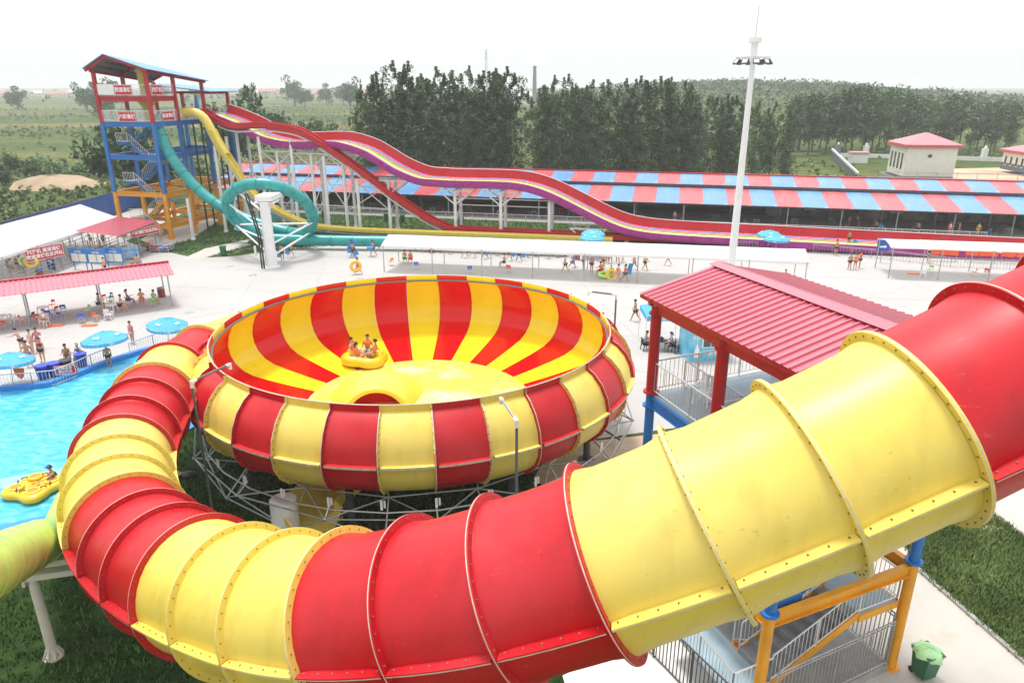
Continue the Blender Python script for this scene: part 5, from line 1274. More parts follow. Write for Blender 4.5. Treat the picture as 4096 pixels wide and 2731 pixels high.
# ------------------------------------------------------------------ tents and shelters
def cloth_roof(t, a, c, back, ze, zr, sag=.06, n=14, name='canopy', both=True, m='tarp', skirt=.25):
    # gabled cloth: front eave from a to c, ridge half way along 'back'
    ax = (c - a); L = ax.length; ax = ax / L
    halves = [(0.0, .5)] + ([(1.0, .5)] if both else [])
    b = MB()
    for e, r in halves:
        nu, nv = n, 5; base = len(b.v)
        for i in range(nu + 1):
            for j in range(nv + 1):
                u, w = i / nu, j / nv; k = e + (r - e) * w
                p = a.lerp(c, u) + back * k; z = ze + (zr - ze) * w - sag * math.sin(PI * ((u * nu / 2) % 1)) * math.sin(PI * w) + .012 * math.sin(u * 40 + w * 5)
                b.v.append((p.x, p.y, z))
        for i in range(nu):
            for j in range(nv):
                q = base + i * (nv + 1) + j; f = (q, q + nv + 1, q + nv + 2, q + 1); b.f.append(f if e == 0 else f[::-1]); b.m.append(0)
        # hanging valance along the eave
        base = len(b.v)
        for i in range(nu + 1):
            p = a.lerp(c, i / nu) + back * e; b.v.append((p.x, p.y, ze)); b.v.append((p.x, p.y, ze - skirt * (.85 + .15 * math.cos(i * 2.0))))
        for i in range(nu): q = base + 2 * i; b.f.append((q, q + 1, q + 3, q + 2)); b.m.append(0)
    return b.build(name, M[m], t, 'all')
def post(t, p, h, r=.045, m='galv'):
    b = MB(); b.tube([p, up(p, h)], r, 8); b.tube([p, up(p, p.z + .02)], r * 2.4, 8); return b.build('post', M[m], t)
# long awning on the plaza
aw = thing('long_awning', 'long low white cloth awning standing across the plaza', 'awning', (7, 68, 0))
a, c = V(-12.9, 69.3, 0), V(26.6, 62.4, 0); bk = V(.17, .985, 0) * 4.6
cloth_roof(aw, a, c, bk, 2.62, 3.3, n=16)
for i in range(9):
    p = a.lerp(c, .005 + .99 * i / 8); post(aw, p, 2.6); post(aw, p + bk * .98, 2.6)
    b = MB(); b.bar(up(p, 2.6), up(p + bk * .5, 3.26), .05); b.bar(up(p + bk, 2.6), up(p + bk * .5, 3.26), .05); b.build('rafter', M['galv'], aw)
# second awning at the right
a2 = thing('side_awning', 'white awning on thin posts at the right edge of the plaza', 'awning', (46, 66, 0))
a, c = V(36.0, 66.8, 0), V(58, 63.0, 0); bk2 = V(.17, .985, 0) * 4.2
cloth_roof(a2, a, c, bk2, 3.0, 3.35, n=10, skirt=.12)
for i in range(6): p = a.lerp(c, .01 + .98 * i / 5); post(a2, p, 3.0, .05); post(a2, p + bk2, 3.0, .05)
# queue tent at the left
qt = thing('queue_tent', 'large white gabled tent over the queue rails at the left', 'tent', (-49, 66, 0))
a, c = V(-46.3, 48, 0), V(-45.0, 82.3, 0); bkq = V(-9.2, .35, 0)
cloth_roof(qt, a, c, bkq, 3.0, 4.6, n=16, skirt=.3)
for i in range(8):
    p = a.lerp(c, .01 + .98 * i / 7); post(qt, p, 3.0, .06); post(qt, p + bkq * .99, 3.0, .06)
    b = MB(); b.bar(up(p, 2.95), up(p + bkq * .5, 4.5), .06); b.bar(up(p + bkq, 2.95), up(p + bkq * .5, 4.5), .06); b.build('rafter', M['galv'], qt)
rc = thing('queue_canopy', 'flat red sheet canopy beside the white queue tent', 'canopy', (-42.5, 76, 0))
k = 26
for i in range(k):
    y0 = 72.0 + i * 8.4 / k; b = MB(); y1 = y0 + 8.4 / k - .012
    b.slab([V(-45.3, y0 + 1.6, 3.25), V(-40.0, y0 - .2, 3.05), V(-40.0, y1 - .2, 3.05), V(-45.3, y1 + 1.6, 3.25)], .03); b.bar(V(-45.3, y1 + 1.56, 3.27), V(-40, y1 - .24, 3.07), .05, .05); b.build('roof_sheet', M['roofred'], rc)
for p in (V(-40.3, 72.2, 0), V(-40.3, 76.2, 0), V(-40.3, 79.8, 0), V(-45, 74, 0)): post(rc, p, 3.0, .07)
b = MB(); b.bar(V(-40.1, 71.9, 2.95), V(-40.1, 80, 2.95), .1, .12); b.build('eave_beam', M['galv'], rc)
sg = thing('queue_sign', 'red sign board with white characters on the red canopy edge', 'sign', (-39.9, 77.0, 2.6)); 
sign(sg, V(-39.85, 77.0, 2.55), 3.6, .85, R(-25), ['六彩滑梯在此排队'], .42)
sg = thing('queue_sign', 'red two-line sign board with white characters on the tent eave', 'sign', (-45.1, 67.5, 2.5))
sign(sg, V(-44.9, 67.4, 2.35), 3.5, 1.25, R(-32), ['跳楼机 高速滑梯', '竞速滑梯在此排队'], .42)
# queue rails
qr = thing('queue_rails', 'maze of steel queue rails under the tent and canopy', 'railing', (-44, 72, 0))
for i in range(6):
    x = -45.2 - i * 1.35
    for j in range(5):
        y0 = 63 + j * 3.6
        b = MB()
        for z in (.35, .7, 1.05, 1.4): b.tube([V(x, y0, z), V(x, y0 + 3.5, z)], .03, 5)
        for q in (0, 1.75, 3.5): b.tube([V(x, y0 + q, 0), V(x, y0 + q, 1.45)], .035, 5)
        b.build('rail_panel', M['galv'], qr)
for i in range(4):
    x = -44.5 + i * 1.3
    for j in range(2):
        b = MB(); y0 = 73.2 + j * 3.3
        for z in (.35, .7, 1.05): b.tube([V(x, y0, z), V(x, y0 + 3.2, z)], .03, 5)
        for q in (0, 1.6, 3.2): b.tube([V(x, y0 + q, 0), V(x, y0 + q, 1.1)], .035, 5)
        b.build('rail_panel', M['galv'], qr)
# red ribbed shelter
rsn = thing('ribbed_shelter', 'long low shelter with a pale red ribbed roof over chairs', 'shelter', (-35, 55, 0))
p1, p2 = V(-28.6, 57.6, 0), V(-46.0, 46.2, 0); dx = (p2 - p1).normalized(); Lr = 21.5; bkr = V(dx.y, -dx.x, 0)
if bkr.y < 0: bkr = -bkr
nsh = 62; w = Lr / nsh
def shm(sgn, ln):
    n = V(0, 0, 1); fr = [(V(0, 0, 0), dx, n), (bkr * ln + V(0, 0, sgn), dx, n)]
    b = MB(); b.sweep(fr, [(0, 0), (w * .62, 0), (w * .70, .05), (w * .88, .05), (w - .006, 0), (w - .006, -.02), (0, -.02)]); return b.mesh('roof_sheet', M['roofred'])
mf, mb_ = shm(.62, 2.3), shm(-.62, 2.3)
for i in range(nsh):
    q = p1 - dx * .5 - bkr * .35 + dx * (i * w)
    put('roof_sheet', mf, rsn, loc=up(q, 2.72) - OFF[rsn]); put('roof_sheet', mb_, rsn, loc=up(q + bkr * 2.3, 3.34) - OFF[rsn])
b = MB(); q = p1 - dx * .5 + bkr * 1.95; b.bar(up(q, 3.40), up(q + dx * Lr, 3.40), .34, .05); b.build('ridge_cap', M['redp'], rsn)
for i in range(5):
    q = p1 + dx * (i * 5.05); post(rsn, q, 2.7, .06); post(rsn, q + bkr * 3.9, 2.7, .06)
    b = MB(); b.bar(up(q, 2.68), up(q + bkr * 1.95, 3.3), .08); b.bar(up(q + bkr * 3.9, 2.68), up(q + bkr * 1.95, 3.3), .08); b.build('rafter', M['galv'], rsn)

# ------------------------------------------------------------------ parasols
def parasol_mesh():
    b = MB(); n = 8; prof = [(.02, 2.75), (.55, 2.62), (1.05, 2.42), (1.38, 2.22)]
    for j in range(n * 4):
        a = 2 * PI * j / (n * 4); sag = math.cos(4 * a * 2) * 0.5 + .5
        for i, (r, z) in enumerate(prof): b.v.append(((r * (1 - .05 * (1 - sag))) * math.cos(a), (r * (1 - .05 * (1 - sag))) * math.sin(a), z - (.05 * (1 - sag) if i < 3 else 0)))
    m = n * 4
    for j in range(m):
        for i in range(3): b.f.append((j * 4 + i, j * 4 + i + 1, ((j + 1) % m) * 4 + i + 1, ((j + 1) % m) * 4 + i)); b.m.append(0)
    can = b.mesh('canopy', M['umb'], True)
    b = MB()
    for j in range(m):
        a0, a1 = 2 * PI * j / m, 2 * PI * (j + 1) / m - .006; b.add([(1.385 * math.cos(a0), 1.385 * math.sin(a0), 2.215), (1.385 * math.cos(a1), 1.385 * math.sin(a1), 2.215), (1.40 * math.cos(a1), 1.40 * math.sin(a1), 2.0), (1.40 * math.cos(a0), 1.40 * math.sin(a0), 2.0)], [(0, 1, 2, 3)])
    val = b.mesh('valance', M['umb'])
    pole = MB().tube([(0, 0, 0), (0, 0, 2.8)], .025, 8).mesh('pole', M['galv'], True)
    base = MB().rev([(.02, .12), (.06, .12), (.25, .06), (.27, 0)], 14).mesh('base', M['white'], True)
    rib = MB().tube([(0, 0, 2.35), (1.36, 0, 2.2)], .01, 4).mesh('rib', M['galv'])
    return can, val, pole, base, rib
PM = parasol_mesh()
tx1 = text_mesh('清日恒爽', .19, M['letter'], .002); tx2 = text_mesh('冰爽', .22, M['letter'], .002); tx3 = text_mesh('恒爽', .13, M['letter'], .002)
def parasol(label, c, sc=1.0, tilt=(0, 0), rz=0.0):
    t = thing('parasol', label, 'parasol', (c[0], c[1], c[2] if len(c) > 2 else 0), rz, 'sky blue parasols'); t.rotation_euler = (tilt[0], tilt[1], rz)
    t.scale = (sc,) * 3
    cn = put('canopy', PM[0], t); put('valance', PM[1], cn); put('pole', PM[2], t); put('base', PM[3], t)
    for j in range(8):
        a = j * PI / 4; put('rib', PM[4], t, rz=a)
        am = a + PI / 8; me = tx1 if j % 2 == 0 else tx2; sl = math.atan2(.45, .85)
        if j % 2: put('lettering', me, cn, loc=(.90 * math.cos(am), .90 * math.sin(am), 2.52), rot=(sl, 0, am + PI / 2))
        if j % 2 == 0: put('lettering', tx3, cn, loc=(1.42 * math.cos(am), 1.42 * math.sin(am), 2.11), rot=(PI / 2 - .05, 0, am + PI / 2))
def par_at(label, px, py, sc=1.0, hz=None, **k):     # canopy centre sighted at about 2.3 m
    hz = hz or 2.3 * sc; p = G(px, py, hz); parasol(label, (p.x, p.y, hz - 2.3 * sc), sc, **k)
par_at('sky blue parasol cut by the frame beside the pool fence', 25, 1440, .95, 1.8, rz=.3, tilt=(-.08, .05))
par_at('sky blue parasol tilted over the boy at the pool steps', 420, 1352, 1.0, 1.9, rz=.4, tilt=(-.06, -.03))
par_at('sky blue parasol nearest the tube where it joins the bowl', 657, 1292, .95, 1.9, rz=.1, tilt=(.05, .1))
par_at('sky blue parasol inside the teal loop, lower one', 985, 905, .95, rz=.2)
par_at('sky blue parasol behind the white pier of the loop', 1118, 858, .95, rz=.5)
par_at('upper of two blue parasols behind the long awning', 2372, 932, .95, rz=.2)
par_at('lower of two blue parasols behind the long awning', 2368, 948, .95, rz=.6)
par_at('left one of two parasols by the light mast', 3078, 935, .95, rz=.2)
par_at('right one of two parasols by the light mast', 3108, 952, .95, rz=.7)

# ------------------------------------------------------------------ chairs, tables, loose things
def cafe_chair():
    b = MB(); nx, nz = 6, 5
    for i in range(nx + 1):                    # curved back with an opening
        for j in range(2): pass
    bk_ = MB(); N_ = 8
    for j, (z, sc) in enumerate(((.52, .92), (.62, 1.0), (.74, .96), (.82, .8))):
        for i in range(N_ + 1):
            a = (i / N_ - .5) * 1.9; bk_.v.append((.23 * sc * math.sin(a) / .81, -.20 + .10 * (1 - math.cos(a)) - (z - .5) * .12, z))
    for j in range(3):
        for i in range(N_):
            if j == 0 and 2 <= i <= 5: continue
            q = j * (N_ + 1) + i; bk_.f.append((q, q + 1, q + N_ + 2, q + N_ + 1)); bk_.m.append(0)
    st = MB(); st.prism([(-.21, -.2), (.21, -.2), (.22, .12), (.15, .22), (-.15, .22), (-.22, .12)], .43, .455)
    lg = MB()
    for x, y in ((-.18, -.17), (.18, -.17), (-.18, .17), (.18, .17)): lg.tube([(x * 1.15, y * 1.2, 0), (x, y, .43), (x, y, .5 if y < 0 else .43)], .012, 5)
    return bk_.mesh('backrest', M['plast']), st.mesh('seat', M['plast']), lg
CC = cafe_chair(); LEG = MB().tube([(.207, .204, 0), (.18, .17, .44)], .013, 5).mesh('leg', M['rail'])
def chair(label, px, py, rz, col, z=0.0, loc=None):
    p = Vector(loc) if loc is not None else G(px, py, z); t = thing('cafe_chair', label, 'chair', p, rz, 'coloured plastic chairs'); col = (*col, 1)
    put('backrest', CC[0], t, color=col); put('seat', CC[1], t, color=col)
    for sx in (-1, 1):
        for sy in (-1, 1): put('leg', LEG, t, sc=(sx, sy, 1))
    return t
def armchair_meshes():
    s = MB(); s.box((0, 0, .42), (.46, .44, .04)); bk = MB()
    for i in range(5): bk.box((-.18 + .09 * i, -.24, .66), (.05, .03, .40))
    bk.box((0, -.25, .88), (.46, .04, .08)); bk.box((0, -.22, .48), (.46, .03, .05))
    ar = MB()
    for x in (-.26, .26): ar.box((x, 0, .64), (.06, .46, .03)); ar.box((x, .2, .53), (.05, .05, .22))
    lg = MB().bar((.22, .2, .42), (.26, .24, 0), .05).mesh('leg', M['plast'])
    return bk.mesh('backrest', M['plast']), s.mesh('seat', M['plast']), ar.mesh('armrest', M['plast']), lg
AC = armchair_meshes()
def armchair(label, p, rz, col=(.82, .82, .82)):
    t = thing('garden_chair', label, 'chair', p, rz, 'plastic garden chairs'); col = (*col, 1)
    for n, me in zip(('backrest', 'seat', 'armrest'), AC): put(n, me, t, color=col)
    for sx in (-1, 1):
        for sy in (-1, 1): put('leg', AC[3], t, sc=(sx, sy, 1), color=col)
TM = (MB().rev([(.02, .74), (.45, .74), (.46, .70), (.02, .70)], 20).mesh('table_top', M['plast']), MB().bar((.26, .26, .7), (.34, .34, 0), .05).mesh('leg', M['plast']))
def table(label, p, col=(.82, .82, .82), group='white plastic tables', sc=1.0):
    t = thing('round_table', label, 'table', p, 0, group); t.scale = (sc,) * 3
    put('table_top', TM[0], t, color=(*col, 1))
    for sx in (-1, 1):
        for sy in (-1, 1): put('leg', TM[1], t, sc=(sx, sy, 1), color=(*col, 1))
BL, OR, RD, GN, DB = (.05, .12, .55), (.85, .16, .03), (.70, .05, .03), (.35, .62, .14), (.03, .04, .18)
for lab, x, y, rz, col in (('blue plastic chair in front of the green chair under the red shelter', 330, 1292, .3, BL), ('green plastic chair behind a blue and an orange one', 354, 1259, 2.6, GN), ('orange plastic chair beside the shelter middle post', 387, 1285, -.2, OR),
    ('orange chair behind the white table, far side of the shelter', 414, 1213, 1.2, OR), ('blue chair behind the white table, far side of the shelter', 443, 1208, 2.6, BL), ('green chair pushed to the white table under the shelter', 446, 1222, 3.0, GN),
    ('blue chair farther out beside the round table group', 257, 1254, .4, BL), ('blue chair standing nearest of the table group', 248, 1284, -.3, BL), ('red chair with a dark bag behind the round table', 211, 1238, 2.8, RD), ('blue chair between the red one and the seated girl', 200, 1277, .1, BL), ('red chair tucked by the round table front', 153, 1292, .2, RD), ('small red chair between two blue chairs', 224, 1262, 1.4, RD), ('navy chair seen edge on by the shelter post', 130, 1286, 1.6, DB), ('red chair at the very end of the shelter', 18, 1318, .2, RD), ('orange chair by the bag near the second post', 95, 1300, -1.2, OR),
    ('blue chair alone in front of the bowl under the long awning', 1879, 1094, .1, BL), ('red chair alone under the long awning', 2035, 1090, -.2, RD), ('red chair draped with a vest under the awning end', 1564, 1062, .9, OR), ('blue and orange chair near the awning end', 1667, 1077, 0, BL),
    ('orange chair under the side awning', 3893, 1105, 1.2, OR), ('pale green chair under the side awning', 3716, 1095, 2.0, GN), ('red chair by the side awning post', 3945, 1105, -.9, RD)):
    chair(lab, x, y, rz, col)
armchair('white garden chair in front of the shelter post by the table', G(437, 1278), .1); armchair('white garden chair with a towel at the shelter end', G(64, 1296), -.5)
armchair('white garden chair holding the girl in black and white', G(182, 1305), PI); armchair('white garden chair on the blue grey tower deck', tq(1.1, 5.2, 7.8), 2.4); armchair('white garden chair fallen under the side awning', G(3690, 1108), 1.0)
table('white round table between the seated bathers under the shelter', G(450, 1252)); table('white round table among blue and red chairs', G(178, 1262)); table('white round table at the shelter end', G(12, 1298))
for i in range(22):
    s = 6 + i * 5.0; p = SHD(s, 2.2 + (i % 3) * 1.6, 0.01); table('pale table in the striped shed shade, %s from the tower end' % ordn(i), p, (.45, .46, .47), 'tables in the striped shed')
for i in range(26):
    s = 4 + i * 4.2; t = chair('small %s chair inside the striped shed, %s from the tower end' % (('red', 'navy', 'grey', 'blue')[i % 4], ordn(i)), 0, 0, i * 1.3, (RD, DB, (.5, .5, .5), BL)[i % 4], loc=SHD(s, 1.4 + (i * 7 % 5) * .9, .01)); t['group'] = 'chairs in the striped shed'
# swim boards lying about
def board(name, label, p, rz, col, sz=(1.1, .5, .07), tilt=(0, 0)):
    b = MB(); w, h, d = sz; pr = [(-w / 2, -h / 2), (w * .35, -h / 2), (w / 2, -h * .2), (w / 2, h * .2), (w * .35, h / 2), (-w / 2, h / 2)]; b.prism(pr, 0, d)
    o = put(name, b.mesh(name, M['plast']), None, loc=p, rot=(tilt[0], tilt[1], rz), color=(*col, 1)); tag(o, label, 'board'); return o
board('swim_board', 'orange board lying on the paving by the girl', G(225, 1302, .02), .2, OR); board('swim_board', 'orange board lying on the paving in front of the blue chair', G(360, 1302, .02), .1, OR)
board('swim_board', 'orange and blue board under the side awning', G(3655, 1095, .02), -.1, OR)
# inflatable rings
RINGM = MB().tube([(.38 * math.cos(a), .38 * math.sin(a), 0) for a in [2 * PI * i / 20 for i in range(20)]], .14, 10, closed=True).mesh('swim_ring', M['plast'], True)
def ring_(label, p, rot, col, sc=1.0):
    o = put('swim_ring', RINGM, None, loc=p, rot=rot, sc=sc, color=(*col, 1)); tag(o, label, 'swim ring'); return o
ring_('yellow swim ring hanging under the queue tent', GY(125, 1048, 66.5), (R(80), 0, .3), (.85, .55, .03), 1.2); ring_('pale green swim ring next to the yellow ring', GY(98, 1045, 66.8), (R(80), 0, .2), (.45, .6, .25), 1.1)
ring_('light blue swim ring in the striped shed', GY(3523, 918, 92.5), (R(85), 0, 0), (.2, .6, .8), 1.2); ring_('green ring lying on the table group under the awning', G(2418, 1098, .3), (.2, 0, 0), (.45, .75, .15), 1.3); ring_('yellow ring leaning by the table group', G(2445, 1100, .35), (1.2, 0, .3), (.85, .6, .05), 1.2)
# bins with wooden slats
def slat_bin(label, p, top=None):
    t = thing('slatted_bin', label, 'bin', p, 0, 'round slatted litter bins')
    put('drum', MB().rev([(.02, .05), (.27, .05), (.27, .82), (.02, .82)], 16).mesh('drum', M['dark'], True), t)
    sm = MB().box((.29, 0, .44), (.025, .085, .78)).mesh('slat', mat('red brown slat', (.30, .07, .04), .6)) if 'slat' not in _bal else _bal['slat']
    _bal['slat'] = sm
    for j in range(18): put('slat', sm, t, rz=j * 2 * PI / 18)
    put('rim', MB().rev([(.22, .86), (.31, .86), (.31, .80), (.22, .80)], 16).mesh('rim', M['galv']), t)
    if top: put('liner_bag', MB().rev([(.02, .95), (.2, .94), (.30, .87), (.33, .76)], 12).mesh('liner_bag', M[top], True), t)
slat_bin('red brown slatted bin with a blue bag before the queue tent', G(163, 1114), 'blueplastic'); slat_bin('red brown slatted bin beside the red canopy post', G(598, 1003), 'orange'); slat_bin('red brown slatted bin by the ribbed shelter corner', G(648, 1188)); slat_bin('red brown slatted bin standing under the long awning', G(2308, 1038)); slat_bin('red brown slatted bin behind the long awning end', G(1725, 1010))
# cage of blue and red mats
cg = thing('mat_cage', 'low steel cage filled with blue and red mats', 'cage', G(650, 1005)); c0 = G(650, 1005); 
b = MB()
for z in (.25, .55, .85):
    for (xa, ya, xb, yb) in ((-1, -.7, 1, -.7), (1, -.7, 1, .7), (1, .7, -1, .7), (-1, .7, -1, -.7)): b.tube([c0 + V(xa, ya, z), c0 + V(xb, yb, z)], .03, 5)
for x in (-1, 0, 1):
    for y in (-.7, .7): b.tube([c0 + V(x, y, 0), c0 + V(x, y, .88)], .035, 5)
b.build('frame', M['rail'], cg)
for i in range(12):
    b = MB(); b.box(c0 + V(-.8 + (i % 4) * .5, -.4 + (i // 4) * .38, .12 + .12 * (i % 5)), (.6, .4, .14), rz=i * .9); o = b.build('folded_mat', M['plast'], cg); o.color = ((.06, .12, .5, 1), (.6, .05, .06, 1), (.06, .2, .62, 1))[i % 3]
# information boards
for i, (x, y, rz) in enumerate(((325, 1079, -.25), (396, 1083, -.18), (464, 1079, -.12))):
    p = G(x, y); t = thing('notice_board', 'blue framed notice board with two cream panels, %s from the tent' % ordn(i), 'notice board', p, rz, 'blue notice boards')
    b = MB(); b.box((0, .05, 1.4), (2.0, .06, 1.3)); put('back_panel', b.mesh('back_panel', mat('blue board', (.03, .2, .55), .5) if i == 0 else BPM), t)
    BPM = t.children[0].data.materials[0]
    for x_ in (-.46, .46): put('paper_panel', MB().box((x_, -.0, 1.25), (.82, .05, .78)).mesh('paper_panel', M['cream']), t)
    for x_ in (-.75, .75): put('leg', MB().box((x_, .05, .4), (.08, .06, .8)).mesh('leg', BPM), t)
    cr = MB()
    for q in range(7): cr.sph((-.9 + q * .3, .05, 2.05 + .12 * math.sin(q * 1.5)), .16, 8, 5, (1, .3, 1))
    put('wave_crest', cr.mesh('wave_crest', BPM, True), t); put('lettering', text_mesh('游客须知', .2, M['letter'], .004), t, loc=(0, .0, 1.82), rot=(PI / 2, 0, 0))
t = thing('banner', 'blue and white printed banner leaning by the canopy post', 'banner', G(505, 1040), .45); 
put('panel', MB().box((0, 0, .75), (2.6, .05, 1.2)).mesh('panel', mat('printed blue banner', (.05, .30, .62), .5, col2=(.55, .72, .85), scale=1.6)), t); put('leg', MB().box((1.0, .1, .3), (.06, .06, .6)).mesh('leg', M['galv']), t)
t = thing('direction_board', 'dark blue direction board with a white arrow at the tent', 'sign', G(210, 1085), -.5); put('panel', MB().box((0, 0, 1.1), (1.3, .06, 1.9)).mesh('panel', mat('dark blue board', (.02, .06, .28), .5)), t); put('arrow', MB().add([(-.4, -.04, .95), (.1, -.04, .95), (.1, -.04, .83), (.4, -.04, 1.03), (.1, -.04, 1.23), (.1, -.04, 1.11), (-.4, -.04, 1.11)], [(0, 1, 2, 3, 4, 5, 6)]).mesh('arrow', M['letter']), t); put('yellow_bar', MB().box((0, -.04, 1.75), (1.0, .02, .18)).mesh('yellow_bar', M['ochre']), t)
t = thing('direction_board', 'small blue arrow board on a post of the side awning', 'sign', G(3522, 1050), 0); put('panel', MB().box((0, 0, 1.9), (1.3, .06, 1.4)).mesh('panel', mat('blue arrow board', (.02, .10, .40), .5)), t); put('arrow', MB().add([(-.4, -.04, 1.6), (.1, -.04, 1.6), (.1, -.04, 1.5), (.4, -.04, 1.68), (.1, -.04, 1.86), (.1, -.04, 1.76), (-.4, -.04, 1.76)], [(0, 1, 2, 3, 4, 5, 6)]).mesh('arrow', M['letter']), t); put('post', MB().tube([(0, .06, 0), (0, .06, 2.6)], .04, 6).mesh('post', M['galv']), t)
# vest racks at the right
for i, (x, y, n) in enumerate(((3765, 1045, 9), (3920, 1050, 9), (4060, 1055, 8))):
    p = G(x, y); t = thing('vest_rack', 'rail hung with orange life vests under the side awning, %s from the mast' % ordn(i), 'rack', p, -.17, 'life vest racks')
    put('frame', MB().tube([(-1.4, 0, 0), (-1.4, 0, 1.5), (1.4, 0, 1.5), (1.4, 0, 0)], .03, 6).mesh('frame', M['galv']), t)
    for j in range(n):
        b = MB(); z0 = 1.45 - .04 * (j % 3); b.add([(-.22, -.1, z0), (.22, -.1, z0), (.26, -.12, z0 - .65), (-.26, -.12, z0 - .7), (-.2, .1, z0), (.2, .1, z0), (.25, .13, z0 - .62), (-.25, .13, z0 - .6)], [(3, 2, 1, 0), (4, 5, 6, 7), (0, 1, 5, 4), (1, 2, 6, 5), (3, 0, 4, 7)]); put('life_vest', b.mesh('life_vest', M['orange']), t, loc=(-1.25 + 2.5 * j / (n - 1), .05 * (j % 2), 0), rz=.3 * math.sin(j * 2.1))
# pool fence, tubs and signs
pf = thing('pool_fence', 'stainless railing curving along the pool edge', 'fence', G(200, 1560))
pp = [G(-80, 1580), G(110, 1566), G(200, 1556), G(290, 1520), G(350, 1490), G(408, 1466)]
for a, c in zip(pp[:-1], pp[1:]): railing(pf, a + V(.1, .45, 0), c + V(.1, .45, 0), 1.05, .18, m='rail', r=.012, name='fence_panel', tr=.03)
pf2 = thing('pool_fence', 'stainless railing between the paving and the joining tube', 'fence', G(560, 1420)); pp = [G(505, 1440), G(600, 1405), G(700, 1370)]
for a, c in zip(pp[:-1], pp[1:]): railing(pf2, a + V(.1, .45, 0), c + V(.1, .45, 0), 1.05, .18, m='rail', r=.012, name='fence_panel', tr=.03)
TUB = (MB().rev([(.02, .03), (.30, .03), (.38, .85), (.40, .88), (.36, .88), (.28, .1), (.02, .1)], 18).mesh('tub', M['plast'], True),)
for lab, x, y, col in (('first of three blue tubs behind the pool fence', 125, 1542, (.02, .05, .38)), ('second blue tub behind the pool fence', 175, 1530, (.02, .05, .38)), ('black tub between the blue tub and the red notice', 222, 1518, (.02, .02, .02)), ('blue tub beside the seated man at the pool', 285, 1490, (.02, .05, .38))):
    p = G(x, y) + V(.1, 1.1, 0); t = thing('storage_tub', lab, 'tub', p, 0, 'tubs at the pool fence'); put('tub', TUB[0], t, color=(*col, 1)); put('lid', MB().rev([(.02, .93), (.38, .92), (.41, .88)], 16).mesh('lid', M['plast'], True), t, color=(*(c * 1.2 for c in col), 1))
t = thing('pool_notice', 'small red and white notice hung on the pool fence', 'sign', G(250, 1530) + V(.1, .4, 0), -.35); sign(t, Vector(t.location) + V(0, -.05, .72), 1.2, .6, R(-90), ['注意安全', '禁止跳水'], .2, lname='lettering'); 
t.rotation_euler = (0, 0, .3)
# orange signs on the fence
t = thing('fence_cloth', 'orange and white cloth hanging on the pool fence', 'cloth', G(65, 1545) + V(.1, .4, 0)); put('cloth', MB().add([(-.35, 0, 1.05), (.35, .02, 1.05), (.3, -.05, .55), (.05, -.03, .3), (-.25, -.05, .62)], [(0, 4, 3, 2, 1)]).mesh('cloth', M['orange']), t)
# kiosk and sun tent behind the bowl
kp = G(2835, 1445); kz = .12
ks = thing('drink_kiosk', 'light blue printed kiosk hut with a sliding window', 'kiosk', kp, kz); kc = mat('printed kiosk panel', (.03, .38, .62), .4, col2=(.30, .68, .80), scale=.9)
put('wall', MB().box((0, 1.0, 1.25), (2.9, 2.0, 2.5)).mesh('wall', kc), ks)
for x_ in (-.1, ): put('window', MB().box((.0, -.03, 1.55), (1.2, .1, 1.1)).mesh('window', M['white']), ks)
wn_ = ks.children[-1]; put('pane', MB().box((-.27, -.09, 1.55), (.48, .03, .95)).mesh('pane', M['glass']), wn_); put('pane', MB().box((.27, -.09, 1.55), (.48, .03, .95)).mesh('pane', M['glass']), wn_)
put('lettering', text_mesh('海恒热', .42, M['letter'], .004), ks, loc=(.55, -.02, .55), rot=(PI / 2, 0, 0)); put('lettering', text_mesh('冰爽', .3, M['letter'], .004), ks, loc=(-1.0, -.02, 1.7), rot=(PI / 2, 0, 0))
put('roof', MB().box((0, 1.0, 2.56), (3.1, 2.2, .1)).mesh('roof', M['white']), ks)
put('printed_bottle', MB().rev([(.02, 1.05), (.06, 1.0), (.07, .85), (.16, .7), (.17, .1), (.02, .08)], 10, a0=PI, a1=2 * PI).mesh('printed_bottle', M['letter'], True), ks, loc=(-.9, -.01, .2), sc=(1, .1, 1))
st_ = thing('pop_up_tent', 'small sky blue and white pop-up tent on four thin legs', 'tent', G(2640, 1375)); c0 = G(2640, 1375); zc = 2.5; hw = 1.35
tp_ = [c0 + V(sx * hw, sy * hw, zc) for sx, sy in ((-1, -1), (1, -1), (1, 1), (-1, 1))]; apex = c0 + V(0, 0, zc + .75); inn = [c0 + V(sx * .45, sy * .45, zc + .48) for sx, sy in ((-1, -1), (1, -1), (1, 1), (-1, 1))]
for i in range(4):
    b = MB(); b.add([tp_[i], tp_[(i + 1) % 4], inn[(i + 1) % 4], inn[i]], [(0, 1, 2, 3)]); b.add([inn[i], inn[(i + 1) % 4], apex], [(0, 1, 2)], 1); b.build('canopy_panel', [M['umb'], M['tarp']], st_)
    b = MB(); b.add([tp_[i], tp_[(i + 1) % 4], tp_[(i + 1) % 4] - V(0, 0, .35), tp_[i] - V(0, 0, .35)], [(3, 2, 1, 0)]); b.build('valance', M['umb'], st_); post(st_, V(tp_[i].x, tp_[i].y, 0), 2.5, .03, 'white')
put('lettering', text_mesh('饮用益于健康', .24, M['letter'], .004), st_, loc=V(0, -hw - .02, zc - .18), rot=(PI / 2, 0, 0))
armchair('black chair under the pop-up tent, bowl side', G(2580, 1400), -1.3, (.03, .03, .03)); armchair('black chair under the pop-up tent, kiosk side', G(2685, 1405), 1.5, (.03, .03, .03)); armchair('second black chair at the kiosk side of the tent', G(2705, 1410), 1.8, (.04, .04, .04))
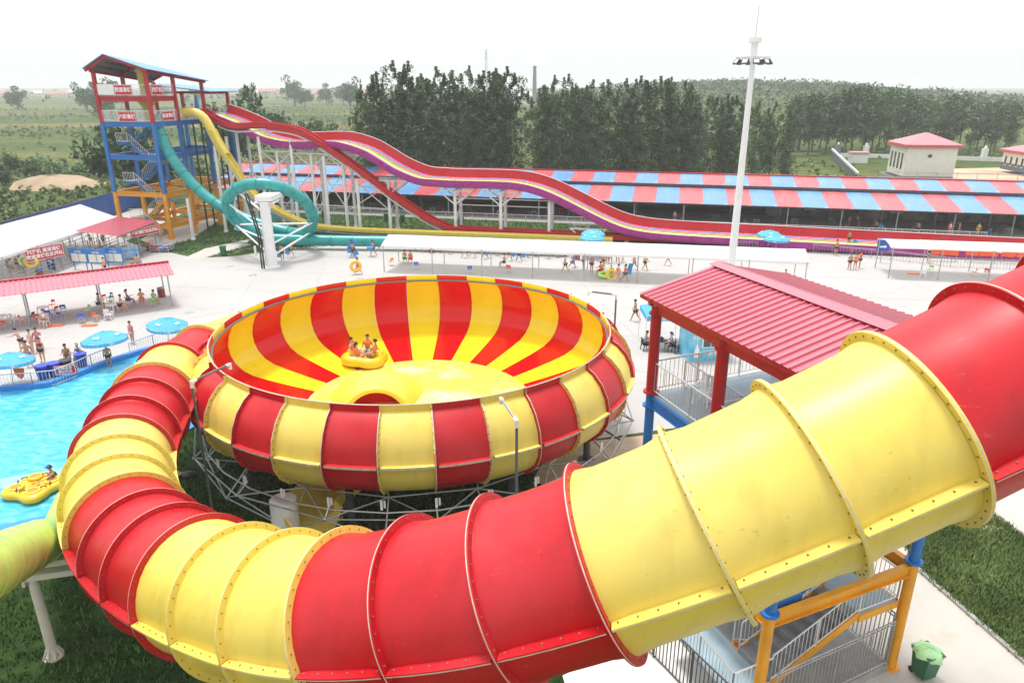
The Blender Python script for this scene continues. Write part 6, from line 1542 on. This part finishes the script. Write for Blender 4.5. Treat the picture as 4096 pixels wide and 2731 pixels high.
t = thing('desk', 'dark folding desk with a bag under the pop-up tent', 'table', G(2632, 1402)); put('top', MB().box((0, 0, .72), (1.2, .6, .04)).mesh('top', M['dark']), t); put('bag', MB().sph((.1, 0, .9), .2, 8, 6, (1.3, .8, .8)).mesh('bag', M['black'], True), t)
for sx in (-1, 1): put('leg', MB().box((sx * .5, 0, .36), (.05, .5, .7)).mesh('leg', M['dark']), t)
# litter on the grass, drain covers and cracks on the paving
t = thing('cardboard_scrap', 'torn cardboard scrap lying on the dark grass', 'litter', G(705, 1905)); put('flap', MB().add([(-.35, -.2, .05), (.3, -.25, .22), (.35, .2, .08), (-.3, .25, .25)], [(0, 1, 2, 3)]).mesh('flap', mat('cardboard', (.42, .26, .16), .9)), t); put('flap', MB().add([(-.3, -.2, .06), (-.5, -.1, .3), (-.45, .2, .28), (-.3, .25, .26)], [(0, 1, 2, 3)]).mesh('flap', M['beige']), t)
tag(put('plastic_bag', MB().sph((0, 0, .12), .3, 9, 6, (1.3, .8, .5)).mesh('plastic_bag', M['black'], True), None, loc=G(755, 1905)), 'black plastic bag beside the cardboard scrap', 'bag')
dm = MB().box((0, 0, 0), (.7, .45, .02)).mesh('drain_cover', M['grey'])
for i, (x, y) in enumerate(((920, 1065), (1012, 1098), (1440, 1113), (1010, 1330 if 0 else 1102), (757, 1250))): tag(put('drain_cover', dm, None, loc=G(x, y, .018), rz=.2 * i), 'flat grey drain cover in the pale paving, %s from the white pier' % ordn(i), 'drain cover', 'drain covers in the paving')
# ------------------------------------------------------------------ people
def skin_mesh(name, verts, edges, radii, m, sub=1, root=0):
    me = bpy.data.meshes.new(name); me.from_pydata([tuple(v) for v in verts], edges, [])
    o = bpy.data.objects.new(name, me); COL.objects.link(o)
    md = o.modifiers.new('skin', 'SKIN'); md.use_smooth_shade = True; md.branch_smoothing = .6
    sk = me.skin_vertices[0].data
    for i, r in enumerate(radii):
        sk[i].radius = r if isinstance(r, tuple) else (r, r); sk[i].use_root = (i == root)
    sb = o.modifiers.new('sub', 'SUBSURF'); sb.levels = sub; sb.render_levels = sub
    dg = bpy.context.evaluated_depsgraph_get(); out = bpy.data.meshes.new_from_object(o.evaluated_get(dg))
    bpy.data.objects.remove(o); out.materials.clear(); out.materials.append(m); out.polygons.foreach_set('use_smooth', [True] * len(out.polygons)); return out
def figure(legs, arms, lean=0.0, turn=0.0, hips=None):
    """legs: (swing, knee, spread) each side; arms: (swing, out, elbow) each side; angles in degrees, forward is +Y"""
    def d(a): return V(0, math.sin(R(a)), -math.cos(R(a)))
    Pv = V(0, 0, 0); ls = []
    for sx, (sw, kn, spd) in zip((-1, 1), legs):
        h = Pv + V(sx * .085, 0, -.05); th = d(sw); th.x = sx * math.sin(R(spd)) ; th.normalize(); k = h + th * .40
        sh = d(sw - kn); an = k + sh * .40; toe = an + V(sx * .02, .13 * math.cos(R(max(0, sw - kn + 20)) * .3), -.055); ls.append((h, k, an, toe))
    up_ = V(0, math.sin(R(lean)), math.cos(R(lean)))
    ws, ch, nk = Pv + up_ * .16, Pv + up_ * .36, Pv + up_ * .52
    hd0 = nk + V(0, .015 + .03 * math.sin(R(lean)), .07); hd = hd0 + V(0, .02, .085); hdt = hd + V(0, 0, .07)
    verts = [Pv, ws, ch, nk, hd0, hd, hdt]; rad = [(.145, .115), (.13, .10), (.17, .115), (.062, .062), (.07, .08), (.088, .10), (.056, .066)]; ed = [(0, 1), (1, 2), (2, 3), (3, 4), (4, 5), (5, 6)]
    nose = len(verts); verts.append(hd + V(0, .095, -.01)); rad.append(.016); ed.append((5, nose))
    for sx in (-1, 1): verts.append(hd + V(sx * .085, -.005, -.01)); rad.append(.016); ed.append((5, len(verts) - 1))
    li = []
    for (h, k, an, toe) in ls:
        b0 = len(verts); verts += [h, h.lerp(k, .5), k, k.lerp(an, .35), an, toe]; rad += [.10, .086, .06, .06, .038, .034]; ed += [(0, b0)] + [(b0 + j, b0 + j + 1) for j in range(5)]; li.append(b0)
    hands = []
    for sx, (sw, out, el) in zip((-1, 1), arms):
        s0 = ch + up_ * .08 + V(sx * .165, 0, 0); ua = d(sw); ua.x += sx * math.sin(R(out)); ua.normalize(); e = s0 + ua * .27
        fa = d(sw + el); fa.x += sx * math.sin(R(out)) * .5; fa.normalize(); w = e + fa * .23; pm = w + fa * .075; b0 = len(verts)
        verts += [s0, s0.lerp(e, .5), e, w, pm]; rad += [.064, .05, .042, .03, .033]; ed += [(2, b0)] + [(b0 + j, b0 + j + 1) for j in range(4)]
        side = fa.orthogonal().normalized()
        for q in range(4):                     # four fingers and a thumb from the side of the palm
            f = len(verts); o_ = side * (.018 * (q - 1.5)); verts += [pm + o_ + fa * .03, pm + o_ * 1.2 + fa * (.075 - .006 * abs(q - 1.4))]; rad += [.0085, .007]; ed += [(b0 + 4, f), (f, f + 1)]
        f = len(verts); verts += [w + side * .035 + fa * .035, w + side * .05 + fa * .075]; rad += [.01, .008]; ed += [(b0 + 3, f), (f, f + 1)]
        hands.append(pm)
    low = min(v.z for v in verts) - .03
    zo = V(0, 0, -low if hips is None else hips)
    verts = [v + zo for v in verts]
    body = skin_mesh('body', verts, ed, rad, M['skin'], 1)
    # shorts: pelvis to mid thigh, a little larger than the body
    sv = [verts[0] + V(0, 0, .03)]; se = []; sr = [(.165, .135)]
    for b0 in li:
        k = len(sv); sv += [verts[b0] , verts[b0].lerp(verts[b0 + 2], .55)]; sr += [.118, .11]; se += [(0, k), (k, k + 1)]
    shorts = skin_mesh('swim_shorts', sv, se, sr, M['cloth'], 1)
    # vest: waist to shoulders
    a, c = verts[1] - up_ * .03, verts[2] + up_ * .10
    vest = skin_mesh('life_vest', [a, a.lerp(c, .5), c], [(0, 1), (1, 2)], [(.19, .165), (.22, .19), (.20, .16)], M['cloth'], 1)
    top = skin_mesh('top', [a, a.lerp(c, .5), c - up_ * .02], [(0, 1), (1, 2)], [(.15, .12), (.182, .132), (.168, .118)], M['cloth'], 1)
    hc = verts[5]
    hb = MB()
    for i in range(6):
        t = i / 5 * 1.75
        for j in range(14):
            ph = 2 * PI * j / 14; front = max(0, math.sin(ph)); tt = t * (1 - .36 * front)
            hb.v.append(hc + V(.104 * math.sin(tt) * math.cos(ph), -.008 + .122 * math.sin(tt) * math.sin(ph), .02 + .126 * math.cos(tt)))
    for i in range(5):
        for j in range(14): hb.f.append((i * 14 + j, (i + 1) * 14 + j, (i + 1) * 14 + (j + 1) % 14, i * 14 + (j + 1) % 14)); hb.m.append(0)
    hair = hb.mesh('hair', M['cloth'], 'all')
    tail = MB(); tail.tube([hc + V(0, -.09, .06), hc + V(0, -.13, -.04), hc + V(0, -.12, -.18)], [.035, .04, .015], 8); tail = tail.mesh('ponytail', M['cloth'], True)
    cap = MB(); cap.rev([(.02, .135), (.07, .12), (.10, .07), (.105, .03)], 14, c=hc); cap.box(hc + V(0, .13, .04), (.13, .1, .015)); cap = cap.mesh('cap', M['cloth'], True)
    return dict(body=body, shorts=shorts, vest=vest, top=top, hair=hair, tail=tail, cap=cap, hands=[h + zo for h in hands])
POSE = {
    'stand': figure(((2, 3, 3), (-2, 2, 3)), ((6, 10, 10), (-4, 10, 12))),
    'walk': figure(((26, 8, 0), (-20, 22, 0)), ((-20, 8, 20), (22, 8, 25)), 4),
    'walk2': figure(((-18, 30, 0), (22, 4, 0)), ((18, 12, 40), (-16, 10, 15)), 3),
    'hold': figure(((16, 6, 0), (-14, 16, 0)), ((30, 8, 75), (20, 10, 60)), 3),
    'sit': figure(((82, 82, 6), (78, 74, 8)), ((20, 12, 60), (16, 10, 70)), 6),
    'sit2': figure(((80, 70, 12), (84, 88, 4)), ((10, 16, 30), (30, 8, 80)), -6),
    'raft': figure(((98, 45, 10), (92, 38, 12)), ((10, 22, 45), (14, 24, 40)), -12),
    'raise': figure(((2, 3, 4), (0, 2, 4)), ((30, 20, 110), (10, 12, 20))),
    'lean': figure(((8, 6, 3), (-6, 4, 3)), ((55, 10, 30), (40, 18, 30)), 18),
}
SK = [(.52, .30, .20), (.46, .25, .16), (.58, .36, .26), (.40, .21, .13)]
BLK, NAVY, ORG, PINK = (.02, .02, .025), (.03, .04, .12), (.88, .16, .03), (.75, .22, .38)
_n = [0]
def person(label, p, rz, pose='stand', shorts=BLK, vest=None, top=None, hair=BLK, tail=False, cap=None, h=1.65, tone=None, drop=0.0, tilt=(0, 0)):
    _n[0] += 1; F = POSE[pose]; s = h / 1.62
    t = thing('person', label, 'person', (p[0], p[1], p[2] - drop), rz); t.rotation_euler = (tilt[0], tilt[1], rz); t.scale = (s, s, s)
    sk = SK[_n[0] % 4] if tone is None else tone
    put('body', F['body'], t, color=(*sk, 1)); put('hair', F['hair'], t, color=(*hair, 1)); put('swim_shorts', F['shorts'], t, color=(*shorts, 1))
    if vest: put('life_vest', F['vest'], t, color=(*vest, 1))
    if top: put('top', F['top'], t, color=(*top, 1))
    if tail: put('ponytail', F['tail'], t, color=(*hair, 1))
    if cap: put('cap', F['cap'], t, color=(*cap, 1))
    return t
W_ = (.7, .7, .7)
# angles: 0 looks away from the camera (+Y), pi looks at it, -pi/2 looks to +X
R_, L_d, F_, B_k = -PI / 2, PI / 2, PI, 0
def mat_roll(label, p, rz, h=.75, r=.19, lying=False):
    b = MB(); n = 30
    for k in range(2):
        for i in range(n + 1):
            a = i / n * 4.2 * PI; rr = r * (.35 + .65 * i / n); b.v.append((rr * math.cos(a), rr * math.sin(a), h * k))
    for i in range(n): b.f.append((i, i + 1, n + 2 + i, n + 1 + i)); b.m.append(0)
    o = put('rolled_mat', b.mesh('rolled_mat', M['plast'], 'all'), None, loc=p, rot=(PI / 2 if lying else .15, 0, rz), color=(.03, .25, .62, 1)); tag(o, label, 'mat'); return o
def mat_sheet(label, p, rz, w=.55, h=1.15, tilt=.25):
    b = MB(); n = 8
    for i in range(n + 1):
        for k in (0, 1): b.v.append((w * (k - .5), .10 * math.sin(i / n * PI), h * i / n)); 
    for i in range(n): q = 2 * i; b.f.append((q, q + 1, q + 3, q + 2)); b.m.append(0)
    b2 = MB(); b2.v = b.v + [(x, y + .03, z) for x, y, z in b.v]; m = len(b.v); b2.f = [f[::-1] for f in b.f] + [tuple(i + m for i in f) for f in b.f]; b2.m = [0] * len(b2.f)
    o = put('slide_mat', b2.mesh('slide_mat', M['plast'], 'all'), None, loc=p, rot=(0, tilt, rz), color=(.03, .28, .66, 1)); tag(o, label, 'mat'); return o
def P_(x, y): return G(x, y)
person('bare-backed man in black shorts with a rolled mat by the white pier', P_(1131, 1044), .5, 'stand', h=1.72); q = P_(1131, 1044); mat_roll('rolled blue mat held by the bare-backed man', q + V(-.36, -.05, .45), .3)
person('person in an orange vest walking with a mat beside the white pier', P_(1166, 1029), -.9, 'walk2', NAVY, ORG); q = P_(1166, 1029); mat_sheet('blue mat carried beside the white pier', q + V(-.35, -.1, .35), .3, .5, .85, .05)
person('front one of two orange-vested mat carriers on the plaza', P_(1413, 1029), .8, 'walk', BLK, ORG); person('rear one of two orange-vested mat carriers on the plaza', P_(1408, 1021), .8, 'walk2', BLK, ORG)
q = P_(1413, 1029); mat_sheet('large blue mat trailing behind the two carriers', q + V(.35, .1, .2), .2, .6, 1.2, -.45); mat_sheet('blue mat held high by the rear carrier', q + V(-.45, .35, 1.05), .4, .5, .9, .8)
mat_roll('blue rolled mat between the two carriers', q + V(-.4, -.1, .55), .4, .55, .22)
person('lone orange-vested walker with a rolled mat left of the awning', P_(1494, 1024), 1.2, 'walk', NAVY, ORG); q = P_(1494, 1024); mat_roll('blue rolled mat under the lone walker arm', q + V(-.55, -.2, .95), 1.3, .75, .25, True)
person('woman walking with a bright swim ring in front of the awning', P_(1433, 1096), 1.3, 'walk', (.8, .3, .05), tail=True); q = P_(1433, 1096); ring_('orange and yellow swim ring carried by the walking woman', q + V(-.15, -.25, .85), (1.3, .2, .3), (.88, .45, .05), 1.15)
person('bare-backed bather seated on a green chair under the awning end', P_(1620, 1053), .1, 'sit', BLK); chair('green plastic chair holding the bare-backed bather', 1619, 1052, PI + .1, GN).rotation_euler.z = .1
person('orange-vested bather seated at the awning end', P_(1643, 1053), .3, 'sit2', BLK, ORG); chair('orange plastic chair holding the vested bather', 1643, 1053, .3, OR)
for i, (x, y, rz, ps, kw, lab) in enumerate((
    (1859, 1031, 1.2, 'walk', dict(shorts=(.1, .25, .6)), 'walker in blue shorts behind the long awning'), (1891, 1031, -1.0, 'walk2', dict(shorts=(.6, .15, .5), top=(.6, .15, .5)), 'walker in a pink suit behind the long awning'),
    (1939, 1037, 1.3, 'walk', dict(shorts=BLK), 'walker carrying a blue mat behind the awning'), (2037, 1044, -1.0, 'walk2', dict(shorts=NAVY), 'walker with a curved mat behind the seated man'), (2076, 1048, .9, 'walk', dict(shorts=BLK), 'walker with a blue board behind the awning'),
    (2261, 1090, 1.2, 'walk', dict(shorts=BLK, cap=(.05, .05, .06), h=1.75), 'man in a dark hat striding under the awning'), (2290, 1072, -1.2, 'walk2', dict(shorts=(.75, .45, .36), top=(.75, .45, .36), tail=True), 'woman in a peach suit with a mat under the awning'),
    (2333, 1077, 1.9, 'stand', dict(shorts=BLK), 'man in black trunks standing alone under the awning'), (2366, 1090, 2.6, 'stand', dict(shorts=BLK, h=1.72), 'man in black trunks beside the table group post'), (2414, 1075, 2.2, 'stand', dict(shorts=BLK), 'man in black trunks behind the table group'),
    (2399, 1046, -1.2, 'walk', dict(shorts=NAVY), 'walker in navy shorts far behind the table group'), (2429, 1053, .6, 'stand', dict(shorts=PINK, top=PINK), 'girl in pink behind the table group'), (2441, 1054, -.4, 'walk2', dict(shorts=BLK, vest=ORG), 'orange-vested walker behind the table group'),
    (2470, 1127, -1.1, 'walk', dict(shorts=PINK, vest=ORG), 'woman in orange vest and pink bottoms raising a hand'), (2499, 1127, -1.6, 'walk2', dict(shorts=BLK, vest=ORG, tail=True), 'woman in orange vest and black bottoms with long hair'),
    (2536, 1079, 1.1, 'walk', dict(shorts=(.4, .4, .42), vest=(.8, .12, .1)), 'walker in a red vest near the awning post'), (2579, 1081, -1.3, 'walk', dict(shorts=BLK, vest=(.8, .45, .05), cap=(.8, .2, .05)), 'walker in an orange and yellow vest by the post'), (2671, 1062, 1.4, 'walk', dict(shorts=(.1, .45, .65), top=(.1, .5, .6)), 'walker in a turquoise suit under the awning right half'),
    (2540, 1285, 1.0, 'walk', dict(shorts=BLK, h=1.74), 'bare-chested man in black trunks crossing the plaza behind the bowl'),
    (3342, 1022, .2, 'stand', dict(shorts=BLK, vest=ORG), 'orange-vested bather leaning at the lane railing'), (3396, 1079, .2, 'stand', dict(shorts=BLK), 'bare-backed man in the group of three on the plaza'), (3418, 1079, .1, 'stand', dict(shorts=(.7, .06, .05), vest=ORG, tail=True), 'woman in orange vest in the group of three'), (3436, 1073, 1.2, 'stand', dict(shorts=BLK, vest=ORG, h=1.75), 'tall man in orange vest in the group of three'),
    (3710, 1051, -.6, 'walk', dict(shorts=BLK, top=BLK), 'person in black under the side awning'), (3138, 1135, .4, 'stand', dict(shorts=BLK, vest=ORG, h=1.3), 'child in orange vest just behind the ribbed tower roof'),
    (424, 1100, 2.2, 'stand', dict(shorts=BLK, vest=ORG), 'person in orange vest before the notice boards'), (536, 1087, .3, 'stand', dict(shorts=BLK, vest=ORG, h=1.3), 'small child in orange vest behind the ribbed shelter'), (557, 1085, .2, 'stand', dict(shorts=(.1, .3, .7), vest=ORG, tail=True), 'woman with long hair in orange vest behind the ribbed shelter'), (571, 1088, -.4, 'stand', dict(shorts=BLK, h=1.1), 'little dark-haired child behind the ribbed shelter'),
    (643, 968, .8, 'stand', dict(shorts=(.3, .3, .32), top=(.3, .3, .33)), 'man in grey behind the mat cage'), (417, 985, 3.0, 'stand', dict(shorts=BLK, vest=ORG), 'queuer in orange vest under the red canopy'), (367, 985, 1.4, 'lean', dict(shorts=NAVY, top=(.05, .2, .3)), 'queuer in teal leaning on the rails'),
    (39, 1094, -.4, 'stand', dict(shorts=BLK, top=(.03, .15, .4)), 'person in blue under the queue tent'), (54, 1106, .5, 'stand', dict(shorts=BLK), 'boy in dark trunks under the queue tent'), (89, 1094, .3, 'stand', dict(shorts=NAVY), 'bare-backed man with rings under the queue tent'), (72, 1085, 2.0, 'stand', dict(shorts=BLK, vest=(.6, .1, .08)), 'person in red vest deep under the queue tent'),
    (533, 1374, 2.9, 'stand', dict(shorts=(.6, .45, .4), top=(.75, .2, .4), h=1.6), 'woman in a pink top standing between two parasols'), (135, 1413, 2.6, 'raise', dict(shorts=(.65, .3, .36), top=(.65, .3, .36)), 'woman in a striped pink suit pointing'), (160, 1405, 3.6, 'raise', dict(shorts=PINK, top=PINK, tail=True), 'woman in a purple pink suit with raised hands'), (174, 1448, 3.3, 'stand', dict(shorts=BLK, top=(.25, .03, .03)), 'woman in a black bikini on the poolside'), (122, 1467, .5, 'raise', dict(shorts=(.2, .14, .22), h=1.74), 'bare-backed man in striped shorts holding his head'), (92, 1405, 1.8, 'lean', dict(shorts=BLK), 'dark-haired man bending behind the bathers'), (440, 1470, .6, 'stand', dict(shorts=BLK, h=1.55), 'boy in black trunks holding the pool rail'),
    (2697, 893, .2, 'stand', dict(shorts=(.05, .25, .18), top=(.6, .55, .5)), 'person in white and green inside the striped shed'), (3671, 932, .2, 'sit', dict(shorts=BLK), 'bather sitting in the shed near the rainbow lanes'), (3795, 944, .4, 'stand', dict(shorts=(.5, .1, .15), top=W_), 'person in a pale top inside the shed'), (3832, 942, 1.0, 'stand', dict(shorts=PINK, top=PINK), 'person in pink inside the shed'), (3908, 944, -1.0, 'walk', dict(shorts=(.7, .5, .1), vest=(.8, .55, .1)), 'person in yellow carrying a folded parasol in the shed'), (3394, 905, 2.4, 'sit', dict(shorts=BLK, vest=ORG), 'first orange-vested diner in the shed'), (3425, 902, 3.5, 'sit', dict(shorts=BLK, vest=ORG), 'second orange-vested diner in the shed'), (3503, 924, .5, 'sit', dict(shorts=BLK), 'bather beside the light blue ring in the shed'))):
    person(lab, P_(x, y), rz, ps, **kw)
for i, (x, y, rz) in enumerate(((1935, 1030, .3), (2040, 1036, -.2), (2081, 1040, .1), (2279, 1066, .2), (2505, 1110, .4))):
    q = P_(x, y); mat_sheet(('blue mat carried by the third walker behind the awning', 'curved blue mat behind the seated man', 'upright blue board behind the awning', 'blue mat carried beside the peach suit', 'blue mat beside the long-haired woman in orange')[i], q + V(.25, -.1, .3), rz, .5, 1.1, .2)
for i in range(14):
    x, y = (1690, 1722, 1760, 1800, 1985, 2110, 2142, 2190, 2225, 2310, 2360, 2470, 2490, 1660)[i], (1008, 1012, 1010, 1016, 1022, 1030, 1026, 1034, 1030, 1040, 1042, 1052, 1050, 1004)[i]
    person('%s bather in the strip behind the long awning, %s along' % (('orange-vested', 'bare-backed', 'red-vested', 'dark-suited')[i % 4], ordn(i)), P_(x, y), (i * 2.3) % 6.28, ('walk', 'stand', 'walk2', 'hold')[i % 4], (BLK, NAVY, PINK)[i % 3], **([dict(vest=ORG), {}, dict(vest=(.75, .1, .05)), dict(top=(.06, .08, .2))][i % 4]))
# seated people with their seats
def seated(label, x, y, rz, pose='sit', seat=None, slab='', **k):
    person(label, P_(x, y), rz, pose, drop=-.02, **k)
    if seat: chair(slab, x, y, rz, seat)
seated('man on a green chair stretched out under the awning', 2016, 1068, 1.5, 'sit2', GN, 'green chair holding the stretched-out man', shorts=BLK, top=BLK)
seated('orange-vested person sitting at the awning table group', 2403, 1104, .6, 'sit', RD, 'red chair at the awning table group, post side', shorts=BLK, vest=ORG); seated('child on a red chair at the awning table group', 2444, 1104, .1, 'sit', RD, 'red chair at the awning table group with the child', shorts=BLK, vest=(.75, .12, .03), h=1.2)
seated('man in a white shirt sitting under the ribbed shelter', 398, 1240, -1.0, 'sit', (.8, .8, .8), 'pale chair holding the man in a white shirt', shorts=NAVY, top=(.7, .7, .7)); seated('bare man with black trunks on an orange chair', 486, 1246, -1.2, 'sit', OR, 'orange chair holding the bare man', shorts=BLK); seated('woman with an orange vest on her back on a blue chair', 516, 1222, -1.1, 'sit2', BL, 'blue chair holding the woman with the vest', shorts=(.1, .1, .2), tail=True); seated('long-haired woman on an orange chair seen from behind', 571, 1222, .5, 'sit', OR, 'orange chair holding the long-haired woman', shorts=(.5, .5, .52), tail=True); seated('woman in a green suit sitting by the shelter corner', 620, 1226, -.1, 'sit', GN, 'green chair by the shelter corner', shorts=(.15, .6, .2), top=(.15, .6, .2))
seated('girl in white top and black trousers facing the pool', 183, 1308, 3.1, 'sit2', None, shorts=BLK, top=(.75, .75, .72), tail=True)
seated('man in black jacket and yellow shirt sitting at the pool rail', 275, 1455, 3.5, 'sit', BL, 'blue chair of the man in black jacket', shorts=BLK, top=(.30, .26, .05), cap=BLK); seated('man in a blue shirt and pale cap sitting at the pool rail', 325, 1452, 3.0, 'sit', DB, 'navy chair of the man in blue', shorts=NAVY, top=(.03, .12, .40), cap=(.6, .6, .58))
person('attendant in blue sitting under the pop-up tent, bowl side', G(2580, 1400), -1.3, 'sit', NAVY, None, (.08, .22, .55), tail=True); person('attendant in blue sitting under the pop-up tent, kiosk side', G(2685, 1405), 1.5, 'sit', NAVY, None, (.08, .22, .55), tail=True)
# riders on the rainbow run-out
q = GL(3392, 985, QA, QB); person('bare man standing in the rainbow run-out', (q.x, q.y, q.z + .05), .3, 'stand', BLK); mat_sheet('blue mat beside the man in the run-out', V(q.x + .4, q.y - .2, q.z + .1), .2, .6, .7, .8); q = GL(3675, 990, QA, QB); person('bare rider sitting in the rainbow run-out', (q.x, q.y, q.z), .2, 'sit2', NAVY, drop=.3)
# people on the tower
for lab, a, b_, z, rz, kw in (('person in blue on the top tower deck corner', 1.2, 13.2, 13.5, 2.2, dict(top=(.05, .15, .5), h=1.75)), ('bather in orange vest on the lower tower deck by the column', .8, 8.4, 13.5, 2.4, dict(vest=ORG)), ('dark-haired bather next to the orange vest on the tower', 1.2, 7.6, 13.5, 2.0, dict()), ('bather behind the top name board of the tower', 2.2, 2.4, 16.3, 2.6, dict(top=(.1, .1, .12))), ('bather in red behind the side name board of the tower', .8, 2.0, 16.3, 2.0, dict(vest=(.6, .1, .05))), ('orange-vested climber on the upper tower stairs', 3.4, 3.6, 9.9, 1.2, dict(vest=ORG)), ('orange-vested climber resting on the tower landing', 4.8, 2.2, 8.8, 1.0, dict(vest=ORG)), ('rider in yellow ready at the rainbow slide top', -.2, 11.6, 13.6, -1.4, dict(vest=(.75, .5, .05)))):
    q = T(a, b_, z + .02); person(lab, q, rz, 'stand', **kw)
t = thing('folded_parasol', 'closed blue parasol standing on the tower deck', 'parasol', T(.6, 9.0, 13.5)); put('canopy', MB().rev([(.02, 3.0), (.12, 2.6), (.28, 1.5), (.22, 1.0), (.05, .95)], 12).mesh('canopy', mat('blue parasol cloth', (.04, .22, .55), .7), True), t); put('pole', MB().tube([(0, 0, 0), (0, 0, 3.05)], .03, 6).mesh('pole', M['galv']), t)
t = thing('folded_parasol', 'folded light blue parasol carried in the shed', 'parasol', GY(3930, 948, 89.5)); put('canopy', MB().sph((0, 0, .9), .55, 10, 6, (.35, .3, 1)).mesh('canopy', M['umb'], True), t, rot=(.3, .5, 0))

# ------------------------------------------------------------------ rafts
RY = mat('yellow raft rubber', (0.84, 0.52, 0.015), 0.30, 0.06, 1.5, spec=.6)
def raft(label, c, rz, tilt):
    t = thing('raft', label, 'raft', c, rz); t.rotation_euler = (tilt[0], tilt[1], rz)
    pts = []
    for i in range(48):
        a = 2 * PI * i / 48; r = .98 + .15 * math.cos(4 * a); pts.append((r * math.cos(a), r * math.sin(a), .30))
    put('outer_ring', MB().tube(pts, .31, 14, closed=True).mesh('outer_ring', RY, 'all'), t)
    put('floor', MB().prism([(p[0] * .9, p[1] * .9) for p in pts[::2]], .08, .14).mesh('floor', RY), t)
    b = MB(); b.tube([(-.7, 0, .28), (.7, 0, .28)], .13, 8); b.tube([(0, -.7, .28), (0, .7, .28)], .13, 8); put('seat_divider', b.mesh('seat_divider', RY, 'all'), t)
    hm_ = MB().tube([(-.1, 0, 0), (-.07, 0, .06), (.07, 0, .06), (.1, 0, 0)], .018, 5).mesh('handle', M['black'])
    for j in range(8): a = j * PI / 4 + .2; put('handle', hm_, t, loc=(1.0 * math.cos(a), 1.0 * math.sin(a), .60), rz=a + PI / 2)
    return t
q = G(1455, 1415, 2.95); RC = V(q.x, q.y, 2.42)
raft('yellow four-seat raft sliding across the bowl floor with riders', RC, .7, (.04, .10))
for lab, dx, dy, rz, kw in (('rider at the back of the raft in red sleeves and vest', .12, .62, PI, dict(top=(.5, .03, .03), shorts=(.2, .5, .6))), ('rider at the left of the raft with bare arms', -.62, .16, -1.9, dict()), ('rider at the right of the raft turned sideways', .62, -.10, 1.5, dict(shorts=(.7, .5, .05))), ('long-haired rider at the front of the raft', -.22, -.55, -.5, dict(tail=True, shorts=(.75, .5, .4)))):
    person(lab, (RC.x + dx, RC.y + dy, RC.z + .16), rz, 'raft', vest=ORG, h=1.78, drop=-0.06, **kw)
# moored flower raft in the pool with its attendant
def flower_raft(label, c, rz, n=5):
    t = thing('raft', label, 'raft', c, rz)
    b = MB(); K_ = 60; prof = [(.0, .30), (.35, .32), (.6, .36), (.82, .42), (.96, .36), (1.03, .22), (.98, .06), (.85, 0)]
    for i in range(K_):
        a = 2 * PI * i / K_; k = 1.12 * (1 + .16 * math.cos(4 * a))
        for r, z in prof: b.v.append((r * k * math.cos(a), r * k * math.sin(a), z))
    m = len(prof)
    for i in range(K_):
        for j in range(m - 1): b.f.append((i * m + j, i * m + j + 1, ((i + 1) % K_) * m + j + 1, ((i + 1) % K_) * m + j)); b.m.append(0)
    put('body', b.mesh('body', RY, 'all'), t)
    sm = MB().tube([(.27 * math.cos(2 * PI * i / 18), .27 * math.sin(2 * PI * i / 18), 0) for i in range(18)], .075, 10, closed=True).mesh('seat_ring', RY, 'all'); wm = MB().rev([(.02, 0), (.19, .02)], 14).mesh('seat_well', mat('brown seat well', (.42, .24, .04), .6) if 'well' not in M else M['well'], True); M['well'] = wm.materials[0]  # seat wells are a darker brown than the raft
    hm_ = MB().tube([(-.13, 0, 0), (-.1, 0, .06), (.1, 0, .06), (.13, 0, 0)], .028, 5).mesh('handle', M['black'])
    for j in range(4):
        a = j * PI / 2; s_ = put('seat_ring', sm, t, loc=(.70 * math.cos(a), .70 * math.sin(a), .41)); put('seat_well', wm, s_, loc=(0, 0, .01))
        for sgn in (-1, 1): put('handle', hm_, t, loc=(.75 * math.cos(a + sgn * .55), .75 * math.sin(a + sgn * .55), .44), rz=a + PI / 2)
    put('seat_ring', sm, t, loc=(0, 0, .38), sc=.6)
    return t
q = G(140, 1945, .3); flower_raft('yellow four-lobed raft moored in the pool with empty seats', V(q.x, q.y, .04), .5).scale = (1.0,) * 3
q = G(235, 1935); person('attendant in black with a cap standing in the pool by the raft', (q.x, q.y, -.75), 2.2, 'lean', BLK, None, BLK, cap=(.1, .1, .35), h=1.72)
# ------------------------------------------------------------------ hazy summer air
hb = MB(); hb.box((0, 1500, 19.0), (6400, 3600, 44.0)); hz = hb.build('haze', None, label='pale summer haze over the fields', cat='haze', kind='stuff')
hz.data.materials.clear(); hmx = bpy.data.materials.new('haze'); hmx.use_nodes = True; nt = hmx.node_tree; nt.nodes.clear()
ho = nt.nodes.new('ShaderNodeOutputMaterial'); hv = nt.nodes.new('ShaderNodeVolumePrincipled'); hv.inputs['Color'].default_value = (.93, .96, 1.0, 1); hv.inputs['Density'].default_value = 0.00038; hv.inputs['Anisotropy'].default_value = 0.0
nt.links.new(hv.outputs[0], ho.inputs['Volume']); hz.data.materials.append(hmx)
